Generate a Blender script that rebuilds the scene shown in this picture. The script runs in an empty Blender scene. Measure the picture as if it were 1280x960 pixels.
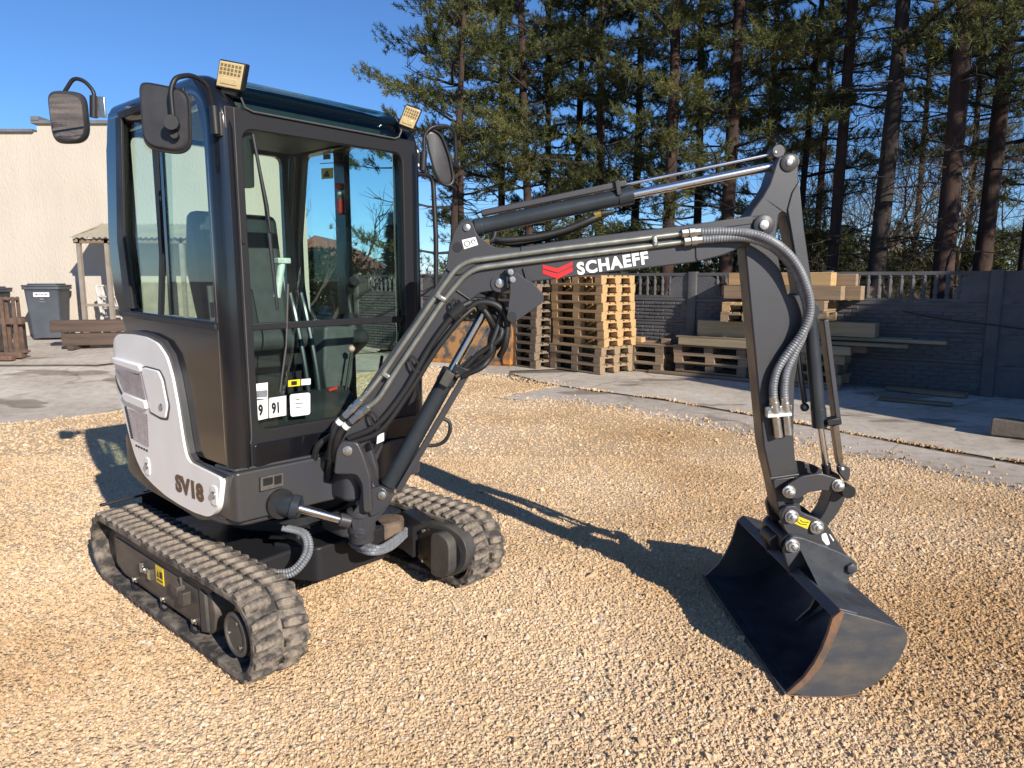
import bpy, bmesh, math, random
import numpy as np
from mathutils import Vector, Matrix
from mathutils.geometry import tessellate_polygon
R = math.radians
scene = bpy.context.scene
COL = scene.collection

# ------------------------------------------------------------------ camera
cam_d = bpy.data.cameras.new('camera')
cam = bpy.data.objects.new('camera', cam_d)
COL.objects.link(cam)
cam_d.sensor_width = 36.0
cam_d.lens = 24.75
cam_d.clip_start = 0.05
cam_d.clip_end = 2000.0
cam.location = (0.0, 0.0, 1.53)
cam.rotation_euler = (R(90) - math.atan(130.0 / 880.0), 0.0, 0.0)
scene.camera = cam
scene.render.resolution_x = 1024
scene.render.resolution_y = 768

# ------------------------------------------------------------------ sky and sun
SUN_EL = R(26.5)
SUN_AZ = math.atan2(0.565, -0.825)          # measured from +Y towards +X
world = bpy.data.worlds.new('World')
scene.world = world
world.use_nodes = True
wn = world.node_tree.nodes
wl = world.node_tree.links
wn.clear()
sky = wn.new('ShaderNodeTexSky')
sky.sky_type = 'NISHITA'
sky.sun_disc = False
sky.sun_elevation = SUN_EL
sky.sun_rotation = SUN_AZ
sky.altitude = 1000
sky.air_density = 1.0
sky.dust_density = 0.0
sky.ozone_density = 9.0
bg = wn.new('ShaderNodeBackground')
bg.inputs['Strength'].default_value = 0.107
wo = wn.new('ShaderNodeOutputWorld')
wl.new(sky.outputs[0], bg.inputs[0])
wl.new(bg.outputs[0], wo.inputs[0])
sun_d = bpy.data.lights.new('sun', 'SUN')
sun_d.energy = 5.0
sun_d.angle = R(0.53)
sun_d.color = (1.0, 0.935, 0.83)
sun = bpy.data.objects.new('sun', sun_d)
COL.objects.link(sun)
to_sun = Vector((math.sin(SUN_AZ) * math.cos(SUN_EL), math.cos(SUN_AZ) * math.cos(SUN_EL), math.sin(SUN_EL)))
sun.rotation_euler = to_sun.to_track_quat('Z', 'Y').to_euler()
sun.location = (20, -20, 20)
vs = scene.view_settings
vs.view_transform = 'Standard'
vs.look = 'None'
vs.exposure = 0.45
vs.gamma = 1.0
scene.render.engine = 'CYCLES'
scene.cycles.max_bounces = 7
scene.cycles.diffuse_bounces = 3
scene.cycles.glossy_bounces = 4
scene.cycles.transparent_max_bounces = 24

# ------------------------------------------------------------------ materials
def nt(name):
    m = bpy.data.materials.new(name)
    m.use_nodes = True
    n = m.node_tree.nodes
    b = n['Principled BSDF']
    return m, n, m.node_tree.links, b

def ramp(n, stops):
    r = n.new('ShaderNodeValToRGB')
    el = r.color_ramp.elements
    while len(el) > 1:
        el.remove(el[0])
    el[0].position = stops[0][0]
    el[0].color = (*stops[0][1], 1)
    for p, c in stops[1:]:
        e = el.new(p)
        e.color = (*c, 1)
    return r

def mat(name, col, rough=0.5, metal=0.0, var=None, scale=8.0, bump=0.0, bscale=None, coat=0.0, rvar=0.0, detail=6.0, stretch=None, lo=0.35, hi=0.65, spec=0.5):
    """plain procedural paint / metal / wood: two tones mixed by noise, fine bump, roughness variation"""
    m, n, l, b = nt(name)
    b.inputs['Roughness'].default_value = rough
    b.inputs['Metallic'].default_value = metal
    b.inputs['Coat Weight'].default_value = coat
    b.inputs['Coat Roughness'].default_value = 0.08
    b.inputs['Specular IOR Level'].default_value = spec
    tc = n.new('ShaderNodeTexCoord')
    mp = n.new('ShaderNodeMapping')
    if stretch:
        mp.inputs['Scale'].default_value = stretch
    l.new(tc.outputs['Object'], mp.inputs[0])
    nz = n.new('ShaderNodeTexNoise')
    nz.inputs['Scale'].default_value = scale
    nz.inputs['Detail'].default_value = detail
    nz.inputs['Roughness'].default_value = 0.6
    l.new(mp.outputs[0], nz.inputs['Vector'])
    if var is None:
        var = tuple(c * 0.75 for c in col)
    r = ramp(n, [(lo, var), (hi, col)])
    l.new(nz.outputs[0], r.inputs[0])
    l.new(r.outputs[0], b.inputs['Base Color'])
    if rvar:
        mr = n.new('ShaderNodeMapRange')
        mr.inputs['To Min'].default_value = rough - rvar
        mr.inputs['To Max'].default_value = rough + rvar
        mr.inputs['From Min'].default_value = 0.3
        mr.inputs['From Max'].default_value = 0.7
        l.new(nz.outputs[0], mr.inputs[0])
        l.new(mr.outputs[0], b.inputs['Roughness'])
    if bump:
        nb = n.new('ShaderNodeTexNoise')
        nb.inputs['Scale'].default_value = bscale or scale * 6
        nb.inputs['Detail'].default_value = 5
        l.new(mp.outputs[0], nb.inputs['Vector'])
        bp = n.new('ShaderNodeBump')
        bp.inputs['Strength'].default_value = bump
        bp.inputs['Distance'].default_value = 0.01
        l.new(nb.outputs[0], bp.inputs['Height'])
        l.new(bp.outputs[0], b.inputs['Normal'])
    return m

def glass(name, tint):
    m, n, l, b = nt(name)
    n.remove(b)
    tr = n.new('ShaderNodeBsdfTransparent')
    tr.inputs[0].default_value = (*tint, 1)
    gl = n.new('ShaderNodeBsdfGlossy')
    gl.inputs['Roughness'].default_value = 0.0
    lw = n.new('ShaderNodeLayerWeight')
    lw.inputs[0].default_value = 0.5
    pw = n.new('ShaderNodeMath'); pw.operation = 'POWER'; pw.inputs[1].default_value = 4.5
    l.new(lw.outputs['Facing'], pw.inputs[0])
    fr = n.new('ShaderNodeMath'); fr.operation = 'MULTIPLY_ADD'; fr.inputs[1].default_value = 0.80; fr.inputs[2].default_value = 0.028
    l.new(pw.outputs[0], fr.inputs[0])
    mx = n.new('ShaderNodeMixShader')
    l.new(fr.outputs[0], mx.inputs[0])
    l.new(tr.outputs[0], mx.inputs[1])
    l.new(gl.outputs[0], mx.inputs[2])
    l.new(mx.outputs[0], n['Material Output'].inputs[0])
    return m

def dusty(name, dark, dust, scale=9.0, rough=0.85, lo=0.42, hi=0.62):
    """rubber or paint with dry dust lying in blotches"""
    m = mat(name, dust, rough, var=dark, scale=scale, bump=0.35, bscale=120, lo=lo, hi=hi)
    return m

MT = {}
MT['black'] = mat('black_gloss_paint', (0.008, 0.009, 0.012), 0.14, var=(0.006, 0.006, 0.008), scale=3, coat=0.5, bump=0.02, bscale=40)
MT['satin'] = mat('black_satin_paint', (0.014, 0.0145, 0.018), 0.46, var=(0.020, 0.019, 0.020), scale=5, rvar=0.08, bump=0.03, bscale=160, spec=0.35)
MT['grey'] = mat('dark_grey_paint', (0.035, 0.036, 0.045), 0.40, var=(0.050, 0.047, 0.046), scale=5, rvar=0.10, bump=0.05, bscale=220)
MT['greydusty'] = mat('dusty_grey_paint', (0.085, 0.075, 0.062), 0.6, var=(0.035, 0.034, 0.037), scale=7, rvar=0.1, bump=0.08, bscale=120)
MT['white'] = mat('white_paint', (0.86, 0.84, 0.81), 0.33, var=(0.80, 0.775, 0.745), scale=5, coat=0.25, rvar=0.05)
MT['bronze'] = mat('bronze_lettering', (0.10, 0.055, 0.032), 0.4, scale=20)
MT['plastic'] = mat('black_plastic', (0.018, 0.018, 0.019), 0.5, scale=30, bump=0.06, bscale=400)
MT['mirrorback'] = mat('grey_black_moulded_plastic', (0.05, 0.049, 0.052), 0.42, var=(0.035, 0.034, 0.037), scale=12, bump=0.06, bscale=300)
MT['rubber'] = dusty('dusty_track_rubber', (0.040, 0.035, 0.032), (0.23, 0.19, 0.15), 14)
MT['lugdust'] = dusty('dusty_lug_rubber', (0.045, 0.038, 0.036), (0.27, 0.22, 0.17), 24, lo=0.40, hi=0.64)
MT['trackplate'] = mat('dusty_track_frame_paint', (0.12, 0.098, 0.078), 0.6, var=(0.05, 0.042, 0.037), scale=5, bump=0.1, bscale=90, stretch=(1, 1, 2))
MT['chrome'] = mat('chromed_rod', (0.78, 0.77, 0.76), 0.20, 1.0, var=(0.66, 0.66, 0.68), scale=10)
MT['zinc'] = mat('zinc_plated_steel', (0.62, 0.61, 0.58), 0.36, 1.0, var=(0.45, 0.44, 0.42), scale=40, bump=0.1, bscale=200)
MT['pipe'] = mat('olive_zinc_pipe', (0.40, 0.40, 0.35), 0.36, 0.75, var=(0.31, 0.31, 0.26), scale=14, rvar=0.06)
MT['hose'] = mat('grey_hose_sleeve', (0.19, 0.20, 0.215), 0.45, var=(0.13, 0.135, 0.15), scale=25)
MT['blackhose'] = mat('black_rubber_hose', (0.016, 0.016, 0.017), 0.55, scale=30, bump=0.1, bscale=300)
MT['barrel'] = mat('cylinder_barrel_paint', (0.030, 0.036, 0.043), 0.32, var=(0.022, 0.027, 0.033), scale=5, rvar=0.05)
MT['bucket'] = mat('bucket_paint', (0.060, 0.064, 0.072), 0.42, var=(0.032, 0.034, 0.040), scale=9, rvar=0.1, bump=0.06, bscale=60, detail=9)
MT['rustpaint'] = mat('scuffed_bucket_side', (0.115, 0.095, 0.076), 0.42, var=(0.056, 0.060, 0.069), scale=6, rvar=0.1, bump=0.08, bscale=70, detail=10, stretch=(1, 1, 2.2), lo=0.42, hi=0.72)
MT['rust'] = mat('rusty_edge', (0.19, 0.095, 0.05), 0.7, var=(0.085, 0.062, 0.050), scale=11, bump=0.2, bscale=90, detail=10, lo=0.40, hi=0.60)
MT['yellow'] = mat('yellow_sticker', (0.80, 0.58, 0.02), 0.45, var=(0.72, 0.50, 0.02), scale=30)
MT['sticker'] = mat('white_sticker', (0.78, 0.78, 0.76), 0.45, var=(0.7, 0.7, 0.69), scale=40)
MT['ink'] = mat('black_print', (0.012, 0.012, 0.012), 0.5, scale=40)
MT['red'] = mat('red_print', (0.62, 0.014, 0.016), 0.42, var=(0.55, 0.012, 0.014), scale=30)
MT['redplastic'] = mat('red_plastic', (0.55, 0.03, 0.02), 0.4, scale=30)
MT['lens'] = mat('amber_lamp_lens', (0.58, 0.46, 0.26), 0.16, var=(0.50, 0.38, 0.19), scale=40, coat=0.6)
MT['led'] = mat('lamp_diode', (0.22, 0.16, 0.08), 0.2, scale=40)
MT['mirror'] = mat('mirror_glass', (0.86, 0.87, 0.88), 0.01, 1.0, var=(0.85, 0.86, 0.87), scale=3)
MT['glass'] = glass('tinted_cab_glass', (0.885, 0.958, 0.932))
MT['skyglass'] = glass('dark_tinted_roof_glass', (0.60, 0.72, 0.70))
MT['seat'] = mat('grey_seat_vinyl', (0.050, 0.052, 0.055), 0.6, scale=20, bump=0.1, bscale=200)
MT['interior'] = mat('grey_interior_plastic', (0.085, 0.09, 0.09), 0.55, scale=20)
MT['pink'] = mat('pink_knob', (0.70, 0.42, 0.38), 0.35, scale=30)
MT['castbrown'] = mat('brown_cast_iron', (0.17,0.115,0.075), 0.75, var=(0.075,0.055,0.042), scale=14, bump=0.3, bscale=60)
MT['brass'] = mat('brass_fitting', (0.60,0.45,0.12), 0.35, 0.9, scale=30)
MT['bronzebar'] = mat('worn_brown_bar', (0.20,0.16,0.12), 0.35, 0.7, scale=30)
MT['cream'] = mat('cream_plastic', (0.62, 0.66, 0.60), 0.4, scale=30)

# ------------------------------------------------------------------ mesh helpers
class MB:
    def __init__(s):
        s.v = []; s.f = []
    def add(s, vs_, fs_):
        o = len(s.v)
        s.v += [tuple(p) for p in vs_]
        s.f += [tuple(i + o for i in q) for q in fs_]
        return s
    def box(s, x0, x1, y0, y1, z0, z1):
        return s.add([(x0,y0,z0),(x1,y0,z0),(x1,y1,z0),(x0,y1,z0),(x0,y0,z1),(x1,y0,z1),(x1,y1,z1),(x0,y1,z1)],
                     [(0,3,2,1),(4,5,6,7),(0,1,5,4),(1,2,6,5),(2,3,7,6),(3,0,4,7)])
    def obox(s, c, a, b, d):
        """box at c with half-axis vectors a, b, d"""
        c, a, b, d = Vector(c), Vector(a), Vector(b), Vector(d)
        q = []
        for k in (-1, 1):
            for i, j in ((-1,-1),(1,-1),(1,1),(-1,1)):
                q.append(c + a*i + b*j + d*k)
        return s.add(q, [(0,3,2,1),(4,5,6,7),(0,1,5,4),(1,2,6,5),(2,3,7,6),(3,0,4,7)])
    def prism(s, poly, plane, a, b, holes=(), fn=None):
        loops = [list(poly)] + [list(h) for h in holes]
        tri = tessellate_polygon([[Vector((p[0], p[1], 0)) for p in lp] for lp in loops])
        flat = [p for lp in loops for p in lp]
        def mp(p, d):
            if fn: return fn(p[0], p[1], d)
            if plane == 'xz': return (p[0], d, p[1])
            if plane == 'yz': return (d, p[0], p[1])
            return (p[0], p[1], d)
        n = len(flat)
        V = [mp(p, a) for p in flat] + [mp(p, b) for p in flat]
        Fc = []
        if not holes:
            Fc.append(tuple(range(n)))
            Fc.append(tuple(n + i for i in reversed(range(n))))
        else:
            for t in tri:
                Fc.append(tuple(t))
                Fc.append(tuple(n + i for i in reversed(t)))
        o = 0
        for lp in loops:
            m_ = len(lp)
            for i in range(m_):
                j = (i + 1) % m_
                Fc.append((o + i, o + j, n + o + j, n + o + i))
            o += m_
        return s.add(V, Fc)
    def tube(s, path, r, n=10, caps=True, closed=False, flat=None):
        P_ = [Vector(p) for p in path]
        m_ = len(P_)
        rr = r if isinstance(r, (list, tuple)) else [r] * m_
        up = None
        V = []
        for i in range(m_):
            if closed:
                t = (P_[(i+1) % m_] - P_[i-1])
            else:
                t = (P_[min(i+1, m_-1)] - P_[max(i-1, 0)])
            t.normalize()
            if up is None:
                up = Vector((0,0,1)) if abs(t.z) < 0.9 else Vector((1,0,0))
            up = (up - t * up.dot(t)).normalized()
            w = t.cross(up)
            for k in range(n):
                a = 2 * math.pi * k / n
                fu, fw_ = (1, 1) if flat is None else flat
                V.append(P_[i] + up * (math.cos(a) * rr[i] * fu) + w * (math.sin(a) * rr[i] * fw_))
        Fc = []
        for i in range(m_ if closed else m_ - 1):
            j = (i + 1) % m_
            for k in range(n):
                k2 = (k + 1) % n
                Fc.append((i*n+k, i*n+k2, j*n+k2, j*n+k))
        if caps and not closed:
            Fc.append(tuple(reversed(range(n))))
            Fc.append(tuple((m_-1)*n + k for k in range(n)))
        return s.add(V, Fc)
    def cyl(s, p0, p1, r, n=20, r2=None):
        return s.tube([p0, p1], [r, r if r2 is None else r2], n)
    def lathe(s, c, axis, prof, n=24):
        """prof: list of (distance along axis, radius)"""
        c = Vector(c); ax = Vector(axis).normalized()
        u = Vector((0,0,1)) if abs(ax.z) < 0.9 else Vector((1,0,0))
        u = (u - ax * u.dot(ax)).normalized(); w = ax.cross(u)
        V = []
        for d, r in prof:
            for k in range(n):
                a = 2*math.pi*k/n
                V.append(c + ax*d + u*(r*math.cos(a)) + w*(r*math.sin(a)))
        Fc = []
        for i in range(len(prof)-1):
            for k in range(n):
                k2 = (k+1) % n
                Fc.append((i*n+k, i*n+k2, (i+1)*n+k2, (i+1)*n+k))
        Fc.append(tuple(reversed(range(n)))); Fc.append(tuple((len(prof)-1)*n+k for k in range(n)))
        return s.add(V, Fc)
    def ball(s, c, r, n=12, m=8, sq=(1,1,1)):
        V = []; Fc = []
        for i in range(m+1):
            th = math.pi*i/m
            for k in range(n):
                a = 2*math.pi*k/n
                V.append((c[0]+r*sq[0]*math.sin(th)*math.cos(a), c[1]+r*sq[1]*math.sin(th)*math.sin(a), c[2]+r*sq[2]*math.cos(th)))
        for i in range(m):
            for k in range(n):
                k2 = (k+1) % n
                Fc.append((i*n+k, (i+1)*n+k, (i+1)*n+k2, i*n+k2))
        return s.add(V, Fc)
    def mesh(s, name, smooth=True, ang=38):
        me = bpy.data.meshes.new(name)
        me.from_pydata([tuple(p) for p in s.v], [], s.f)
        bm = bmesh.new(); bm.from_mesh(me)
        bmesh.ops.remove_doubles(bm, verts=bm.verts, dist=1e-6)
        bmesh.ops.recalc_face_normals(bm, faces=bm.faces)
        bm.to_mesh(me); bm.free()
        if smooth:
            me.shade_smooth()
            me.set_sharp_from_angle(angle=R(ang))
        return me

def link(name, data, parent=None):
    o = bpy.data.objects.new(name, data)
    COL.objects.link(o)
    if parent is not None:
        o.parent = parent
    return o

def part(name, mb, m, parent=None, bevel=0.0, seg=2, label=None, smooth=True, ang=38, frame=None):
    me = mb.mesh(name, smooth, ang) if isinstance(mb, MB) else mb
    if m is not None and len(me.materials) == 0:
        me.materials.append(MT[m] if isinstance(m, str) else m)
    o = link(name, me, parent)
    if frame is not None:
        o.matrix_local = frame
    if bevel:
        b = o.modifiers.new('bevel', 'BEVEL')
        b.width = bevel; b.segments = seg; b.limit_method = 'ANGLE'; b.angle_limit = R(40)
    if label:
        o['label'] = label
    return o

def tag(o, label, cat, group=None, kind=None):
    if label: o['label'] = label
    if cat: o['category'] = cat
    if group: o['group'] = group
    if kind: o['kind'] = kind
    return o

def empty(name, loc=(0,0,0), rz=0.0):
    o = link(name, None)
    o.location = loc; o.rotation_euler = (0, 0, rz)
    o.empty_display_size = 0.2
    return o

def fillet(pts, r, n=6):
    P_ = [Vector(p) for p in pts]
    out = [P_[0]]
    for i in range(1, len(P_)-1):
        a, b, c = P_[i-1], P_[i], P_[i+1]
        d1 = (a-b); d2 = (c-b)
        l = min(r, d1.length*0.49, d2.length*0.49)
        p, q = b + d1.normalized()*l, b + d2.normalized()*l
        for k in range(n+1):
            t = k/n
            out.append(p*(1-t)**2 + b*2*t*(1-t) + q*t*t)
    out.append(P_[-1])
    return out

def rpoly(pts, r, n=4):
    out = []
    m_ = len(pts)
    for i in range(m_):
        a, b, c = Vector(pts[i-1]), Vector(pts[i]), Vector(pts[(i+1) % m_])
        rr = r[i] if isinstance(r, (list, tuple)) else r
        d1, d2 = a-b, c-b
        l = min(rr, d1.length*0.49, d2.length*0.49)
        p, q = b+d1.normalized()*l, b+d2.normalized()*l
        for k in range(n+1):
            t = k/n
            out.append(tuple(p*(1-t)**2 + b*2*t*(1-t) + q*t*t))
    return out

def spline(pts, n=8):
    """Catmull-Rom through points"""
    P_ = [Vector(p) for p in pts]
    P_ = [P_[0]*2-P_[1]] + P_ + [P_[-1]*2-P_[-2]]
    out = []
    for i in range(1, len(P_)-2):
        a, b, c, d = P_[i-1:i+3]
        for k in range(n):
            t = k/n
            out.append(0.5*((2*b)+(c-a)*t+(2*a-5*b+4*c-d)*t*t+(3*b-a-3*c+d)*t**3))
    out.append(P_[-2])
    return out

def resample(path, step):
    P_ = [Vector(p) for p in path]
    L = [0]
    for a, b in zip(P_, P_[1:]): L.append(L[-1]+(b-a).length)
    n = max(2, int(L[-1]/step))
    out = []; j = 0
    for i in range(n+1):
        t = L[-1]*i/n
        while j < len(L)-2 and L[j+1] < t: j += 1
        u = (t-L[j])/max(1e-9, L[j+1]-L[j])
        out.append(P_[j].lerp(P_[j+1], u))
    return out

def hose(path, r, rib=0.0, n=10):
    p = resample(spline(path, 10), 0.0055 if rib else 0.02)
    if rib:
        return MB().tube(p, [r+(rib if i % 2 else -rib) for i in range(len(p))], n)
    return MB().tube(p, r, n)

def text_mesh(txt, size, bold=0.0, depth=0.002, width=1.0, space=1.0):
    cu = bpy.data.curves.new('lettering', 'FONT')
    cu.body = txt; cu.size = size; cu.offset = bold; cu.extrude = depth
    cu.resolution_u = 3
    cu.space_character = space
    o = bpy.data.objects.new('lettering_source', cu)
    COL.objects.link(o)
    dg = bpy.context.evaluated_depsgraph_get()
    me = bpy.data.meshes.new_from_object(o.evaluated_get(dg))
    bpy.data.objects.remove(o)
    bpy.data.curves.remove(cu)
    if width != 1.0:
        for v in me.vertices: v.co.x *= width
    return me

def lettering(name, txt, size, origin, xdir, ydir, m, parent, bold=0.0, depth=0.002, width=1.0, frame=None, space=1.0):
    me = text_mesh(txt, size, bold, depth, width, space)
    x = Vector(xdir).normalized(); y = Vector(ydir).normalized(); z = x.cross(y)
    Mx = Matrix((x, y, z)).transposed().to_4x4(); Mx.translation = Vector(origin)
    me.transform(Mx)
    me.materials.clear(); me.materials.append(MT[m])
    o = link(name, me, parent)
    if frame is not None: o.matrix_local = frame
    return o

def children(o):
    return [c for c in COL.objects if c.parent == o]

def smooth01(t):
    t = min(1.0, max(0.0, t)); return t*t*(3-2*t)

def ground_z(x, y):
    """the yard climbs gently towards the house on the left"""
    return 0.42 * smooth01((-x-2.0)/5.0) * smooth01((y-7.5)/6.0)

# ================================================================== ground, slabs, gravel bed
def sheet(name, poly, dz, m, xs, ys, parent=None, rough=0.0, seed=0):
    """a ground sheet following the lie of the land, cut into cells so that it can rise and fall"""
    me = bpy.data.meshes.new(name)
    me.from_pydata([(x, y, 0) for x, y in poly], [], [tuple(range(len(poly)))])
    bm = bmesh.new(); bm.from_mesh(me)
    for x in xs:
        bmesh.ops.bisect_plane(bm, geom=bm.verts[:]+bm.edges[:]+bm.faces[:], plane_co=(x,0,0), plane_no=(1,0,0))
    for y in ys:
        bmesh.ops.bisect_plane(bm, geom=bm.verts[:]+bm.edges[:]+bm.faces[:], plane_co=(0,y,0), plane_no=(0,1,0))
    rnd = random.Random(seed)
    for v in bm.verts:
        z = ground_z(v.co.x, v.co.y) + dz
        if rough:
            z += rough*(math.sin(v.co.x*2.3+seed)*math.sin(v.co.y*1.9+1.0) + 0.6*math.sin(v.co.x*5.1-v.co.y*3.7))
        v.co.z = z
    bmesh.ops.recalc_face_normals(bm, faces=bm.faces)
    if bm.faces and sum(f.normal.z for f in bm.faces) < 0:
        bmesh.ops.reverse_faces(bm, faces=bm.faces)
    bm.to_mesh(me); bm.free()
    me.shade_smooth()
    me.materials.append(m)
    return link(name, me, parent)

def jag(poly, amp, step, seed, closed=True):
    """break straight edges into an uneven line"""
    rnd = random.Random(seed); out = []
    for i in range(len(poly) if closed else len(poly)-1):
        a, b = Vector(poly[i]), Vector(poly[(i+1) % len(poly)])
        n = max(1, int((b-a).length/step))
        for k in range(n):
            p = a.lerp(b, k/n)
            out.append((p.x+rnd.uniform(-amp, amp), p.y+rnd.uniform(-amp, amp)))
    return out

def soil_mat():
    m, n, l, b = nt('leaf_litter_soil')
    b.inputs['Roughness'].default_value = 0.95
    g = n.new('ShaderNodeNewGeometry')
    a = n.new('ShaderNodeTexNoise'); a.inputs['Scale'].default_value = 0.8; a.inputs['Detail'].default_value = 10
    l.new(g.outputs['Position'], a.inputs['Vector'])
    r = ramp(n, [(0.35, (0.10, 0.072, 0.05)), (0.5, (0.20, 0.14, 0.10)), (0.68, (0.30, 0.22, 0.17))])
    l.new(a.outputs[0], r.inputs[0]); l.new(r.outputs[0], b.inputs['Base Color'])
    c = n.new('ShaderNodeTexNoise'); c.inputs['Scale'].default_value = 14; c.inputs['Detail'].default_value = 8
    l.new(g.outputs['Position'], c.inputs['Vector'])
    bp = n.new('ShaderNodeBump'); bp.inputs['Strength'].default_value = 0.8; bp.inputs['Distance'].default_value = 0.05
    l.new(c.outputs[0], bp.inputs['Height']); l.new(bp.outputs[0], b.inputs['Normal'])
    return m

def concrete_mat(name, c0, c1, c2, seed):
    m, n, l, b = nt(name)
    b.inputs['Roughness'].default_value = 0.88
    b.inputs['Specular IOR Level'].default_value = 0.3
    g = n.new('ShaderNodeNewGeometry')
    mp = n.new('ShaderNodeMapping'); mp.inputs['Location'].default_value = (seed, seed*1.7, 0)
    l.new(g.outputs['Position'], mp.inputs[0])
    a = n.new('ShaderNodeTexNoise'); a.inputs['Scale'].default_value = 0.7; a.inputs['Detail'].default_value = 12; a.inputs['Roughness'].default_value = 0.62
    l.new(mp.outputs[0], a.inputs['Vector'])
    r = ramp(n, [(0.33, c0), (0.5, c1), (0.66, c2)])
    l.new(a.outputs[0], r.inputs[0])
    sp = n.new('ShaderNodeTexNoise'); sp.inputs['Scale'].default_value = 160; sp.inputs['Detail'].default_value = 3
    l.new(mp.outputs[0], sp.inputs['Vector'])
    r2 = ramp(n, [(0.40, (0.66, 0.64, 0.62)), (0.56, (1, 1, 1))])
    l.new(sp.outputs[0], r2.inputs[0])
    mu = n.new('ShaderNodeMixRGB'); mu.blend_type = 'MULTIPLY'; mu.inputs[0].default_value = 0.75
    l.new(r.outputs[0], mu.inputs[1]); l.new(r2.outputs[0], mu.inputs[2])
    # stains with a shape of their own
    st_ = n.new('ShaderNodeTexNoise'); st_.inputs['Scale'].default_value = 0.55; st_.inputs['Detail'].default_value = 3
    mp2 = n.new('ShaderNodeMapping'); mp2.inputs['Location'].default_value = (seed*3.1, 4.0, 0); mp2.inputs['Scale'].default_value = (1.0, 2.2, 1)
    l.new(g.outputs['Position'], mp2.inputs[0]); l.new(mp2.outputs[0], st_.inputs['Vector'])
    r3 = ramp(n, [(0.61, (1, 1, 1)), (0.645, (0.55, 0.52, 0.50))])
    l.new(st_.outputs[0], r3.inputs[0])
    m3 = n.new('ShaderNodeMixRGB'); m3.blend_type = 'MULTIPLY'; m3.inputs[0].default_value = 1.0
    l.new(mu.outputs[0], m3.inputs[1]); l.new(r3.outputs[0], m3.inputs[2])
    wr = n.new('ShaderNodeTexNoise'); wr.inputs['Scale'].default_value = 1.3; wr.inputs['Detail'].default_value = 6
    l.new(mp.outputs[0], wr.inputs['Vector'])
    wv = n.new('ShaderNodeVectorMath'); wv.operation = 'MULTIPLY_ADD'; wv.inputs[1].default_value = (0.9, 0.9, 0.0)
    l.new(wr.outputs['Color'], wv.inputs[0]); l.new(mp.outputs[0], wv.inputs[2])
    vc = n.new('ShaderNodeTexVoronoi'); vc.feature = 'DISTANCE_TO_EDGE'; vc.inputs['Scale'].default_value = 0.42
    l.new(wv.outputs[0], vc.inputs['Vector'])
    r4 = ramp(n, [(0.0, (0.34, 0.30, 0.26)), (0.006, (0.55, 0.52, 0.48)), (0.014, (1, 1, 1))])
    l.new(vc.outputs['Distance'], r4.inputs[0])
    m4 = n.new('ShaderNodeMixRGB'); m4.blend_type = 'MULTIPLY'; m4.inputs[0].default_value = 0.45
    l.new(m3.outputs[0], m4.inputs[1]); l.new(r4.outputs[0], m4.inputs[2])
    sc_ = n.new('ShaderNodeTexNoise'); sc_.inputs['Scale'].default_value = 9; sc_.inputs['Detail'].default_value = 8
    l.new(mp.outputs[0], sc_.inputs['Vector'])
    r5 = ramp(n, [(0.36, (0.72, 0.68, 0.63)), (0.52, (1, 1, 1)), (0.70, (1.10, 1.10, 1.08))])
    l.new(sc_.outputs[0], r5.inputs[0])
    m5 = n.new('ShaderNodeMixRGB'); m5.blend_type = 'MULTIPLY'; m5.inputs[0].default_value = 0.5
    l.new(m4.outputs[0], m5.inputs[1]); l.new(r5.outputs[0], m5.inputs[2])
    l.new(m5.outputs[0], b.inputs['Base Color'])
    bp = n.new('ShaderNodeBump'); bp.inputs['Strength'].default_value = 0.6; bp.inputs['Distance'].default_value = 0.01
    l.new(sp.outputs[0], bp.inputs['Height']); l.new(bp.outputs[0], b.inputs['Normal'])
    return m

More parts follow.
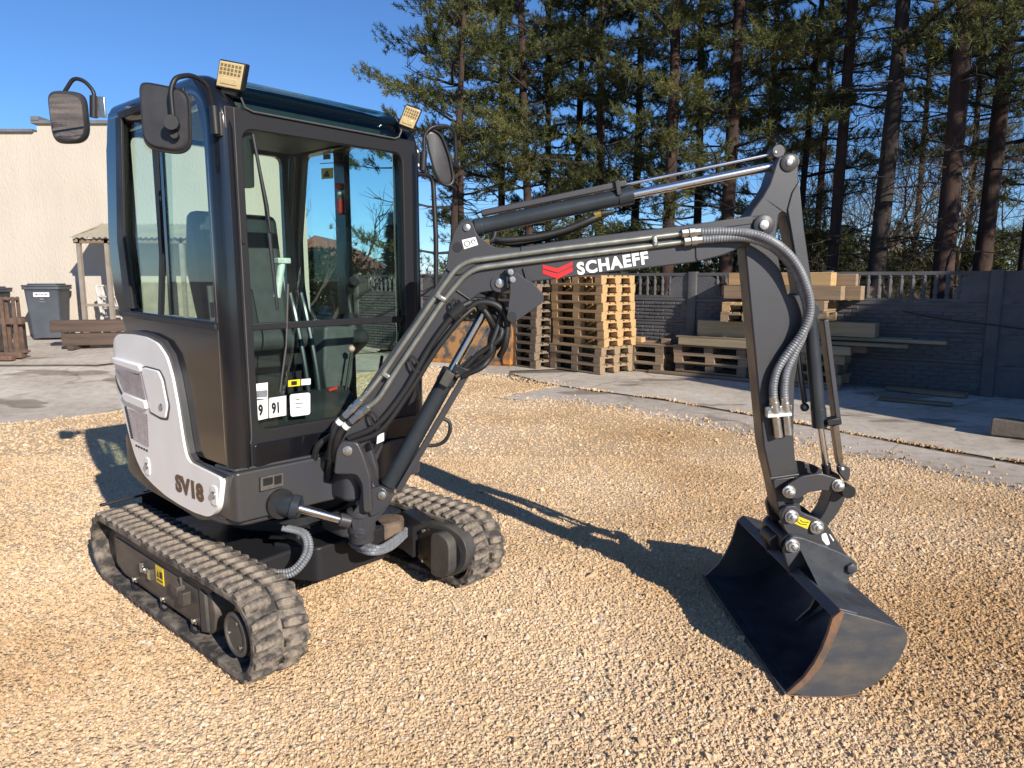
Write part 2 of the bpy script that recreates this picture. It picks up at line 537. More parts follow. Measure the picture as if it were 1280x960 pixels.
def gravel_mat(name, stone=False):
    """buff crushed stone: low-frequency drift in tone over the yard, every stone its own shade"""
    m, n, l, b = nt(name)
    b.inputs['Roughness'].default_value = 0.9
    b.inputs['Specular IOR Level'].default_value = 0.25
    g = n.new('ShaderNodeNewGeometry')
    big = n.new('ShaderNodeTexNoise'); big.inputs['Scale'].default_value = 0.55; big.inputs['Detail'].default_value = 5
    l.new(g.outputs['Position'], big.inputs['Vector'])
    drift = ramp(n, [(0.30, (0.80, 0.68, 0.53)), (0.44, (0.95, 0.89, 0.81)), (0.54, (1.04, 1.0, 0.96)), (0.66, (1.10, 1.10, 1.10))])
    sx = n.new('ShaderNodeSeparateXYZ'); l.new(g.outputs['Position'], sx.inputs[0])
    mr = n.new('ShaderNodeMapRange'); mr.inputs['From Min'].default_value = -0.5; mr.inputs['From Max'].default_value = 2.6; mr.inputs['To Min'].default_value = 0.04; mr.inputs['To Max'].default_value = -0.09
    l.new(sx.outputs[0], mr.inputs[0])
    ad = n.new('ShaderNodeMath'); ad.operation = 'ADD'
    l.new(big.outputs[0], ad.inputs[0]); l.new(mr.outputs[0], ad.inputs[1])
    l.new(ad.outputs[0], drift.inputs[0])
    if stone:
        oi = n.new('ShaderNodeObjectInfo')
        col = ramp(n, [(0.0, (0.36, 0.26, 0.17)), (0.06, (0.54, 0.42, 0.28)), (0.35, (0.595, 0.423, 0.255)), (0.62, (0.63, 0.458, 0.288)), (0.85, (0.66, 0.51, 0.35)), (0.96, (0.60, 0.55, 0.48)), (1.0, (0.60, 0.38, 0.20))])
        l.new(oi.outputs['Random'], col.inputs[0])
        fine = n.new('ShaderNodeTexNoise'); fine.inputs['Scale'].default_value = 180; fine.inputs['Detail'].default_value = 3
        l.new(g.outputs['Position'], fine.inputs['Vector'])
        height = fine.outputs[0]; st, ds = 0.4, 0.002
    else:
        vo = n.new('ShaderNodeTexVoronoi'); vo.inputs['Scale'].default_value = 62; vo.inputs['Randomness'].default_value = 1.0
        l.new(g.outputs['Position'], vo.inputs['Vector'])
        col = ramp(n, [(0.0, (0.42, 0.32, 0.21)), (0.3, (0.58, 0.46, 0.31)), (0.7, (0.595, 0.423, 0.255)), (1.0, (0.63, 0.458, 0.288))])
        sep = n.new('ShaderNodeSeparateColor')
        l.new(vo.outputs['Color'], sep.inputs[0]); l.new(sep.outputs[0], col.inputs[0])
        inv = n.new('ShaderNodeMath'); inv.operation = 'MULTIPLY'; inv.inputs[1].default_value = -1.0
        l.new(vo.outputs['Distance'], inv.inputs[0])
        height = inv.outputs[0]; st, ds = 0.9, 0.010
    mu = n.new('ShaderNodeMixRGB'); mu.blend_type = 'MULTIPLY'; mu.inputs[0].default_value = 1.0
    l.new(col.outputs[0], mu.inputs[1]); l.new(drift.outputs[0], mu.inputs[2])
    l.new(mu.outputs[0], b.inputs['Base Color'])
    bp = n.new('ShaderNodeBump'); bp.inputs['Strength'].default_value = st; bp.inputs['Distance'].default_value = ds
    l.new(height, bp.inputs['Height']); l.new(bp.outputs[0], b.inputs['Normal'])
    return m

GX = [x*1.0 for x in range(-20, 16)]; GY = [y*1.0 for y in range(-6, 26)]
tag(sheet('ground', [(-500,-60),(500,-60),(500,800),(-500,800)], -0.05, soil_mat(), GX, GY), None, None, kind='structure')
EDGE = [(-16,6.8), (-9.5,7.0), (-5.4687, 7.375), (-5.1842, 7.4599), (-4.9136, 7.7212), (-4.5756, 8.0814), (-3.6464, 9.3177), (-2.8008, 11.1014), (-1.6872, 12.2811), (-0.9666, 12.0578), (0, 10.7802), (0.5771, 10.041), (0.2225, 9.6717), (-0.2209, 9.133), (0.6026, 8.7076), (1.1527, 8.3192), (1.628, 7.8195), (2.1389, 7.092), (2.9357, 6.1433), (3.4228, 5.4124), (3.6934, 4.9075), (5.6,2.6), (8.2,-1.0)]
yard = tag(sheet('concrete_yard', EDGE + [(16,-1), (14,3.8), (10,7.0), (6.5,9.45), (-4.0,16.3), (-4.0,24), (-24,24), (-24,6.8)], -0.022, concrete_mat('old_joint_fill', (0.15,0.12,0.09), (0.22,0.18,0.13), (0.30,0.25,0.18), 2.0), GX, GY), None, None, kind='structure')
CM1 = concrete_mat('weathered_concrete', (0.42,0.36,0.30), (0.56,0.49,0.42), (0.65,0.58,0.50), 0.0)
CM2 = concrete_mat('pale_weathered_concrete', (0.46,0.40,0.335), (0.60,0.53,0.45), (0.68,0.61,0.53), 5.0)
J0, J1 = [(0.5755, 10.439), (1.3352, 9.6717), (1.9855, 9.0698), (2.7183, 8.1121), (3.344, 7.2106), (3.8477, 6.4851), (4.3605, 5.8347)], [(0.5881, 10.2362), (1.3116, 9.4968), (1.9525, 8.9154), (2.6697, 7.9632), (3.2819, 7.0726), (3.774, 6.3567), (4.2757, 5.7169)]
front = jag([J1[0]]+J1[1:]+[(6.2,3.0),(9.2,-1.0),(8.3,-1.0),(5.65,2.65),(3.6989, 4.9152),(3.4284, 5.4217),(2.9411, 6.1552),(2.1435, 7.1076),(1.6318, 7.8384),(1.1556, 8.3405),(0.6041, 8.7309),(-0.1894, 9.133)], 0.012, 0.25, 3)
back = jag([(15.5,-0.9),(9.4,-1.0),(6.35,3.1)]+J0[::-1]+[(0.3492, 10.869), (0, 11.6342), (2.6,12.0), (6.3,9.55), (10,7.1), (13.5,3.9)], 0.008, 0.3, 4)
left = jag([(-0.1268, 11.0509), (-0.9432, 12.1128), (-1.6949, 12.3382), (-2.8111, 11.1432), (-3.6571, 9.3458), (-4.6005, 8.1267), (-4.9407, 7.7651), (-5.2133, 7.5031), (-5.499, 7.4172), (-9.5,7.05), (-16,6.85), (-23.5,6.9), (-23.5,11.0), (-7.8072, 10.6589), (-6.3699, 10.7034), (-4.729, 12.1775), (-2.1082, 15.402), (1.9,12.5), (-0.0274, 11.949)], 0.012, 0.3, 5)
far = jag([(-7.9242, 10.824), (-23.5,11.3), (-23.5,23), (-4.2,23), (-4.2,16.2), (1.7,12.7), (-2.1564, 15.759), (-4.7995, 12.3642), (-6.4599, 10.8602)], 0.01, 0.4, 6)
for nm, p, mm, dz in (('slab', front, CM1, -0.006), ('slab', back, CM2, -0.010), ('slab', left, CM2, -0.006), ('slab', far, CM1, -0.012)):
    sheet(nm, p, dz, mm, GX, GY, yard)
tag(sheet('gravel_bed', jag(EDGE, 0.035, 0.12, 9, False) + [EDGE[-1], (9,-5), (-16,-5)], 0.0, gravel_mat('gravel_bed_stone'), [x*0.25 for x in range(-64, 40)], [y*0.25 for y in range(-20, 48)], rough=0.009, seed=2), None, None, kind='structure')

# ================================================================== house with rendered wall
stucco = mat('cream_roughcast_render', (0.53, 0.465, 0.385), 0.92, var=(0.475, 0.41, 0.335), scale=0.9, bump=1.0, bscale=20, detail=10, stretch=(1.6, 1, 0.6), lo=0.28, hi=0.62)
HY = 14.2
hx1 = (-4.0519, 3.0836)[0]
hs = (-9.1951, 4.4396)
ht0, ht1 = (-9.915, 4.3653)[1], (-8.9712, 4.5138)[1]
house = empty('house', (-10, HY, 0.3)); tag(house, 'cream roughcast house wall with a stepped parapet behind the cab', 'house')
hw = part('wall', MB().prism([(hs[0]+10,0),(hx1+10,0),(hx1+6.9,9),(hs[0]+10,9)], 'xy', -0.5, ht1-0.3), stucco, house)
part('wall', MB().box(-12, hs[0]+10, 0.02, 9, -0.5, ht0-0.3), stucco, house)
capm = mat('grey_coping_sheet', (0.30, 0.29, 0.28), 0.5, 0.6, scale=4)
part('coping', MB().prism([(hs[0]+9.93,-0.06),(hx1+10.06,-0.06),(hx1+6.95,9.05),(hs[0]+9.93,9.05)], 'xy', ht1-0.3, ht1-0.24), capm, house)
part('coping', MB().box(-12, hs[0]+9.93, -0.05, 9.05, ht0-0.3, ht0-0.25), capm, house)
part('coping', MB().box(hs[0]+9.94, hs[0]+10.10, -0.075, 0.3, ht1-0.24, ht1-0.17), capm, house)
part('plinth', MB().box(-12, hx1+10.012, -0.012, 0.0, -0.5, 0.12), mat('grey_plinth', (0.30,0.27,0.23), 0.9, scale=3, bump=0.4, bscale=40), house)

# unseen building added past the right edge, its outline shaped to throw long shade
bE = Vector((7.95, 2.65)); bU = Vector((0.69, -0.724))
shade_barn = empty('shade_barn', (bE.x, bE.y, 0), math.atan2(bU.y, bU.x)); tag(shade_barn, 'unseen gambrel-roofed building added beyond the right edge of the yard to cast shade', 'shade_barn')
bprof = [(0,0),(0,2.5),(3,6.3),(12,10.6),(21,6.3),(24,2.5),(24,0)]
part('wall', MB().prism(bprof, 'xz', 0, 4), mat('shade_barn_render', (0.45,0.40,0.34), 0.9, scale=1.5, bump=0.4, bscale=20), shade_barn)
rfm = mat('shade_barn_roof_sheet', (0.16,0.07,0.05), 0.7, scale=2, bump=0.4, bscale=12)
for a, b in zip(bprof[1:5], bprof[2:6]):
    A, Bv = Vector((a[0],0,a[1])), Vector((b[0],0,b[1])); u = Bv-A; w = Vector((-u.z,0,u.x)).normalized()
    part('roof', MB().obox((A+Bv)/2+Vector((0,2.0,0))+w*0.06, u*0.5, Vector((0,2.15,0)), w*0.05), rfm, shade_barn)

# ================================================================== concrete panel fence
fence_m = mat('grey_cast_concrete', (0.12, 0.115, 0.115), 0.85, var=(0.075, 0.073, 0.075), scale=2.5, bump=0.5, bscale=30)
FD = Vector((0.80, -0.60, 0)); FP = Vector((6.33, 9.28, 0)); FS = 2.08
FN = Vector((-0.60, -0.80, 0))            # towards the yard
fence = empty('panel_fence', (FP.x, FP.y, 0), math.atan2(FD.y, FD.x))
tag(fence, 'dark grey cast concrete panel fence with an openwork top row below the pines', 'fence')
PW = FS-0.14
def brick_panel_base():
    return MB().box(-PW/2, PW/2, -0.02, 0.02, 0.003, 0.497).box(-PW/2+0.0, PW/2, -0.034, -0.02, 0.44, 0.49).box(-PW/2, PW/2, -0.030, -0.02, 0.01, 0.045)
PANEL_ME = brick_panel_base().mesh('panel'); PANEL_ME.materials.append(fence_m)
BR_ME = []
for sd in range(5):
    rnd = random.Random(sd); mb = MB()
    w, h_ = 0.185, 0.056
    j = lambda: rnd.uniform(-0.006, 0.006)
    mb.add([(-w/2,0.004,-h_/2),(w/2,0.004,-h_/2),(w/2,0.004,h_/2),(-w/2,0.004,h_/2),(-w/2+0.012+j(),-0.014+j()*0.6,-h_/2+0.008+j()*0.4),(w/2-0.012+j(),-0.014+j()*0.6,-h_/2+0.008),(w/2-0.012,-0.014+j()*0.6,h_/2-0.008+j()*0.4),(-w/2+0.012,-0.014+j()*0.6,h_/2-0.008)], [(4,5,6,7),(0,1,5,4),(1,2,6,5),(2,3,7,6),(3,0,4,7)])
    me = mb.mesh('stone_face', False); me.materials.append(fence_m); BR_ME.append(me)
# openwork panel: frame, balusters, quarter-arch corners
def openwork():
    mb = MB()
    mb.box(-PW/2, PW/2, -0.022, 0.022, 0.003, 0.05)
    mb.box(-PW/2, PW/2, -0.026, 0.026, 0.44, 0.50)
    for s_ in (-1, 1):
        arch = [(s_*PW/2, 0.05)] + [(s_*(PW/2-0.42*math.cos(a)) , 0.05+0.39*math.sin(a)) for a in [k*math.pi/2/8 for k in range(9)]]
        arch = [(s_*PW/2,0.05),(s_*(PW/2-0.40),0.05)] + [(s_*(PW/2-0.40+0.20*(1-math.cos(a))), 0.05+0.39*math.sin(a)) for a in [k*math.pi/2/6 for k in range(1,7)]] + [(s_*PW/2,0.44)]
        mb.prism(arch, 'xz', -0.018, 0.018)
    return mb
OPEN_ME = openwork().mesh('openwork_panel'); OPEN_ME.materials.append(fence_m)
bal = MB().lathe((0,0,0.05), (0,0,1), [(0,0.030),(0.04,0.030),(0.05,0.020),(0.12,0.034),(0.20,0.020),(0.27,0.034),(0.34,0.020),(0.35,0.030),(0.39,0.030)], 8).mesh('baluster'); bal.materials.append(fence_m)
PW_POST = MB().prism(rpoly([(-0.075,-0.06),(0.075,-0.06),(0.075,0.06),(-0.075,0.06)], 0.02, 2), 'xy', -0.3, 1.665).mesh('post'); PW_POST.materials.append(fence_m)
rng = random.Random(11)
HROW = 0.385                                 # visible height of one panel row
nb = 0
for k in range(-6, 3):
    link('post', PW_POST, fence).location = (k*FS, 0, 0)
    if k == 2: continue
    for row in range(4):
        xc, z0 = (k+0.5)*FS, row*HROW*1.07
        pn = link('openwork_panel' if row == 3 else 'panel', OPEN_ME if row == 3 else PANEL_ME, fence)
        pn.location = (xc, 0, z0); pn.scale = (1, 1, HROW*1.07/0.5)
        if row == 3:
            for i in range(10):
                o = link('baluster', bal, pn); o.location = (-0.63+1.26*i/9, 0, 0)
        elif k >= -4:
            for r_ in range(5):
                off = 0.1 if r_ % 2 else 0.0
                for c in range(10):
                    x = -PW/2+0.10+off+c*0.19
                    if x > PW/2-0.09: continue
                    if nb < 280 and k >= -2:
                        o = link('stone_face', BR_ME[rng.randrange(5)], pn); o.location = (x, -0.020, 0.085+r_*0.075); nb += 1
# stone faces of the remaining panels, one joined relief
relief = MB()
for k in range(-6, 2):
    for row in range(3):
        for r_ in range(5):
            off = 0.1 if r_ % 2 else 0.0
            for c in range(10):
                x = -PW/2+0.10+off+c*0.19
                if x > PW/2-0.09: continue
                if any(False for _ in ()): pass
                relief_key = (k, row, r_, c)
                if k < -2 or k == 99:
                    s_ = HROW*1.07/0.5
                    X, Z = (k+0.5)*FS+x, row*HROW*1.07+(0.085+r_*0.075)*s_
                    w, h_ = 0.185, 0.056*s_
                    q = rng.uniform(0.010, 0.020)
                    relief.add([(X-w/2,-0.016,Z-h_/2),(X+w/2,-0.016,Z-h_/2),(X+w/2,-0.016,Z+h_/2),(X-w/2,-0.016,Z+h_/2),(X-w/2+0.012,-0.02-q,Z-h_/2+0.008),(X+w/2-0.012,-0.02-q,Z-h_/2+0.008),(X+w/2-0.012,-0.02-q,Z+h_/2-0.008),(X-w/2+0.012,-0.02-q,Z+h_/2-0.008)], [(4,5,6,7),(0,1,5,4),(1,2,6,5),(2,3,7,6),(3,0,4,7)])
if relief.v:
    o = part('stone_relief', relief, fence_m, fence, smooth=False); o['kind'] = 'stuff'
# a cable slung along the fence and thin wires above it
tag(part('cable', MB().tube([FP+FD*t+FN*0.09+Vector((0,0,z)) for t, z in ((-1.05,1.10),(-0.7,1.03),(-0.35,0.98),(0.0,0.95),(0.4,0.90),(0.9,0.80),(1.6,0.72))], 0.008, 6), 'blackhose', None), 'black cable slung across the right end of the concrete fence', 'cable')

# ================================================================== trees
bark = mat('pine_bark', (0.070, 0.036, 0.024), 0.95, var=(0.026, 0.017, 0.014), scale=9, bump=1.0, bscale=22, stretch=(1, 1, 0.35), detail=8)
bark2 = mat('grey_pine_bark', (0.045, 0.033, 0.027), 0.95, var=(0.018, 0.014, 0.012), scale=9, bump=1.0, bscale=22, stretch=(1, 1, 0.35), detail=8)
twigm = mat('grey_brown_twig', (0.085, 0.062, 0.047), 0.9, var=(0.05, 0.036, 0.028), scale=12)
paletwig = mat('pale_dry_twig', (0.24, 0.19, 0.12), 0.9, var=(0.14, 0.10, 0.065), scale=6)
def needle_mat(name, c0, c1, c2):
    m, n, l, b = nt(name)
    b.inputs['Roughness'].default_value = 0.6
    b.inputs['Specular IOR Level'].default_value = 0.3
    g = n.new('ShaderNodeNewGeometry')
    a = n.new('ShaderNodeTexNoise'); a.inputs['Scale'].default_value = 1.6; a.inputs['Detail'].default_value = 3
    l.new(g.outputs['Position'], a.inputs['Vector'])
    ad = n.new('ShaderNodeMath'); ad.operation = 'MULTIPLY_ADD'; ad.inputs[1].default_value = 0.5; ad.inputs[2].default_value = 0.25
    l.new(g.outputs['Random Per Island'], ad.inputs[0])
    mx = n.new('ShaderNodeMath'); mx.operation = 'ADD'
    mh = n.new('ShaderNodeMath'); mh.operation = 'MULTIPLY_ADD'; mh.inputs[1].default_value = 0.9; mh.inputs[2].default_value = -0.45
    l.new(a.outputs[0], mh.inputs[0]); l.new(mh.outputs[0], mx.inputs[0]); l.new(ad.outputs[0], mx.inputs[1])
    r = ramp(n, [(0.15, c0), (0.5, c1), (0.85, c2)])
    l.new(mx.outputs[0], r.inputs[0]); l.new(r.outputs[0], b.inputs['Base Color'])
    tl_ = n.new('ShaderNodeBsdfTranslucent'); l.new(r.outputs[0], tl_.inputs[0])
    ms = n.new('ShaderNodeMixShader'); ms.inputs[0].default_value = 0.35
    l.new(b.outputs[0], ms.inputs[1]); l.new(tl_.outputs[0], ms.inputs[2])
    l.new(ms.outputs[0], n['Material Output'].inputs[0])
    return m
needles = needle_mat('pine_needles', (0.030, 0.045, 0.022), (0.100, 0.118, 0.040), (0.29, 0.265, 0.080))
spruce_m = needle_mat('spruce_needles', (0.020, 0.040, 0.030), (0.040, 0.070, 0.050), (0.075, 0.105, 0.070))
shrub_m = needle_mat('olive_shrub_leaves', (0.06, 0.065, 0.02), (0.12, 0.12, 0.035), (0.19, 0.17, 0.05))

def needle_mesh(name, tufts, m, per=24, length=0.095, width=0.0062, seed=0, spread=0.85):
    """tufts: array (n,6) position + direction; every tuft a brush of thin tapering needles"""
    rg = np.random.default_rng(seed)
    T_ = np.asarray(tufts, float)
    n = len(T_)
    base = np.repeat(T_[:, :3], per, 0); d0 = np.repeat(T_[:, 3:], per, 0)
    d = d0 + rg.normal(0, spread, (n*per, 3))
    d /= np.linalg.norm(d, axis=1, keepdims=True)
    base = base + d0*rg.uniform(-0.09, 0.05, (n*per, 1))
    ln = length*rg.uniform(0.6, 1.25, (n*per, 1))
    side = np.cross(d, rg.normal(0, 1, (n*per, 3))); side /= np.linalg.norm(side, axis=1, keepdims=True)
    V = np.empty((n*per, 3, 3))
    V[:, 0] = base-side*width; V[:, 1] = base+side*width; V[:, 2] = base+d*ln
    me = bpy.data.meshes.new(name)
    N = n*per
    me.vertices.add(N*3); me.vertices.foreach_set('co', V.reshape(-1))
    me.loops.add(N*3); me.loops.foreach_set('vertex_index', np.arange(N*3))
    me.polygons.add(N); me.polygons.foreach_set('loop_start', np.arange(N)*3); me.polygons.foreach_set('loop_total', np.full(N, 3))
    me.update(); me.validate()
    me.materials.append(m)
    return me

def pine_parts(seed, z0=2.2, z1=13.0, reach=2.0, n_br=46, dead=14, top_z=None, tuft_k=1.0, low_fill=0.5):
    rnd = random.Random(seed)
    limbs = MB(); tufts = []
    for i in range(n_br):
        t = (i+rnd.random()*0.8)/n_br
        z = z0+(z1-z0)*t**0.9
        az = i*2.399+rnd.uniform(-0.5, 0.5)
        L = reach*(1.0-0.62*max(0, (t-0.35)/0.65))*rnd.uniform(0.55, 1.15)
        rise = rnd.uniform(-0.10, 0.35)
        pts = []; p = Vector((0, 0, z)); a = az
        nseg = 6
        for s_ in range(nseg+1):
            pts.append(p.copy())
            a += rnd.uniform(-0.28, 0.28)
            p = p + Vector((math.cos(a), math.sin(a), rise+rnd.uniform(-0.18, 0.18)+0.12*s_/nseg))*(L/nseg)
        limbs.tube(pts, [0.030*(1-0.8*k/nseg)*(0.6+0.25*L) for k in range(nseg+1)], 5, caps=False)
        bare = rnd.random() > 0.90
        for s_ in range(1, nseg+1):
            if s_ < 2: continue
            for q in range(2 if s_ < nseg else 3):
                b = pts[s_].lerp(pts[s_-1], rnd.random())
                aa = a+rnd.choice((-1, 1))*rnd.uniform(0.3, 1.2)
                l2 = rnd.uniform(0.22, 0.55)*(0.6+0.3*reach)
                e = b+Vector((math.cos(aa), math.sin(aa), rnd.uniform(-0.15, 0.55)))*l2
                limbs.tube([b, (b+e)/2+Vector((0, 0, -0.02)), e], [0.008, 0.006, 0.003], 3, caps=False)
                if bare: continue
                for w in range(int(8*tuft_k)):
                    u_ = rnd.uniform(0.25, 1.1)
                    c = b.lerp(e, u_)+Vector((rnd.gauss(0, .07), rnd.gauss(0, .07), rnd.gauss(0, .06)))
                    dd = (e-b).normalized()*0.7+Vector((0, 0, 0.5))
                    tufts.append((*c, *dd))
    for i in range(dead):
        z = rnd.uniform(1.3, z0+3.0); a = rnd.uniform(0, 6.28); L = rnd.uniform(0.5, 1.7)
        p = Vector((0, 0, z)); pts = [p.copy()]
        for s_ in range(5):
            a += rnd.uniform(-0.4, 0.4)
            p = p+Vector((math.cos(a), math.sin(a), rnd.uniform(-0.35, 0.25)))*L/5; pts.append(p.copy())
        limbs.tube(pts, [0.016, 0.013, 0.010, 0.008, 0.006, 0.003], 4, caps=False)
        for q in range(3):
            b = pts[rnd.randrange(2, 6)]; e = b+Vector((rnd.gauss(0, .3), rnd.gauss(0, .3), rnd.gauss(0, .2)))
            limbs.tube([b, e], [0.005, 0.002], 3, caps=False)
    return limbs, tufts

def trunk_mesh(base_r, height, lean, seed, kink=0.06):
    rnd = random.Random(seed)
    pts, rs = [], []
    for i in range(15):
        t = i/14.0
        pts.append((lean[0]*t*height+kink*math.sin(t*9+seed)*t, lean[1]*t*height+kink*math.cos(t*7+seed)*t, -0.3+t*(height+0.3)))
        rs.append(base_r*(1.18 if i == 0 else 1.0)*(1-0.72*t**1.3)*rnd.uniform(0.95, 1.05))
    return MB().tube(pts, rs, 12)

CROWNS = []
for sd, kw in ((21, dict(z0=2.3, reach=1.9, n_br=50)), (22, dict(z0=3.0, reach=2.2, n_br=44)), (23, dict(z0=1.5, reach=1.7, n_br=56, dead=10)), (24, dict(z0=4.0, reach=2.0, n_br=38, dead=22)), (25, dict(z0=4.4, reach=2.1, n_br=24, dead=34))):
    limbs, tufts = pine_parts(sd, **kw)
    lm = limbs.mesh('limbs'); lm.materials.append(bark2)
    nm_ = needle_mesh('needles', tufts, needles, seed=sd)
    CROWNS.append((lm, nm_))

def pine(px_xy, r, lean, crown, rot, label, h_=13.0, seed=0, scale=1.0, reddish=True):
    t = empty('pine_tree', (px_xy[0], px_xy[1], ground_z(*px_xy)-0.02))
    tag(t, label, 'tree', 'pines behind the fence')
    part('trunk', trunk_mesh(r*0.86, h_, lean, seed), bark if reddish else bark2, t)
    cr = link('crown', CROWNS[crown][1], t)
    lb = link('limbs', CROWNS[crown][0], t); lb['kind'] = 'stuff'
    for o in (cr, lb):
        # the crown leans with its trunk
        sh = Matrix.Identity(4); sh[0][2] = lean[0]; sh[1][2] = lean[1]
        o.matrix_local = sh @ Matrix.Rotation(rot, 4, 'Z') @ Matrix.Scale(scale, 4)
    return t
def px(u, y): return (((u-640.0)/880.0)*(y*0.9893), y)
PINES = [
 ((1138, 19.5), 0.10, (0.01, 0.0), 4, 3.0, 'deeper slim pine in the gap between the leaning and the thickest trunks'),
 ((1206, 17.0), 0.09, (-0.01, 0.0), 3, 2.4, 'deeper slim pine between the two right-hand trunks'),
 ((1015, 17.0), 0.10, (0.02, 0.0), 4, 0.8, 'deeper pine close right of the arm tip'),
 ((1290, 15.5), 0.10, (-0.005, 0.0), 2, 1.3, 'deeper pine at the very right edge'),
 ((1040, 12.6), 0.125, (0.004, 0.0), 4, 0.3, 'straight reddish pine rising behind the lumber pile right of the arm'),
 ((1092, 11.8), 0.165, (0.022, 0.0), 4, 1.9, 'thick dark pine leaning right, next after the straight reddish one'),
 ((1178, 11.2), 0.185, (0.003, 0.01), 4, 4.0, 'thickest pine with a slight bend, second from the right edge'),
 ((1222, 11.6), 0.165, (0.022, 0.0), 3, 2.2, 'reddish pine leaning right, closest to the right edge fence post'),
 ((1272, 12.4), 0.10, (0.03, 0.0), 1, 0.9, 'slim dark pine cut by the right edge of the picture'),
 ((990, 14.4), 0.085, (0.036, 0.0), 2, 5.1, 'slim leaning pine just behind the arm tip'),
 ((906, 13.2), 0.160, (0.004, 0.0), 0, 3.3, 'stout pine standing behind the right half of the boom'),
 ((833, 13.4), 0.145, (0.002, 0.0), 2, 1.1, 'reddish pine standing behind the middle of the boom'),
 ((747, 15.2), 0.125, (0.000, 0.0), 1, 2.7, 'pine standing behind the pallet stack, left of the middle pair'),
 ((684, 16.0), 0.095, (0.002, 0.0), 0, 0.6, 'slim straight pine above the left end of the pallet stack'),
 ((668, 14.6), 0.110, (-0.040, 0.0), 2, 3.9, 'pine leaning left above the boom elbow'),
 ((577, 15.4), 0.085, (0.004, 0.0), 1, 2.0, 'slim pine at the left end of the wood beside the far mirror'),
 ((560, 14.0), 0.080, (0.050, 0.0), 2, 4.6, 'curved pine leaning in over the cab mirror, leftmost of the wood'),
 ((790, 18.5), 0.14, (0.01, 0.0), 2, 0.2, 'deeper pine in the dense dark part behind the boom'),
 ((870, 17.5), 0.13, (-0.01, 0.0), 2, 2.9, 'deeper pine between the two stout trunks behind the boom'),
 ((955, 18.8), 0.14, (0.0, 0.0), 2, 1.5, 'deeper pine seen past the right end of the boom'),
 ((720, 19.5), 0.13, (0.01, 0.0), 0, 5.0, 'deeper pine right of the slim straight trunk'),
 ((628, 18.0), 0.12, (0.0, 0.0), 2, 5.6, 'deeper bushy pine behind the boom elbow'),
]
for i, ((u_, y_), r_, ln_, c_, ro_, lb_) in enumerate(PINES):
    pine(px(u_, y_), r_, ln_, c_, ro_, lb_, seed=i, scale=1.0 if c_ != 2 or y_ < 16 else 1.05, reddish=(i not in (1, 5, 8, 13)))
# more of the same row beyond the right edge, shading the wood
for i, (x_, y_, c_, ro_, lb_) in enumerate(((9.6,7.7,0,0.4,'pine just beyond the right edge, first of the continuing row'),(11.6,6.6,0,4.0,'pine beyond the right edge, second of the continuing row'),(13.5,8.0,0,5.0,'pine beyond the right edge, deepest of the continuing row'),(-5.2,-12.5,2,1.0,'bushy pine standing behind the photographer to the left'),(-8.0,-10.5,0,2.0,'tall pine standing behind the photographer, farther left'),(-2.6,-15.0,2,4.0,'pine standing behind the photographer, farthest back'))):
    pine((x_, y_), 0.16, (0.0, 0.0), c_, ro_, lb_, seed=40+i)

# ---- spruce, bare trees, shrubs, far house seen past the cab
def twig_tree(seed, height, spread, levels=4, r0=0.05, n0=5):
    rnd = random.Random(seed); mb = MB()
    def grow(p, d, L, r, lv):
        pts = [p]; q = p.copy(); dd = d.copy()
        for s_ in range(4):
            dd = (dd+Vector((rnd.gauss(0, .16), rnd.gauss(0, .16), rnd.gauss(0, .08)+0.04))).normalized()
            q = q+dd*(L/4); pts.append(q.copy())
        mb.tube(pts, [r*(1-0.13*k) for k in range(5)], 5 if lv > 1 else 3, caps=False)
        if lv == 0: return
        for k in range(rnd.randint(3, 4)):
            b = pts[rnd.randint(2, 4)]
            nd = (dd+Vector((rnd.gauss(0, spread), rnd.gauss(0, spread), rnd.gauss(0.1, spread*0.6)))).normalized()
            grow(b, nd, L*rnd.uniform(0.55, 0.8), r*0.55, lv-1)
    for k in range(n0):
        a = 6.28*k/n0+rnd.random()
        grow(Vector((0, 0, -0.05)), Vector((math.cos(a)*0.35, math.sin(a)*0.35, 1)).normalized(), height*0.36, r0, levels)
    return mb
def shrub(loc, seed, height, label, m=None, levels=3, leaf=None, spread=0.5, n0=5, r0=0.02, nm='bare_shrub', cat='shrub', grp=None):
    t = empty(nm, (loc[0], loc[1], ground_z(*loc)-0.03)); tag(t, label, cat, grp)
    mb = twig_tree(seed, height, spread, levels, r0, n0)
    part('branches', mb, m or twigm, t)
    if leaf:
        rnd = random.Random(seed)
        tf = []
        for i in range(leaf):
            a = rnd.uniform(0, 6.28); rr = abs(rnd.gauss(0, 0.36))*height; z = height*(0.12+0.8*rnd.random()**0.8)
            tf.append((rr*math.cos(a), rr*math.sin(a), z, rnd.gauss(0, .4), rnd.gauss(0, .4), 0.6))
        part('foliage', needle_mesh('foliage', tf, shrub_m, per=7, length=0.10, width=0.035, seed=seed, spread=0.9), None, t)
    return t
def spruce(loc, h_, label, seed):
    t = empty('spruce_tree', (loc[0], loc[1], -0.05)); tag(t, label, 'tree')
    part('trunk', MB().tube([(0,0,-0.1),(0,0,h_)], [0.07,0.01], 8), bark2, t)
    rnd = random.Random(seed); tf = []
    for i in range(1500):
        z = h_*(0.08+0.92*rnd.random()); rr = (1-z/h_)*h_*0.30*rnd.uniform(0.25, 1.0)*(0.75+0.25*math.sin(z*9))
        a = rnd.uniform(0, 6.28)
        tf.append((rr*math.cos(a), rr*math.sin(a), z-rr*0.25, math.cos(a), math.sin(a), -0.1))
    part('crown', needle_mesh('crown', tf, spruce_m, per=9, length=0.14, width=0.012, seed=seed, spread=0.5), None, t)
spruce(px(492, 19.0), 3.3, 'young dark spruce seen through the far cab window', 3)
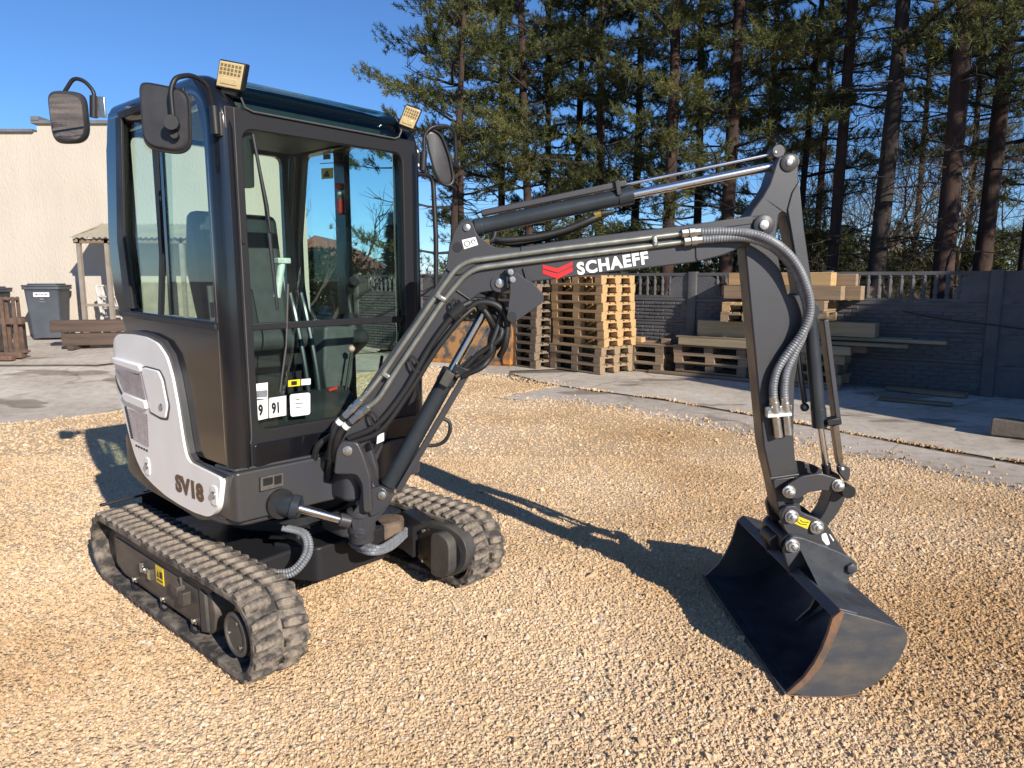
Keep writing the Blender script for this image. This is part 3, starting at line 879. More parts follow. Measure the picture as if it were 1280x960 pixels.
shrub(px(458, 20.0), 5, 3.2, 'bare grey bush seen through the cab left of the young spruce', levels=4, n0=6)
shrub(px(405, 17.5), 7, 4.6, 'bare branching tree seen through the middle of the cab window', levels=4, n0=2, r0=0.06, nm='bare_tree', cat='tree')
shrub(px(418, 22.0), 8, 2.0, 'olive leafy shrub seen low through the middle of the cab', leaf=900, nm='leafy_shrub')
shrub(px(395, 24.0), 18, 2.4, 'olive leafy shrub seen low beside the house corner through the cab', leaf=900, nm='leafy_shrub')
for i, (u_, y_, h_, lb_) in enumerate(((1110,14.5,2.6,'dry pale bush tangled low between the leaning and thickest pines'),(1070,15.5,2.9,'dry pale bush left of the thick leaning pine'),(1150,16.5,3.0,'dry pale bush just left of the thickest pine'),(1245,15.0,2.4,'dry pale bush behind the right edge pines'),(1010,15.5,2.8,'dry pale bush right behind the arm'),(1205,14.0,2.0,'low dry bush between the two right-hand pines'),(560,20.0,2.6,'bare bush in the gap between cab and boom'),(600,19.0,2.8,'bare bush right of the far mirror'),(530,22.0,2.6,'bare bush right beside the cab edge'))):
    shrub(px(u_, y_), 60+i, h_, lb_, m=paletwig if i < 6 else twigm, levels=4, n0=7, spread=0.62, r0=0.016, grp='bushes behind the fence')
for i, (u_, y_, h_, lf_, lb_) in enumerate(((700,17.0,2.8,1500,'dark evergreen undergrowth behind the pallet stack'),(770,16.5,2.6,1500,'dark evergreen undergrowth under the lettering end of the boom'),(860,16.0,2.8,1500,'dark evergreen undergrowth below the middle of the boom'),(940,16.4,2.6,1500,'dark evergreen undergrowth left of the arm'),(640,17.5,3.0,1500,'evergreen undergrowth behind the boom elbow'),(1170,17.5,2.6,1500,'evergreen undergrowth at the foot of the thickest pine'),(1055,17.0,2.9,1500,'evergreen undergrowth right behind the upper lumber pile'),(1118,18.5,3.1,1500,'evergreen undergrowth in the gap right of the leaning pine'),(1240,16.5,2.7,1500,'evergreen undergrowth behind the right edge pines'),(1010,16.0,2.9,1500,'evergreen undergrowth just behind the arm'))):
    t = empty('evergreen_shrub', (*px(u_, y_), -0.05)); tag(t, lb_, 'shrub', 'evergreen undergrowth')
    rnd = random.Random(90+i); tf = []
    for k in range(lf_):
        a = rnd.uniform(0, 6.28); rr = abs(rnd.gauss(0, 0.55))*h_*0.6; z = h_*rnd.random()*(1-0.25*min(1, rr/1.5))
        tf.append((rr*math.cos(a), rr*math.sin(a), z, rnd.gauss(0, .5), rnd.gauss(0, .5), 0.4))
    part('foliage', needle_mesh('foliage', tf, needles, per=16, length=0.12, width=0.010, seed=i, spread=0.9), None, t)
    part('branches', twig_tree(90+i, h_, 0.5, 2, 0.02, 4), twigm, t)
for i, (u_, y_, h_, lb_) in enumerate(((1068,15.0,6.5,'tall bare tree with yellowish twigs right behind the arm'),(1130,17.0,7.0,'tall bare tree in the gap right of the leaning pine'),(1200,16.0,6.0,'tall bare tree between the thickest pine and its right neighbour'),(1262,17.5,6.5,'tall bare tree at the right edge'),(1100,20.0,8.0,'tallest bare tree deep behind the leaning pine'))):
    shrub(px(u_, y_), 130+i, h_, lb_, m=paletwig if i % 2 == 0 else twigm, levels=5, n0=3, spread=0.55, r0=0.045, nm='bare_tree', cat='tree', grp='bare trees behind the fence')
fh = empty('far_house', (*px(398, 42), 0)); tag(fh, 'far house with a red-brown roof glimpsed through the cab window', 'house')
part('wall', MB().box(-3, 3, 0, 6, 0, 2.3), stucco, fh)
part('roof', MB().prism([(-3.4,2.2),(0,4.1),(3.4,2.2)], 'xz', -0.4, 6.4), mat('red_tile_roof', (0.26,0.11,0.07), 0.8, scale=4, bump=0.5, bscale=20), fh)
for x in (-1.5, 1.2):
    w_ = part('window', MB().box(x-0.45, x+0.45, -0.03, 0.03, 0.9, 1.9), 'plastic', fh)
    part('frame', MB().prism([(x-0.5,0.85),(x+0.5,0.85),(x+0.5,1.95),(x-0.5,1.95)], 'xz', -0.045, -0.015, [[(x-0.43,0.92),(x+0.43,0.92),(x+0.43,1.88),(x-0.43,1.88)]]), 'sticker', w_)
# distant wood along the horizon
rnd = random.Random(77); tf = []
for k in range(15000):
    x = rnd.uniform(-60, 90); y = rnd.uniform(60, 75)
    if -22 < x < 6 and rnd.random() < 0.8: continue
    z = abs(rnd.gauss(0, 0.42))*5.5*(0.7+0.3*math.sin(x*0.35)+0.2*math.sin(x*1.1))
    tf.append((x, y, z, rnd.gauss(0, .3), rnd.gauss(0, .3), 0.8))
dw = part('distant_wood', needle_mesh('distant_wood', tf, mat('brown_bare_wood', (0.15,0.115,0.10), 0.95, var=(0.08,0.07,0.055), scale=0.3), per=9, length=0.55, width=0.07, seed=4, spread=0.6), None, None)  # plain brown twig tone
tag(dw, 'far bare wood along the horizon', 'wood', kind='stuff')

# ================================================================== pallets and lumber along the fence
def wood(name, c, v, scale=3.0):
    return mat(name, c, 0.8, var=v, scale=scale, bump=0.35, bscale=30, stretch=(0.35, 6, 6), detail=8, lo=0.3, hi=0.7)
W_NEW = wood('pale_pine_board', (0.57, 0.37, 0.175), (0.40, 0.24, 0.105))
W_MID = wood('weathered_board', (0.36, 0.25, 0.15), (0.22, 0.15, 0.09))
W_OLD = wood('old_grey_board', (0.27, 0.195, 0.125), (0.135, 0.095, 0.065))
W_DARK = wood('dark_creosoted_beam', (0.115, 0.075, 0.055), (0.055, 0.036, 0.028))
W_GREEN = wood('greenish_weathered_beam', (0.37, 0.295, 0.175), (0.24, 0.19, 0.11))
def bmesh_box(name, sx, sy, sz, m):
    me = MB().box(-sx/2, sx/2, -sy/2, sy/2, -sz/2, sz/2).mesh(name, False)
    me.materials.append(m); return me
PAL = {}
for key, m in (('new', W_NEW), ('mid', W_MID), ('old', W_OLD)):
    PAL[key] = dict(wide=bmesh_box('top_board', 1.2, 0.145, 0.022, m), narrow=bmesh_box('top_board', 1.2, 0.10, 0.022, m),
                    cross=bmesh_box('stringer_board', 0.145, 0.8, 0.022, m), block=bmesh_box('block', 0.145, 0.12, 0.078, m), cblock=bmesh_box('block', 0.145, 0.145, 0.078, m),
                    bot=bmesh_box('bottom_board', 1.2, 0.10, 0.022, m))
prng = random.Random(31)
def pallet(x, y, z, rz, key, label, group, tilt=0.0):
    """Euro pallet, 1.2 x 0.8 x 0.144 m, every board and block a piece"""
    p = empty('pallet', (x, y, z), rz); p.rotation_euler = (tilt, prng.uniform(-0.004, 0.004), rz)
    tag(p, label, 'pallet', group)
    M_ = PAL[key]
    for yy, k in ((-0.3275, 'wide'), (-0.165, 'narrow'), (0.0, 'wide'), (0.165, 'narrow'), (0.3275, 'wide')):
        o = link('top_board', M_[k], p); o.location = (prng.uniform(-.006, .006), yy, 0.133); o.rotation_euler = (0, 0, prng.uniform(-.006, .006))
    for xx in (-0.5275, 0.0, 0.5275):
        o = link('stringer_board', M_['cross'], p); o.location = (xx, 0, 0.1108)
        for yy in (-0.34, 0.0, 0.34):
            o = link('block', M_['block'] if yy else M_['cblock'], p); o.location = (xx, yy, 0.0607)
    for yy in (-0.35, 0.0, 0.35):
        o = link('bottom_board', M_['bot'], p); o.location = (prng.uniform(-.006, .006), yy, 0.0107)
    return p
ORD = ['lowest', 'second from the bottom', 'third from the bottom', 'fourth from the bottom', 'fifth from the bottom', 'middle', 'fifth from the top', 'fourth from the top', 'third from the top', 'second from the top', 'topmost']
ORD10 = ORD[:5]+ORD[6:]
# tall pale stack; nearest corner is known, long side runs to the left and back
th = R(50)
c0 = Vector((1.468, 11.4332)); lv = Vector((-math.cos(th), math.sin(th))); rv = Vector((math.sin(th), math.cos(th)))
ctr = c0 + lv*0.6 + rv*0.4
for i in range(11):
    jx, jy = prng.uniform(-.025, .025), prng.uniform(-.025, .025)
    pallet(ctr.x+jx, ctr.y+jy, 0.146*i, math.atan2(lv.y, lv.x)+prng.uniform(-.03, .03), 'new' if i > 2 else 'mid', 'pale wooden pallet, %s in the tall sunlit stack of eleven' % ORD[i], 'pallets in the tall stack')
c1 = ctr + Vector((-1.05, 0.75))
for i in range(10):
    pallet(c1.x+prng.uniform(-.02, .02), c1.y+prng.uniform(-.02, .02), 0.146*i, math.atan2(lv.y, lv.x)+prng.uniform(-.03, .03), 'old', 'dark pallet, %s in the shaded stack left of the pale one' % ORD10[i], 'pallets in the dark stack')  # darker boards put the shade on this stack into the wood colour
# low row in front of the fence
RA, RD = Vector((2.36, 11.70)), Vector((0.775, -0.632)); RN = Vector((0.632, 0.775))
def row_pt(t, back): return RA + RD*t + RN*back
LOW = [(-0.42, 3, 'left'), (0.98, 3, 'middle'), (2.30, 3, 'right')]
for t, n, wd in LOW:
    for i in range(n):
        c = row_pt(t+prng.uniform(-.05, .05), 0.42+prng.uniform(-.03, .03))
        pallet(c.x, c.y, 0.146*i+(0.05 if wd != 'left' else 0), math.atan2(RD.y, RD.x)+prng.uniform(-.05, .05), 'mid' if (i+len(wd)) % 2 else 'old', 'weathered pallet, %s of the %s low stack under the lumber' % (('bottom', 'second', 'third', 'top')[i], wd), 'pallets under the lumber')
def timber(name, a, b, w, h_, m, label, cat='beam', z=0.0, group=None, roll=0.0):
    """sawn timber from plan point a to b, its underside at height z"""
    a, b = Vector(a), Vector(b)
    u = (b-a); L_ = u.length; u.normalize()
    mb = MB().box(-L_/2, L_/2, -w/2, w/2, 0, h_)
    o = part(name, mb, m, None, bevel=0.006)
    o.location = ((a.x+b.x)/2, (a.y+b.y)/2, z); o.rotation_euler = (roll, prng.uniform(-.004, .004), math.atan2(u.y, u.x))
    tag(o, label, cat, group)
    return o
LG = 'timbers lying on the pallets'
for i, (t0, t1, bk, w, h_, z, m, lb) in enumerate((
  (0.45, 3.05, 0.05, 0.14, 0.12, 0.492, W_GREEN, 'front greenish beam lying on the middle low pallets'),
  (0.50, 2.95, 0.26, 0.14, 0.12, 0.492, W_OLD, 'old grey beam behind the front greenish one'),
  (0.65, 3.15, 0.48, 0.16, 0.12, 0.492, W_MID, 'brown beam in the middle of the low lumber layer'),
  (0.45, 3.0, 0.70, 0.14, 0.12, 0.492, W_OLD, 'rear grey beam of the low lumber layer next to the fence'),
  (-0.75, 0.55, 0.60, 0.16, 0.07, 0.440, W_GREEN, 'greenish beam reaching left behind the left low pallets'),
  (0.72, 2.35, 0.20, 0.20, 0.25, 0.645, W_GREEN, 'thick pale beam across the lumber just left of the arm'),
  (0.60, 2.30, 0.46, 0.22, 0.22, 0.618, W_MID, 'flat old plank behind the thick pale beam'),
  (2.2, 3.75, 0.05, 0.16, 0.045, 0.625, W_OLD, 'thin grey plank sticking out to the right under the others'),
  (2.5, 4.15, 0.30, 0.15, 0.045, 0.680, W_GREEN, 'greenish plank sticking out farthest to the right'),
  (2.4, 3.7, 0.55, 0.15, 0.045, 0.680, W_GREEN, 'greenish plank beside the farthest-reaching one'),
  (2.42, 3.30, 0.30, 0.24, 0.20, 0.735, W_GREEN, 'short greenish block on the protruding planks right of the bucket cylinder'),
)):
    timber('timber', row_pt(t0, bk), row_pt(t1, bk), w, h_, m, lb, z=z, group=LG)
for i, (t0, t1, bk, w, h_, z, m, lb) in enumerate((
  (-1.0, 0.35, 0.12, 0.12, 0.03, 0.44, W_OLD, 'loose board along the front of the left low pallets'),
  (-0.95, 0.15, 0.34, 0.14, 0.05, 0.44, W_MID, 'short brown plank on the left low pallets'),
  (-0.55, -0.30, 0.20, 0.14, 0.09, 0.472, W_NEW, 'small pale wood block on the left low pallets'),
  (0.05, 0.22, 0.22, 0.12, 0.09, 0.472, W_MID, 'small brown wood block at the right end of the left low pallets'),
  (-0.05, 2.95, -0.03, 0.10, 0.045, 0.0, W_OLD, 'long grey board on the ground under the front of the pallets'),
  (0.40, 1.9, 0.04, 0.11, 0.028, 0.615, W_OLD, 'thin grey board on the front greenish beam'),
  (0.05, 0.70, 0.68, 0.16, 0.12, 0.62, W_MID, 'brown beam reaching left at the back of the pile'),
)):
    timber('timber', row_pt(t0, bk), row_pt(t1, bk), w, h_, m, lb, z=z, group=LG)
# upper pile: upended old pallets carrying squared timber
for i, (t, lb) in enumerate(((1.55, 'left of the two broken pallets holding up the pale timber'), (2.30, 'right of the two broken pallets holding up the pale timber'))):
    pc = row_pt(t, 0.50)
    pallet(pc.x, pc.y, 0.90 if i == 0 else 0.945, math.atan2(RD.y, RD.x)+R(90)+prng.uniform(-.08, .08), 'mid', 'weathered pallet, '+lb, 'pallets in the upper pile')
    pallet(pc.x+0.02, pc.y, 1.05 if i == 0 else 1.095, math.atan2(RD.y, RD.x)+R(90)+prng.uniform(-.08, .08), 'mid' if i else 'new', 'weathered upper pallet, upper '+lb, 'pallets in the upper pile')
for i, (t0, t1, bk, w, h_, z, m, lb) in enumerate((
  (1.14, 2.85, 0.18, 0.21, 0.20, 1.245, W_MID, 'front grey-brown squared timber on top of the pile'),
  (1.22, 3.05, 0.43, 0.21, 0.20, 1.245, W_MID, 'second squared timber on top of the pile'),
  (1.25, 3.25, 0.68, 0.21, 0.20, 1.245, W_OLD, 'rear squared timber on top of the pile near the fence'),
  (1.20, 2.70, 0.24, 0.28, 0.19, 1.448, W_NEW, 'bright sawn timber lying uppermost on the pile'),
  (1.25, 2.95, 0.55, 0.24, 0.17, 1.448, W_MID, 'darker timber lying uppermost behind the bright one'),
)):
    timber('timber', row_pt(t0, bk), row_pt(t1, bk), w, h_, m, lb, z=z, group='timbers on top of the pile')
timber('plank', (4.754, 9.0074), (5.418, 8.5369), 0.18, 0.03, W_OLD, 'flat plank on the shaded ground right of the pile', 'plank', group='planks on the ground')
timber('plank', (5.3059, 9.8162), (5.976, 9.133), 0.20, 0.06, W_OLD, 'thicker plank on the ground at the foot of the fence', 'plank', group='planks on the ground')
kb = part('concrete_block', MB().box(-0.35, 0.35, -0.11, 0.11, 0, 0.16), mat('dark_block', (0.16,0.13,0.10), 0.9, scale=5, bump=0.4, bscale=30), None, bevel=0.015)  # block colour set darker than the slabs
kb.location = (*((5.0929, 6.7224)), 0.0); kb.rotation_euler = (0, 0, R(-38)); tag(kb, 'dark concrete block in the shade at the right edge', 'block')

# ================================================================== rusty loader bucket by the pallets
rust_y = mat('worn_orange_paint', (0.50, 0.20, 0.035), 0.7, var=(0.19, 0.085, 0.035), scale=4, bump=0.3, bscale=40, detail=10, lo=0.40, hi=0.60)
rust_d = mat('flaking_dark_paint', (0.34, 0.17, 0.06), 0.75, var=(0.075, 0.065, 0.055), scale=5, bump=0.3, bscale=40, detail=10, lo=0.44, hi=0.56)
ra, rb_ = Vector((0, 12.6318)), Vector((-1.6844, 13.3956))
lbk = empty('loader_bucket', (ra.x, ra.y, 0), math.atan2(ra.y-rb_.y, ra.x-rb_.x)); tag(lbk, 'rusty orange loader bucket standing left of the pallets', 'bucket')
wd_ = (ra-rb_).length
op = [(-0.02,0.0),(0.10,0.0),(0.38,0.30),(0.52,0.72),(0.40,0.80),(0.16,0.62),(-0.02,0.16)]
sp_ = [(-0.10,0.02),(0.26,0.0),(0.34,0.05),(0.16,0.78),(0.08,0.84),(0.0,0.60)]
def lmap(q, z, d): return (d, q, z)
mb = MB().prism([(-0.06,0.01),(0.28,0.005),(0.28,0.03),(-0.03,0.045),(0.02,0.30),(0.06,0.60),(0.14,0.80),(0.10,0.83),(0.0,0.62),(-0.05,0.30)], 'xy', 0, 1, fn=lambda q, z, d: (-wd_*(1-d)-0.02*0, q, z))
part('bucket_shell', mb, rust_d, lbk, bevel=0.006)
part('cutting_edge', MB().prism([(-0.085,0.0),(-0.05,0.0),(-0.03,0.06),(-0.07,0.07)], 'xy', 0, 1, fn=lambda q, z, d: (-wd_*(1-d), q, z)), rust_y, lbk)
for x in (0.0, -wd_):
    part('side_plate', MB().prism(sp_, 'xy', 0, 1, fn=lambda q, z, d: (x-0.012+0.024*d, q, z)), rust_y, lbk, bevel=0.004)
part('top_tube', MB().tube([(-wd_,0.10,0.82),(0,0.10,0.82)], 0.045, 12), rust_d, lbk)
part('corner_guard', MB().obox((-0.06,-0.06,0.14), (0.09,0,0), (0,0.05,0), (0,0,0.12)), rust_y, lbk, bevel=0.02)

# ================================================================== things along the house wall
bin_m = mat('grey_blue_bin_plastic', (0.080, 0.090, 0.108), 0.55, var=(0.06, 0.068, 0.082), scale=3, bump=0.05, bscale=80)
def wheelie_bin(loc, rz, label, s_=1.0):
    t = empty('wheelie_bin', (loc[0], loc[1], ground_z(*loc)), rz); t.scale = (s_, s_, s_); tag(t, label, 'bin')
    mb = MB(); V = []; n = 0
    loops = []
    for z, wx, wy in ((0.03,0.235,0.25),(0.10,0.245,0.265),(0.55,0.265,0.315),(0.93,0.285,0.355),(0.955,0.30,0.37)):
        loops.append([(x, y, z) for x, y in rpoly([(-wx,-wy),(wx,-wy),(wx,wy),(-wx,wy)], 0.05, 3)])
    k = len(loops[0])
    Fc = [tuple(reversed(range(k)))]
    for i in range(len(loops)-1):
        for j in range(k):
            j2 = (j+1) % k
            Fc.append((i*k+j, i*k+j2, (i+1)*k+j2, (i+1)*k+j))
    Fc.append(tuple((len(loops)-1)*k+j for j in range(k)))
    mb.add([p for l_ in loops for p in l_], Fc)
    b = part('body', mb, bin_m, t)
    part('rim', MB().prism(rpoly([(-0.315,-0.385),(0.315,-0.385),(0.315,0.385),(-0.315,0.385)], 0.06, 3), 'xy', 0.935, 0.985), bin_m, b, bevel=0.008)
    lid = part('lid', MB().prism(rpoly([(-0.32,-0.40),(0.32,-0.40),(0.32,0.40),(-0.32,0.40)], 0.06, 3), 'xy', 0.987, 1.02), bin_m, t, bevel=0.014)
    part('lid_ridge', MB().box(-0.24,0.24,-0.30,0.28,1.02,1.045), bin_m, lid, bevel=0.016)
    part('handle', MB().tube([(-0.26,0.43,0.98),(0.26,0.43,0.98)], 0.018, 10).box(-0.26,-0.22,0.38,0.44,0.95,1.0).box(0.22,0.26,0.38,0.44,0.95,1.0), bin_m, lid)
    part('axle', MB().cyl((-0.27,0.26,0.10),(0.27,0.26,0.10),0.012,8), 'satin', t)
    for x in (-0.285, 0.285):
        w = part('wheel', MB().lathe((x-0.025,0.26,0.10),(1,0,0),[(0,0.08),(0.006,0.10),(0.044,0.10),(0.05,0.08)],20), 'blackhose', t)
        part('hub', MB().lathe((x-0.028,0.26,0.10),(1,0,0),[(0,0.03),(0.056,0.03)],12), bin_m, w)
    s2 = part('label_sticker', MB().box(-0.13,0.13,-0.357,-0.352,0.80,0.88), 'sticker', b)
    part('printed_symbol', MB().box(-0.10,-0.055,-0.3585,-0.357,0.825,0.86).box(-0.045,-0.02,-0.3585,-0.357,0.825,0.85).box(-0.01,0.03,-0.3585,-0.357,0.825,0.85).box(0.04,0.10,-0.3585,-0.357,0.825,0.85), 'hose', b)
    part('embossed_mark', MB().box(-0.03,0.03,-0.349,-0.342,0.74,0.77).box(-0.05,0.05,-0.342,-0.336,0.70,0.715), 'hose', b)
    return t
b1 = Vector((-8.8619, 0.7703)); wheelie_bin((b1.x, 13.55), R(16), 'dark blue-grey wheelie bin with a white label against the house wall')
b2 = Vector((-9.8592, 0.7843)); wheelie_bin((b2.x, 13.3), R(10), 'dark bin cut off by the left edge behind the rusty frame', 0.95)
g1_ = Vector((-7.7047, 12.0658)); g2_ = Vector((-6.371, 12.4224))
for i, (dx_, zz, lb) in enumerate(((0.0, 0.0, 'lower dark railway-sleeper beam lying before the house'), (-0.22, 0.215, 'upper dark beam lying on the other before the house'))):
    a = g1_ + Vector((dx_, 0.02+0.06*i)); b = g2_ + Vector((dx_, 0.05+0.06*i))
    zg_ = ground_z((a.x+b.x)/2, a.y)
    timber('timber', a, b, 0.26, 0.20, W_DARK, lb, z=zg_+0.06+zz)
for i, f_ in enumerate((0.15, 0.8)):
    c = g1_.lerp(g2_, f_)
    o = timber('timber_bearer', c+Vector((0,-0.2)), c+Vector((0,0.3)), 0.10, 0.075, W_DARK, ('left','right')[i]+' short bearer under the dark beams', z=ground_z(c.x, c.y)-0.01)
# rusty hitch frame at the left edge
q0 = Vector((-8.1042, 11.2965)); zq = ground_z(q0.x, q0.y)
imp = empty('hitch_frame', (q0.x, q0.y, zq), 0); imp.scale = (0.72, 0.9, 0.92); tag(imp, 'rusty steel hitch frame standing at the left edge of the yard', 'implement')
rm_ = mat('brown_rusted_steel', (0.17, 0.095, 0.06), 0.8, var=(0.075, 0.055, 0.045), scale=8, bump=0.3, bscale=60)
part('base_rail', MB().box(-0.75,0.34,-0.10,0.06,0.0,0.10), rm_, imp, bevel=0.01)
part('base_rail', MB().box(-0.70,0.30,-0.30,-0.18,-0.02,0.06), rm_, imp, bevel=0.01)
for x in (-0.02, 0.24):
    part('upright', MB().prism(rpoly([(x-0.035,0.08),(x+0.05,0.08),(x+0.035,1.06),(x-0.03,1.06)], 0.02), 'xz', -0.06, -0.03).prism(rpoly([(x-0.035,0.08),(x+0.05,0.08),(x+0.035,1.06),(x-0.03,1.06)], 0.02), 'xz', 0.06, 0.09), rm_, imp, bevel=0.004)
part('top_pin', MB().cyl((-0.06,0.015,1.02),(0.30,0.015,1.02),0.03,12), rm_, imp)
part('cross_bar', MB().box(-0.80,0.36,-0.02,0.08,0.58,0.69), rm_, imp, bevel=0.008)
part('foot', MB().prism([(0.14,0.09),(0.44,0.09),(0.44,0.12),(0.30,0.16),(0.22,0.42),(0.16,0.42)], 'xz', -0.04, 0.06), rm_, imp)
part('grey_weight', MB().box(-0.62,-0.12,-0.12,0.16,0.10,0.52), 'greydusty', imp, bevel=0.03)
part('steel_tank', MB().cyl((0.10,0.20,0.12),(0.10,0.20,0.70),0.12,16), 'greydusty', imp)

# lean-to canopy on the wall, with railing and garden chairs under it
cnx0, cnx1 = (-8.1112, 2.4022)[0], (-5.0717, 2.4154)[0]
cz1, cz0 = 2.62, 2.30
can = empty('wall_canopy', (cnx0, HY, 0.42)); tag(can, 'lean-to canopy of corrugated translucent sheet on the house wall', 'canopy')
cm = mat('dull_corrugated_sheet', (0.34, 0.30, 0.23), 0.6, var=(0.27, 0.235, 0.18), scale=3)
Lc = cnx1-cnx0
nn = 90
V = []
for i in range(nn+1):
    x = Lc*i/nn; wv = 0.018*math.sin(i*2.0)
    V += [(x-0.0, -1.05, cz0-0.42+wv), (x+0.10*(1 if i == 0 else 0), -0.01, cz1-0.42+wv)]
V += [(x, y, z-0.004) for x, y, z in V]
h2_ = 2*(nn+1)
Fc = []
for i in range(nn):
    a = 2*i
    Fc += [(a, a+2, a+3, a+1), (h2_+a, h2_+a+1, h2_+a+3, h2_+a+2), (a, h2_+a, h2_+a+2, a+2), (a+1, a+3, h2_+a+3, h2_+a+1)]
part('corrugated_sheet', MB().add(V, Fc), cm, can)
part('rail', MB().box(0.02, Lc, -0.98, -0.92, cz0-0.52, cz0-0.44), W_OLD, can)
pm = mat('grey_brown_post', (0.30, 0.25, 0.20), 0.7, scale=6)
for x in (0.10, 0.62, 2.0, 3.2):
    if x < Lc: part('post', MB().box(x-0.035, x+0.035, -0.98, -0.91, -0.05, cz0-0.44), pm, can)
part('rail', MB().box(0.10, 0.62, -0.96, -0.93, 0.62, 0.67), pm, can)
part('rafter', MB().add([(0.05,-1.0,cz0-0.50),(0.11,-1.0,cz0-0.50),(0.11,-0.01,cz1-0.50),(0.05,-0.01,cz1-0.50),(0.05,-1.0,cz0-0.44),(0.11,-1.0,cz0-0.44),(0.11,-0.01,cz1-0.44),(0.05,-0.01,cz1-0.44)], [(0,1,2,3),(4,7,6,5),(0,4,5,1),(1,5,6,2),(2,6,7,3),(3,7,4,0)]), pm, can)
dr = part('door_panel', MB().box(0.75, 1.75, -0.05, -0.004, 0.0, 1.05), mat('beige_board', (0.42,0.36,0.28), 0.8, scale=3), can)
plw = mat('white_garden_plastic', (0.60, 0.58, 0.55), 0.45, scale=6)
def chair(loc, rz, label, tilt=0.0):
    t = empty('garden_chair', loc, rz); t.rotation_euler = (tilt, 0, rz); tag(t, label, 'chair', 'garden chairs under the canopy')
    part('seat', MB().prism(rpoly([(-0.24,-0.23),(0.24,-0.23),(0.22,0.22),(-0.22,0.22)], 0.04), 'xy', 0.40, 0.43), plw, t)
    for x in (-0.20, -0.10, 0.0, 0.10, 0.20):
        part('back_slat', MB().obox((x,0.27,0.64), (0.028,0,0), (0,0.008,0), (0,0.05,0.22)), plw, t)
    part('back_rail', MB().tube(fillet([(-0.25,0.22,0.42),(-0.25,0.31,0.84),(0.25,0.31,0.84),(0.25,0.22,0.42)], 0.08), 0.018, 8), plw, t)
    for x in (-0.25, 0.25):
        part('armrest', MB().tube(fillet([(x,0.26,0.64),(x,-0.22,0.62),(x,-0.24,0.42)], 0.05), 0.02, 8), plw, t)
        for y in (-0.22, 0.22):
            part('leg', MB().cyl((x*0.95,y,0.41),(x*1.08,y*1.15,0.0),0.022,8,r2=0.016), plw, t)
chair((cnx0+0.52, HY-0.45, 0.42), R(75), 'white plastic garden chair under the left end of the canopy')
chair((cnx0+0.50, HY-0.43, 0.58), R(78), 'upper white garden chair stacked on the other under the canopy')

# ================================================================== the mini excavator
EXC = empty('mini_excavator', (-1.115, 3.457, 0.0), R(-41.5))
tag(EXC, 'compact black and white tracked mini excavator with glazed cab parked on the gravel', 'excavator')
ga = R(42.5)
BF = Matrix.Translation((0.7205, -0.1062, 0.0)) @ Matrix.Rotation(ga, 4, 'Z')      # boom frame: x along the boom, y away from the viewer
WX = Vector((0.749, 0.663, 0)); WY = Vector((-0.663, 0.749, 0)); UP = Vector((0, 0, 1))

# ---------------------------------------------------------------- tracks
TL, TR, TI = 0.666, 0.169, 0.140
def stadium(r, n_arc=18, n_st=12, zc=0.188, L=TL):
    pts = []
    for k in range(n_arc+1):
        a = -math.pi/2 + math.pi*k/n_arc
        pts.append((L + r*math.cos(a), zc + r*math.sin(a)))
    for k in range(1, n_st): pts.append((L-2*L*k/n_st, zc+r))
    for k in range(n_arc+1):
        a = math.pi/2 + math.pi*k/n_arc
        pts.append((-L + r*math.cos(a), zc + r*math.sin(a)))
    for k in range(1, n_st): pts.append((-L+2*L*k/n_st, zc-r))
    return pts
def stadium_at(d, r, zc=0.188, L=TL):
    """point and outward normal at arc length d"""
    per = 4*L + 2*math.pi*r
    d %= per
    if d < 2*L: return (-L+d, zc+r), (0, 1)
    d -= 2*L
    if d < math.pi*r:
        a = math.pi/2 - d/r
        return (L+r*math.cos(a), zc+r*math.sin(a)), (math.cos(a), math.sin(a))
    d -= math.pi*r
    if d < 2*L: return (L-d, zc-r), (0, -1)
    d -= 2*L
    a = -math.pi/2 - d/r
    return (-L+r*math.cos(a), zc+r*math.sin(a)), (math.cos(a), math.sin(a))

def lug_mesh(side, seed):
    """one rubber tread bar: x along the track, y across, z outward; wedge sides, slightly skewed and worn"""
    rnd = random.Random(seed)
    mb = MB()
    w0, w1 = (0.006, 0.112)
    pr = []
    for (y, sk, hw, tw, h) in ((w0, -0.004, 0.021, 0.012, 0.017), (0.040, 0.0, 0.0235, 0.0145, 0.020), (0.085, 0.006, 0.023, 0.014, 0.0195), (w1, 0.010, 0.019, 0.010, 0.013)):
        j = lambda: rnd.uniform(-0.0018, 0.0018)
        pr.append([(sk-hw+j(), y*side, -0.002), (sk-tw+j(), y*side, h+j()), (sk+tw+j(), y*side, h+j()), (sk+hw+j(), y*side, -0.002)])
    V = [p for q in pr for p in q]
    Fc = [(0,1,2,3), (15,14,13,12)]
    for i in range(3):
        for k in range(4):
            k2 = (k+1) % 4
            Fc.append((i*4+k, (i+1)*4+k, (i+1)*4+k2, i*4+k2))
    mb.add(V, Fc)
    me = mb.mesh('tread_lug', True, 30)
    me.materials.append(MT['lugdust'])
    return me
LUGS = {s_: [lug_mesh(s_, i*2+s_) for i in range(4)] for s_ in (-1, 1)}

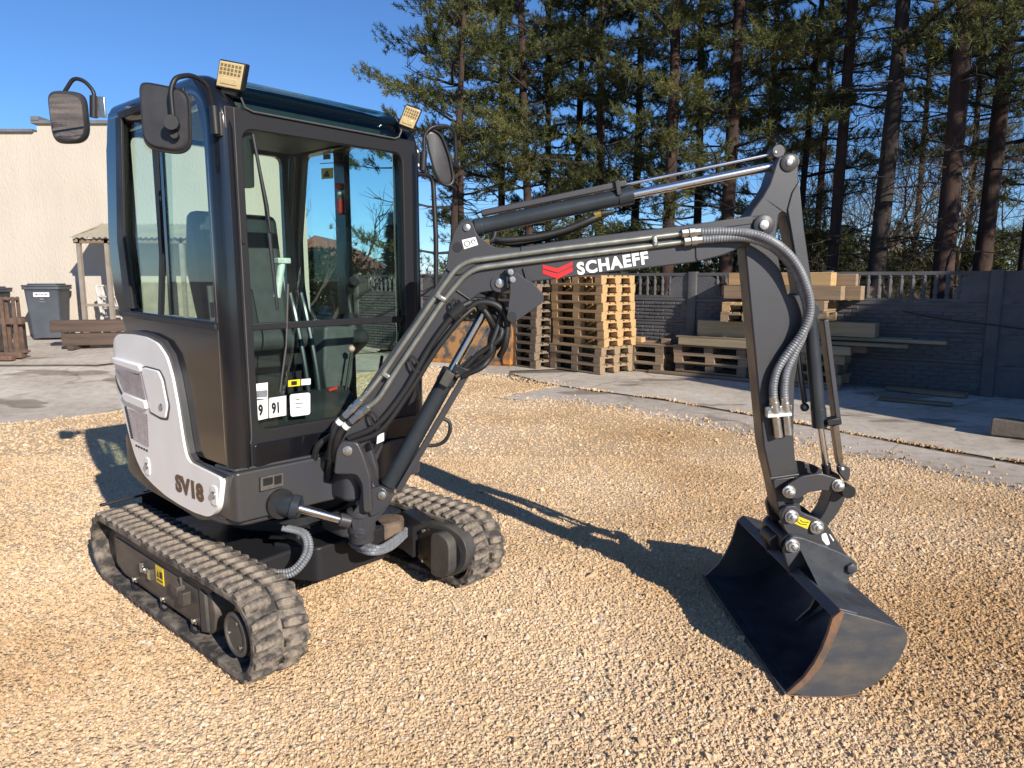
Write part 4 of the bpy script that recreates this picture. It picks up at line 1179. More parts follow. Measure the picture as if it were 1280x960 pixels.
def build_track(yc, lab):
    outer, inner = stadium(TR), stadium(TI)
    n = len(outer)
    mb = MB()
    w = 0.115
    V = []
    for (x, z), (xi, zi) in zip(outer, inner):
        V += [(x, yc-w, z), (x, yc+w, z), (xi, yc+w, zi), (xi, yc-w, zi)]
    Fc = []
    for i in range(n):
        j = (i+1) % n
        for k in range(4):
            k2 = (k+1) % 4
            Fc.append((i*4+k, i*4+k2, j*4+k2, j*4+k))
    mb.add(V, Fc)
    t = part('track', mb, 'rubber', EXC, bevel=0.006, label=lab)
    per = 4*TL+2*math.pi*TR
    N = 52
    for i in range(N):
        for s_ in (-1, 1):
            d = per*(i + (0.5 if s_ > 0 else 0.0))/N
            (x, z), (nx, nz) = stadium_at(d, TR)
            o = link('lug', LUGS[s_][(i*7+s_) % 4], t)
            xa = Vector((nz, 0, -nx)); za = Vector((nx, 0, nz)); ya = za.cross(xa)
            m4 = Matrix((xa, ya, za)).transposed().to_4x4(); m4.translation = (x, yc, z)
            o.matrix_local = m4
    # sprocket teeth and idler hidden inside the belt
    return t
build_track(-0.565, 'near rubber track, dusty tread bars')
build_track(0.565, 'far rubber track, dusty tread bars')

def track_frame(sgn):
    yc = 0.565*sgn
    out = yc + 0.075*sgn
    inn = yc - 0.085*sgn
    mb = MB()
    # upper closed beam and lower sloping plate
    body = [(-0.60,0.115),(-0.52,0.085),(0.40,0.085),(0.44,0.12),(0.46,0.20),(0.42,0.275),(-0.57,0.285),(-0.625,0.26)]
    mb.prism(rpoly(body, 0.02, 3), 'xz', min(inn,out), max(inn,out))
    fr = part('track_frame', mb, 'trackplate', EXC, bevel=0.006)
    top = MB().prism([(-0.58,0.288),(0.43,0.278),(0.45,0.292),(-0.57,0.302)], 'xz', min(inn,out)-0.004, max(inn,out)+0.004)
    part('top_rib', top, 'satin', fr)
    for x in (-0.36, -0.04, 0.27):
        b = MB().cyl((x, out-0.004*sgn, 0.108), (x, out+0.016*sgn, 0.108), 0.012, 8)
        b.lathe((x, out, 0.108), (0, sgn, 0), [(0,0.019),(0.004,0.019)], 14)
        part('bolt', b, 'zinc', fr)
        part('roller_guard', MB().tube([(x-0.035,out+0.004*sgn,0.078),(x-0.02,out+0.012*sgn,0.062),(x+0.02,out+0.012*sgn,0.060),(x+0.038,out+0.004*sgn,0.074)], 0.005, 6), 'satin', fr)
        part('roller', MB().lathe((x, yc-0.06, 0.086), (0,1,0), [(0,0.03),(0.01,0.045),(0.11,0.045),(0.12,0.03)], 18), 'satin', EXC)
    # wheels
    part('sprocket', MB().lathe((TL, yc-0.05, 0.188), (0,1,0), [(0,0.05),(0.005,0.118),(0.095,0.118),(0.10,0.05)], 16), 'satin', EXC)
    part('idler_wheel', MB().lathe((-TL, yc-0.05, 0.188), (0,1,0), [(0,0.04),(0.005,0.12),(0.04,0.12),(0.045,0.132),(0.055,0.132),(0.06,0.12),(0.095,0.12),(0.10,0.04)], 24), 'satin', EXC)
    return fr, out
frR, yo = track_frame(-1)
frL, yo2 = track_frame(1)
# near track: hub cover, clamp, sticker
hub = part('hub_cover', MB().lathe((TL, yo+0.006, 0.190), (0,-1,0), [(0,0.070),(0.016,0.088),(0.028,0.088),(0.034,0.083),(0.034,0.072),(0.026,0.068),(0.026,0.005)], 36), 'greydusty', EXC, bevel=0.002)
for a in (70, 190, 310):
    part('bolt', MB().cyl((TL+0.054*math.cos(R(a)), yo-0.019, 0.19+0.054*math.sin(R(a))), (TL+0.054*math.cos(R(a)), yo-0.026, 0.19+0.054*math.sin(R(a))), 0.007, 8), 'zinc', hub)
part('side_plate', MB().prism(rpoly([(-0.585,0.265),(-0.585,0.13),(-0.50,0.105),(0.33,0.105),(0.33,0.255)], 0.015, 3), 'xz', yo-0.006, yo+0.002), 'trackplate', frR, bevel=0.002)
cl = MB()
cl.cyl((-0.21, yo-0.02, 0.205), (-0.16, yo-0.02, 0.205), 0.011, 10); cl.box(-0.155,-0.125, yo-0.024, yo, 0.175, 0.225); cl.cyl((-0.22, yo-0.018, 0.19), (-0.22, yo-0.018, 0.235), 0.012, 10)
cl.ball((-0.175, yo-0.028, 0.215), 0.013)
part('grease_fitting', cl, 'zinc', frR)
st = part('warning_sticker', MB().box(-0.095, -0.015, yo-0.009, yo-0.006, 0.175, 0.255), 'yellow', frR)
part('printed_symbol', MB().prism([(-0.082,0.205),(-0.058,0.205),(-0.07,0.235)], 'xz', yo-0.0105, yo-0.009, holes=[[(-0.077,0.209),(-0.063,0.209),(-0.07,0.226)]]), 'ink', frR)
part('printed_symbol', MB().box(-0.05,-0.025, yo-0.0105, yo-0.009, 0.205, 0.235).box(-0.085,-0.025, yo-0.0105, yo-0.009, 0.187, 0.193), 'ink', frR)
br = MB(); br.obox((0.165, yo-0.02, 0.225), (0.03,0,-0.006), (0,0.02,0), (0.004,0,0.022)); br.obox((0.225, yo-0.02, 0.20), (0.025,0,0.003), (0,0.018,0), (0.002,0,0.03)); br.obox((0.19,yo-0.018,0.262),(0.008,0,0),(0,0.004,0),(0,0,0.02))
part('tie_down_bracket', br, 'trackplate', frR, bevel=0.005)
part('end_plate', MB().prism([(0.345,0.085),(0.40,0.10),(0.395,0.26),(0.345,0.27)], 'xz', yo-0.012, yo+0.004), 'greydusty', frR, bevel=0.003)

# far track: travel motor seen on the inner side
ym = 0.405
mplate = rpoly([(0.4709, 0.2902), (0.5331, 0.326), (0.7147, 0.3442), (0.8139, 0.3122), (0.8455, 0.2484), (0.8283, 0.1715), (0.7779, 0.1166), (0.7096, 0.0803), (0.5988, 0.0818), (0.472, 0.1235)], 0.04, 4)
mo = part('travel_motor', MB().prism(mplate, 'xz', ym, 0.47), 'greydusty', EXC, bevel=0.004)
part('motor_recess', MB().prism(rpoly([(0.5071, 0.279), (0.5563, 0.3035), (0.6968, 0.3169), (0.7858, 0.2824), (0.8124, 0.2331), (0.795, 0.1719), (0.7497, 0.1265), (0.6925, 0.1019), (0.6169, 0.1096), (0.5096, 0.1522)], 0.03, 3), 'xz', 0.398, 0.406), 'satin', mo)
part('motor_cover', MB().prism(rpoly([(0.6518, 0.3087), (0.7173, 0.3248), (0.7672, 0.3052), (0.7832, 0.2774), (0.7809, 0.1483), (0.7466, 0.11), (0.6894, 0.0934), (0.6467, 0.1017)], 0.02, 3), 'xz', 0.345, 0.399), 'greydusty', mo, bevel=0.008)
part('motor_bracket', MB().prism([(0.3416, 0.3263), (0.4158, 0.3622), (0.5625, 0.3368), (0.4947, 0.2999), (0.4897, 0.1328), (0.3962, 0.1598), (0.3401, 0.2152)], 'xz', 0.37, 0.46), 'satin', mo, bevel=0.004)
for q in ((0.5536, 0.394, 0.2878), (0.5462, 0.394, 0.1278), (0.7691, 0.394, 0.2355)):
    part('bolt', MB().cyl(q, (q[0], q[1]-0.012, q[2]), 0.009, 8), 'zinc', mo)

# ---------------------------------------------------------------- undercarriage centre
ub = MB()
ub.box(-0.36, 0.36, -0.20, 0.20, 0.20, 0.40)
ub.prism(rpoly([(-0.42,-0.44),(-0.30,-0.46),(0.30,-0.46),(0.42,-0.44),(0.34,0.44),(-0.34,0.44)], 0.04), 'xy', 0.21, 0.34)
und = part('undercarriage_frame', ub, 'satin', EXC, bevel=0.012)
part('centre_cover', MB().prism(rpoly([(0.30,-0.30),(0.52,-0.20),(0.52,0.18),(0.30,0.26)], 0.03), 'xy', 0.20, 0.36), 'satin', und, bevel=0.015)
part('swing_bearing', MB().lathe((0,-0.02,0.385), (0,0,1), [(0,0.33),(0.05,0.33),(0.055,0.30),(0.16,0.30)], 40), 'satin', EXC)
part('axle_tube', MB().box(0.10,0.22,-0.46,0.46,0.16,0.26).box(-0.22,-0.10,-0.46,0.46,0.16,0.26), 'greydusty', und, bevel=0.008)
part('rusty_plate', MB().obox((0.3394, -0.3865)+(0.30,), (0.05,0.03,0), (-0.03,0.05,0), (0,0,0.006)), 'rust', und)
part('cast_block', MB().prism(rpoly([(0.36,0.14),(0.50,0.14),(0.53,0.28),(0.44,0.36),(0.36,0.30)],0.03), 'xy', 0.26, 0.36), 'castbrown', und, bevel=0.02)
# dozer blade behind
bl = MB()
bl.prism([(-0.79,0.03),(-0.76,0.03),(-0.785,0.2),(-0.76,0.385),(-0.73,0.41),(-0.74,0.42),(-0.775,0.40),(-0.805,0.2)], 'xz', -0.44, 0.44)
bld = part('dozer_blade', bl, 'satin', EXC, bevel=0.004)
part('blade_arm', MB().box(-0.75,-0.30,-0.34,-0.26,0.20,0.28), 'satin', bld)
part('blade_arm', MB().box(-0.75,-0.30,0.26,0.34,0.20,0.28), 'satin', bld)
part('track_guard', MB().obox((-0.695,-0.53,0.412), (0.012,0,0), (0,0.135,0.006), (0,0,0.006)), 'satin', bld, bevel=0.003)
# hoses into the travel motors
for i, d in enumerate((0.0, 0.016, 0.032)):
    part('travel_hose', hose([(0.46+d*0.3,-0.02,0.36-d), (0.72, -0.0415, 0.3711), (0.66, 0.0945, 0.3423), (0.4309, 0.38, 0.2703)], 0.011, 0.0012), 'hose', EXC) if i == 0 else \
    part('travel_hose', hose([(0.46,-0.03+d,0.345-d), Vector((0.72, -0.0672, 0.3786))+Vector((0,0,-d*0.8)), Vector((0.66, 0.0945, 0.3423))+Vector((0,0,-d)), Vector((0.4309, 0.38, 0.2703))+Vector((0.0,0,-d))], 0.011, 0.0012), 'hose', EXC)
for i, d in enumerate((0.0, 0.018)):
    part('travel_hose', hose([Vector((0.52, -0.3662, 0.499))+Vector((0,d,0)), Vector((0.56, -0.2942, 0.4607))+Vector((0.0,d,0)), Vector((0.6, -0.3072, 0.3969))+Vector((d,d*0.5,0)), Vector((0.58, -0.3624, 0.331))+Vector((d,0,-d*0.5)), Vector((0.52, -0.4273, 0.3207))+Vector((d,0,-d))], 0.012, 0.0014), 'hose', EXC)

# ---------------------------------------------------------------- upper structure (grey skirt and counterweight)
def plan_curve(q):
    """right flank of the body in plan: straight, then turning in round the tail"""
    x0, ys, xb, rr = 0.56, -0.582, -0.47, 0.26
    if q < x0-xb: return (x0-q, ys), (0.0, -1.0)
    th = (q-(x0-xb))/rr
    return (xb-rr*math.sin(th), ys+rr*(1-math.cos(th))), (-math.sin(th), -math.cos(th))
def on_cover(q, z, d):
    (x, y), (nx, ny) = plan_curve(q)
    return (x+nx*d, y+ny*d, z)
def cover_part(name, poly, d0, d1, m, parent, holes=(), bevel=0.0, label=None):
    """polygon given as (arc length, height) wrapped onto the curved flank with real thickness"""
    mb = MB().prism(poly, 'xz', 0.0, 1.0, holes)
    me = bpy.data.meshes.new(name); me.from_pydata(mb.v, [], mb.f)
    bm = bmesh.new(); bm.from_mesh(me)
    for k in range(0, 22):
        q = 0.98 + 0.02*k
        bmesh.ops.bisect_plane(bm, geom=bm.verts[:]+bm.edges[:]+bm.faces[:], plane_co=(q,0,0), plane_no=(1,0,0))
    for v in bm.verts:
        q, t, z = v.co
        v.co = on_cover(q, z, d0+(d1-d0)*t)
    bmesh.ops.recalc_face_normals(bm, faces=bm.faces)
    bm.to_mesh(me); bm.free()
    me.shade_smooth(); me.set_sharp_from_angle(angle=R(32))
    me.materials.append(MT[m])
    return part(name, me, None, parent, bevel=bevel, label=label)

skirt_poly = rpoly([(0.0,0.785), (0.0805, 0.5747), (0.325, 0.5245), (0.6055, 0.5415), (0.849, 0.5519), (0.985, 0.5804), (1.1165, 0.607), (1.116, 0.7784), (1.05,0.785)], 0.03, 3)
body = part('upper_frame', MB().box(-0.50,0.30,-0.52,0.42,0.545,0.78), 'satin', EXC, bevel=0.02)
cover_part('skirt', skirt_poly, -0.03, 0.0, 'grey', body, bevel=0.006)
# front of the swing frame
fp = [(0.20,-0.583),(0.53,-0.583),(0.565,-0.575),(0.585,-0.20),(0.60,-0.12),(0.60,0.10),(0.56,0.18),(0.54,0.40),(0.20,0.42)]
part('front_frame', MB().prism(rpoly(fp, [0.01,0.04,0.03,0.03,0.03,0.03,0.03,0.04,0.01], 4), 'xy', 0.585, 0.785), 'grey', body, bevel=0.012, seg=3)
part('front_frame_lower', MB().prism(rpoly([(0.20,-0.59),(0.45,-0.59),(0.535,-0.54),(0.545,-0.38),(0.40,-0.30),(0.20,-0.30)], 0.03), 'xy', 0.555, 0.588), 'grey', body, bevel=0.01)
part('front_lip', MB().prism(rpoly([(0.40,-0.585),(0.545,-0.57),(0.575,-0.2),(0.585,-0.02),(0.40,0.0)], 0.02), 'xy', 0.785, 0.797), 'grey', body, bevel=0.004)
part('swing_port_disc', MB().lathe((0.588, -0.3996, 0.6265), (1,0,0), [(-0.02,0.062),(0.002,0.062)], 24), 'plastic', body)  # black disc for the cylinder opening, its inner shade put into the colour
part('swing_lug_block', MB().prism(rpoly([(0.56,-0.16),(0.70,-0.17),(0.74,-0.11),(0.70,-0.04),(0.56,-0.02)], 0.03), 'xy', 0.60, 0.74), 'grey', body, bevel=0.015)
part('swing_lug_block', MB().prism(rpoly([(0.50,-0.17),(0.68,-0.18),(0.75,-0.106),(0.68,-0.03),(0.50,-0.01)], 0.03), 'xy', 0.44, 0.50), 'grey', body, bevel=0.012)
pl = part('identification_plate', MB().prism([(-0.4838, 0.7555), (-0.3857, 0.7546), (-0.3884, 0.7015), (-0.4869, 0.7005)], 'yz', 0.58, 0.589), 'zinc', body)
part('printed_symbol', MB().prism([(-0.475, 0.7491), (-0.4334, 0.7484), (-0.435, 0.7189), (-0.4768, 0.7183)], 'yz', 0.588, 0.5905), 'ink', body)
part('printed_symbol', MB().prism([(-0.4263, 0.7486), (-0.3944, 0.7484), (-0.3962, 0.7137), (-0.4282, 0.7141)], 'yz', 0.588, 0.5905), 'ink', body)
# tail counterweight
cw = [(q/14.0*1.36) for q in range(15)]
tail = []
for q in (1.03,1.09,1.15,1.21,1.27,1.33,1.39,1.43):
    tail.append(plan_curve(q)[0])
tl = [(-0.42,-0.565)] + [(x+0.012, y+0.012) for x, y in tail] + [(-0.73,0.16),(-0.66,0.32),(-0.50,0.42),(-0.42,0.42)]
part('counterweight', MB().prism(tl, 'xy', 0.62, 1.255), 'satin', EXC, bevel=0.03, seg=3)

# white flank cover
wp = [(0.0575, 0.7604), (0.1, 0.6301), (0.145, 0.5933), (0.196, 0.5733), (0.3195, 0.5644), (0.4635, 0.5684), (0.599, 0.5801), (0.7315, 0.606), (0.8335, 0.6363), (0.9055, 0.6972), (0.956, 0.7788), (0.9965, 0.8667), (1.0315, 0.9365), (1.1015, 1.0218), (1.1165, 1.0992), (1.1165, 1.185), (1.0675, 1.2501), (0.999, 1.2805), (0.847, 1.2862), (0.6885, 1.2818), (0.567, 1.2607), (0.4875, 1.2109), (0.445, 1.1359), (0.4105, 1.0132), (0.3855, 0.8791), (0.366, 0.8062), (0.333, 0.7773)]
cov = cover_part('side_cover', rpoly(wp, 0.03, 4), 0.0, 0.022, 'white', EXC, bevel=0.009, label='white moulded flank cover with mesh vents')
cover_part('cover_rim', [(1.0175, 1.2871), (0.844, 1.3028), (0.6775, 1.2965), (0.5405, 1.2725), (0.4625, 1.2195), (0.4215, 1.138), (0.387, 1.0159), (0.362, 0.8826), (0.3425, 0.8135), (0.3095, 0.7882), (0.0505, 0.765), (0.3335, 0.7754), (0.3665, 0.8043), (0.3855, 0.8774), (0.4105, 1.0115), (0.445, 1.1342), (0.4875, 1.2092), (0.567, 1.259), (0.689, 1.28), (0.8475, 1.2844), (0.9995, 1.2786)], -0.012, 0.012, 'grey', cov)
def vent(pts, nm):
    cover_part(nm, pts, 0.019, 0.0245, 'plastic', cov)
g1 = [(1.068, 1.1076), (0.773, 1.1068), (0.731, 0.9756), (0.961, 0.9947)]
g2 = [(0.945, 0.9313), (0.735, 0.931), (0.744, 0.781), (0.9055, 0.7942)]
def lattice(quad, n, nm):
    """perforated grille: dark back plate with a raised crossing lattice"""
    a, b, c, d = [Vector(p) for p in quad]
    g = cover_part(nm, [tuple(a), tuple(b), tuple(c), tuple(d)], 0.010, 0.0235, 'plastic', cov)
    mb = MB()
    def pt(u, v): return (a*(1-u)+b*u)*(1-v) + (d*(1-u)+c*u)*v
    for s_ in (0, 1):
        for k in range(-n, n+1):
            u0 = k/n
            p0 = [max(0.0, u0), max(0.0, -u0)]; p1 = [min(1.0, 1+u0), min(1.0, 1-u0)]
            if s_: p0[0], p1[0] = 1-p0[0], 1-p1[0]
            if abs(p1[0]-p0[0]) < 0.02: continue
            A = pt(*p0); Bp = pt(*p1); Mid = pt((p0[0]+p1[0])/2, (p0[1]+p1[1])/2)
            mb.tube([on_cover(p.x, p.y, 0.0245) for p in (A, Mid, Bp)], 0.0022, 4)
    part(nm+'_mesh', mb, 'bronze2', cov)
MT['bronze2'] = mat('grey_pink_grille_paint', (0.36, 0.31, 0.31), 0.5, scale=30)
lattice(g1, 13, 'upper_grille')
lattice(g2, 12, 'lower_grille')
cover_part('grille_rib', [(0.9905, 0.9916), (0.9585, 1.0084), (0.7235, 0.9948), (0.712, 0.9595), (0.7485, 0.9533), (0.9475, 0.9656)], 0.02, 0.036, 'white', cov, bevel=0.005)
cover_part('moulding', [(1.117, 1.1379), (1.0735, 1.1651), (0.764, 1.155), (0.733, 1.1321), (0.753, 1.1195)], 0.018, 0.036, 'white', cov, bevel=0.006)
for i in range(13):
    t = i/12.0
    u0, v0 = 147.4+11.5*t, 469+26*t
    cq, cz = (lambda p: p)(Vector((1.1025, 1.0688)).lerp(Vector((0.998, 0.9791)), t))
    cover_part('vent_slot', [(cq-0.016,cz+0.004),(cq+0.012,cz+0.004),(cq+0.012,cz-0.003),(cq-0.016,cz-0.003)], 0.020, 0.0238, 'plastic', cov)
for i in range(16):
    cq, cz = Vector((0.983, 0.9345)).lerp(Vector((0.934, 0.7938)), i/15.0)
    cover_part('vent_slot', [(cq-0.018,cz+0.004),(cq+0.010,cz+0.004),(cq+0.010,cz-0.003),(cq-0.018,cz-0.003)], 0.020, 0.0238, 'plastic', cov)
for i in range(5):
    cq, cz = Vector((0.8835, 0.7628)).lerp(Vector((0.766, 0.7587)), i/4.0)
    cover_part('vent_slot', [(cq-0.006,cz+0.006),(cq+0.012,cz+0.003),(cq+0.006,cz-0.006),(cq-0.012,cz-0.003)], 0.020, 0.0238, 'plastic', cov)
dq = [(0.745, 1.1384), (0.7045, 1.1471), (0.5625, 1.143), (0.528, 1.1077), (0.4945, 0.9963), (0.5235, 0.9401), (0.5725, 0.9373), (0.6795, 0.9489)]
cover_part('fuel_door', rpoly(dq, 0.012, 3), 0.02, 0.030, 'white', cov, bevel=0.005)
cover_part('fuel_door_seam', rpoly([(0.758, 1.1409), (0.7075, 1.154), (0.5535, 1.1489), (0.5115, 1.1127), (0.4785, 0.9982), (0.509, 0.9332), (0.5825, 0.927), (0.694, 0.9416)], 0.012, 3), 0.015, 0.0235, 'grey', cov)
def dome(q, z, r, nm, m):
    (x, y), (nx, ny) = plan_curve(q)
    part(nm, MB().lathe((x+nx*0.02, y+ny*0.02, z), (nx, ny, 0), [(0,r),(0.010,r),(0.014,r*0.8),(0.014,0.002)], 16), m, cov)
for p, r in (((0.5565, 0.9854), 0.017),):
    dome(p[0], p[1], r, 'lock', 'zinc')
def recess(u, nm):
    cover_part(nm, rpoly([(u[0]-0.026,u[1]+0.04),(u[0]+0.026,u[1]+0.04),(u[0]+0.026,u[1]-0.045),(u[0]-0.026,u[1]-0.045)], 0.02, 4), 0.02, 0.027, 'white', cov, bevel=0.004)
    dome(u[0], u[1], 0.016, 'lock', 'zinc')
recess((0.77, 0.6861), 'latch_pad')
recess((0.1205, 0.6822), 'latch_pad')
sv0 = (0.512, 0.638); sv1 = (0.214, 0.6494)
L = sv0[0]-sv1[0]
x0 = 0.56-sv0[0]
lettering('lettering', 'SV18', 0.098, (x0+0.034, -0.6050, sv0[1]-0.006), (1,0,0.0), (0,0,1), 'bronze', cov, bold=0.0050, depth=0.0012, width=L/0.232)

# ---------------------------------------------------------------- cab
YR, YL, XF, XR = -0.571, 0.435, 0.55, -0.55
cabf = part('cab_frame', MB().tube(fillet([(0.49,YR+0.06,0.79),(0.49,YR+0.06,2.242),(-0.43,YR+0.06,2.258)], 0.16, 10), 0.060, 20), 'black', EXC)
part('pillar', MB().tube(fillet([(0.49,YL-0.06,0.79),(0.49,YL-0.06,2.242),(-0.43,YL-0.06,2.258)], 0.16, 10), 0.060, 20), 'black', cabf)
for y in (YR+0.045, YL-0.045):
    part('rear_pillar', MB().tube(fillet([(-0.445,y,2.268),(-0.475,y,2.20),(-0.553,y,1.75),(-0.553,y,1.50),(-0.43,y,1.29),(-0.43,y,0.80)], 0.05, 6), 0.042, 14), 'black', cabf)
part('roof_rail', MB().tube([(-0.43,YR+0.05,2.262),(-0.43,YL-0.05,2.262)], 0.045, 14), 'black', cabf)
roof = MB()
nx, ny = 8, 10
top = []
for i in range(nx+1):
    x = -0.47 + (0.40+0.47)*i/nx
    for j in range(ny+1):
        y = YR+0.05 + (YL-YR-0.10)*j/ny
        cx_ = 1-((2*j/ny-1)**4)
        top.append((x, y, 2.268 + 0.030*cx_*(0.6+0.4*(1-(2*i/nx-1)**4))))
Vb = [(x, y, 2.235) for x, y, z in top]
k_ = len(top)
Fc = []
for i in range(nx):
    for j in range(ny):
        a = i*(ny+1)+j
        Fc.append((a, a+1, a+ny+2, a+ny+1)); Fc.append((k_+a, k_+a+ny+1, k_+a+ny+2, k_+a+1))
for i in range(nx):
    for j, s_ in ((0, 1), (ny, -1)):
        a = i*(ny+1)+j; b = a+ny+1
        Fc.append((a, b, k_+b, k_+a))
for j in range(ny):
    for i in (0, nx):
        a = i*(ny+1)+j
        Fc.append((a, a+1, k_+a+1, k_+a))
roof.add(top+Vb, Fc)
part('roof', roof, 'black', EXC)
# skylight over the windscreen: a pane curving back into the roof
sk = MB()
prof = [(0.553,2.163),(0.550,2.195),(0.537,2.232),(0.512,2.262),(0.475,2.284),(0.43,2.296),(0.38,2.300)]
n_ = len(prof)
V = []
for y in (-0.462, 0.296):
    V += [(x, y, z) for x, z in prof]
for y in (-0.462, 0.296):
    V += [(x-0.006, y, z-0.006) for x, z in prof]
Fc = []
for i in range(n_-1):
    Fc += [(i, i+1, n_+i+1, n_+i), (2*n_+i, 3*n_+i, 3*n_+i+1, 2*n_+i+1), (i, 2*n_+i, 2*n_+i+1, i+1), (n_+i, n_+i+1, 3*n_+i+1, 3*n_+i)]
Fc += [(0, n_, 3*n_, 2*n_), (n_-1, 2*n_+n_-1, 3*n_+n_-1, 2*n_-1)]
sk.add(V, Fc)
part('skylight', sk, 'skyglass', EXC)
seal = [(0.556,-0.465,2.200),(0.5555,-0.45,2.168),(0.5565,-0.42,2.158),(0.5565,0.26,2.158),(0.5555,0.285,2.168),(0.556,0.30,2.195),(0.540,0.30,2.232),(0.515,0.30,2.262)]
part('skylight_seal', MB().tube(seal, 0.0035, 6), 'interior', cabf)
part('skylight_frame', MB().tube([(0.49,-0.46,2.235),(0.49,0.30,2.235)], 0.012, 8), 'satin', cabf)
# front face
hole = rpoly([(-0.463,2.092),(0.311,2.100),(0.311,0.930),(-0.458,0.935)], 0.055, 5)
part('front_frame', MB().prism([(-0.53,2.166),(0.39,2.166),(0.39,0.79),(-0.53,0.79)], 'yz', 0.512, 0.548, [hole]), 'satin', cabf, bevel=0.006)
part('front_seam', MB().tube([(0.550,-0.492,2.16),(0.550,-0.492,0.92),(0.552,-0.50,0.888)], 0.0025, 6), 'greydusty', cabf)
part('front_lower_panel', MB().prism(rpoly([(-0.49,0.885),(0.36,0.885),(0.36,0.79),(-0.49,0.79)], 0.02), 'yz', 0.548, 0.556), 'black', cabf, bevel=0.006)
part('crossbar', MB().box(0.516,0.534,-0.47,0.315,1.333,1.362), 'satin', cabf, bevel=0.004)
part('windscreen', MB().box(0.521,0.526,-0.470,0.318,1.362,2.105), 'glass', EXC)
part('lower_pane', MB().box(0.521,0.526,-0.470,0.318,0.922,1.334), 'glass', EXC)
part('rivet', MB().cyl((0.549,-0.485,1.675),(0.556,-0.485,1.675),0.008,10), 'satin', cabf)
# right side
rp = [(-0.44,2.275),(0.40,2.272),(0.47,2.20),(0.49,2.08),(0.49,0.80),(-0.40,0.80),(-0.43,1.285),(-0.545,1.46),(-0.565,1.62),(-0.56,1.76),(-0.505,2.12)]
rh = rpoly([(-0.3152, 2.2408), (0.3146, 2.2427), (0.4164, 2.2029), (0.4592, 2.0455), (0.4592, 1.3711), (-0.3707, 1.3889), (-0.399, 1.7117)], [0.02,0.03,0.06,0.06,0.015,0.02,0.05], 4)
part('side_panel', MB().prism(rp, 'xz', YR+0.002, YR+0.038, [rh]), 'black', cabf, bevel=0.004)
part('window_rail', MB().prism([(-0.4868, 1.3875), (0.4712, 1.3623), (0.4745, 1.3378), (-0.4726, 1.3615)], 'xz', YR-0.008, YR+0.012), 'satin', cabf, bevel=0.003)
part('window_rail', MB().prism([(-0.3295, 2.2598), (0.3237, 2.2571), (0.3271, 2.2348), (-0.3173, 2.231)], 'xz', YR-0.004, YR+0.010), 'satin', cabf, bevel=0.003)
part('window_rail', MB().prism([(-0.3518, 2.2427), (-0.2892, 2.2337), (-0.3708, 1.7106), (-0.3313, 1.3992), (-0.4175, 1.3931), (-0.4467, 1.7134)], 'xz', YR-0.004, YR+0.010), 'satin', cabf, bevel=0.003)
part('side_window', MB().prism([(0.1153, 2.2639), (0.4356, 2.245), (0.4738, 2.058), (0.4716, 1.3654), (0.0097, 1.3742)], 'xz', YR+0.012, YR+0.016), 'glass', EXC)
part('side_window', MB().prism([(-0.3392, 2.2579), (0.1457, 2.265), (0.0487, 1.3687), (-0.4101, 1.3822), (-0.418, 1.7123)], 'xz', YR+0.024, YR+0.028), 'glass', EXC)
part('window_divider', MB().prism([(-0.0137, 2.0888), (0.0293, 2.0836), (0.0134, 1.6303), (-0.0464, 1.3792), (-0.0753, 1.38), (-0.0187, 1.631)], 'xz', YR+0.006, YR+0.022), 'satin', cabf)
part('window_divider', MB().prism([(0.0566, 2.2365), (0.083, 2.2323), (0.0589, 1.3826), (0.035, 1.3818)], 'xz', YR+0.008, YR+0.020), 'black', cabf)
part('window_latch', MB().prism([(0.4294, 1.4441), (0.4624, 1.4448), (0.4678, 1.3868), (0.4348, 1.3856)], 'xz', YR+0.000, YR+0.014), 'plastic', cabf)
# left side: door with big panes
lp_ = [(-0.44,2.275),(0.40,2.272),(0.47,2.20),(0.49,2.08),(0.49,0.80),(-0.40,0.80),(-0.43,1.285),(-0.545,1.46),(-0.565,1.62),(-0.56,1.76),(-0.505,2.12)]
dx = (-0.0711, 1.7404)[0]
lh1 = rpoly([(-0.40,2.20),(dx-0.045,2.20),(dx-0.045,1.10),(-0.40,1.10),(-0.49,1.50),(-0.49,1.75)], 0.03)
lh2 = rpoly([(dx+0.045,2.20),(0.40,2.20),(0.445,2.08),(0.445,0.88),(dx+0.045,0.88)], 0.04)
part('door_panel', MB().prism(lp_, 'xz', YL-0.038, YL-0.002, [lh1, lh2]), 'black', cabf, bevel=0.004)
part('door_pane', MB().prism([(dx+0.03,2.215),(0.40,2.215),(0.455,2.08),(0.455,0.87),(dx+0.03,0.87)], 'xz', YL-0.022, YL-0.018), 'glass', EXC)
part('rear_side_pane', MB().prism([(-0.41,2.215),(dx-0.035,2.215),(dx-0.035,1.09),(-0.41,1.09),(-0.50,1.50),(-0.50,1.75)], 'xz', YL-0.022, YL-0.018), 'glass', EXC)
# rear
part('rear_panel', MB().prism([(YR+0.05,2.25),(YL-0.05,2.25),(YL-0.05,0.80),(YR+0.05,0.80)], 'yz', -0.53, -0.50, [rpoly([(YR+0.11,2.20),(YL-0.11,2.20),(YL-0.11,1.33),(YR+0.11,1.33)], 0.04)]), 'black', cabf)
part('rear_pane', MB().box(-0.517,-0.513,YR+0.10,YL-0.10,1.32,2.21), 'glass', EXC)
part('cab_floor', MB().box(-0.50,0.51,YR+0.03,YL-0.03,0.786,0.81), 'plastic', EXC)
# handrail on the far front pillar
part('grab_rail', MB().tube(fillet([(0.5, 0.4256, 2.0286), (0.5, 0.5375, 2.0332), (0.52, 0.5335, 1.7237), (0.52, 0.5236, 1.254), (0.5, 0.4602, 1.1774)], 0.05, 6), 0.012, 10), 'satin', EXC)
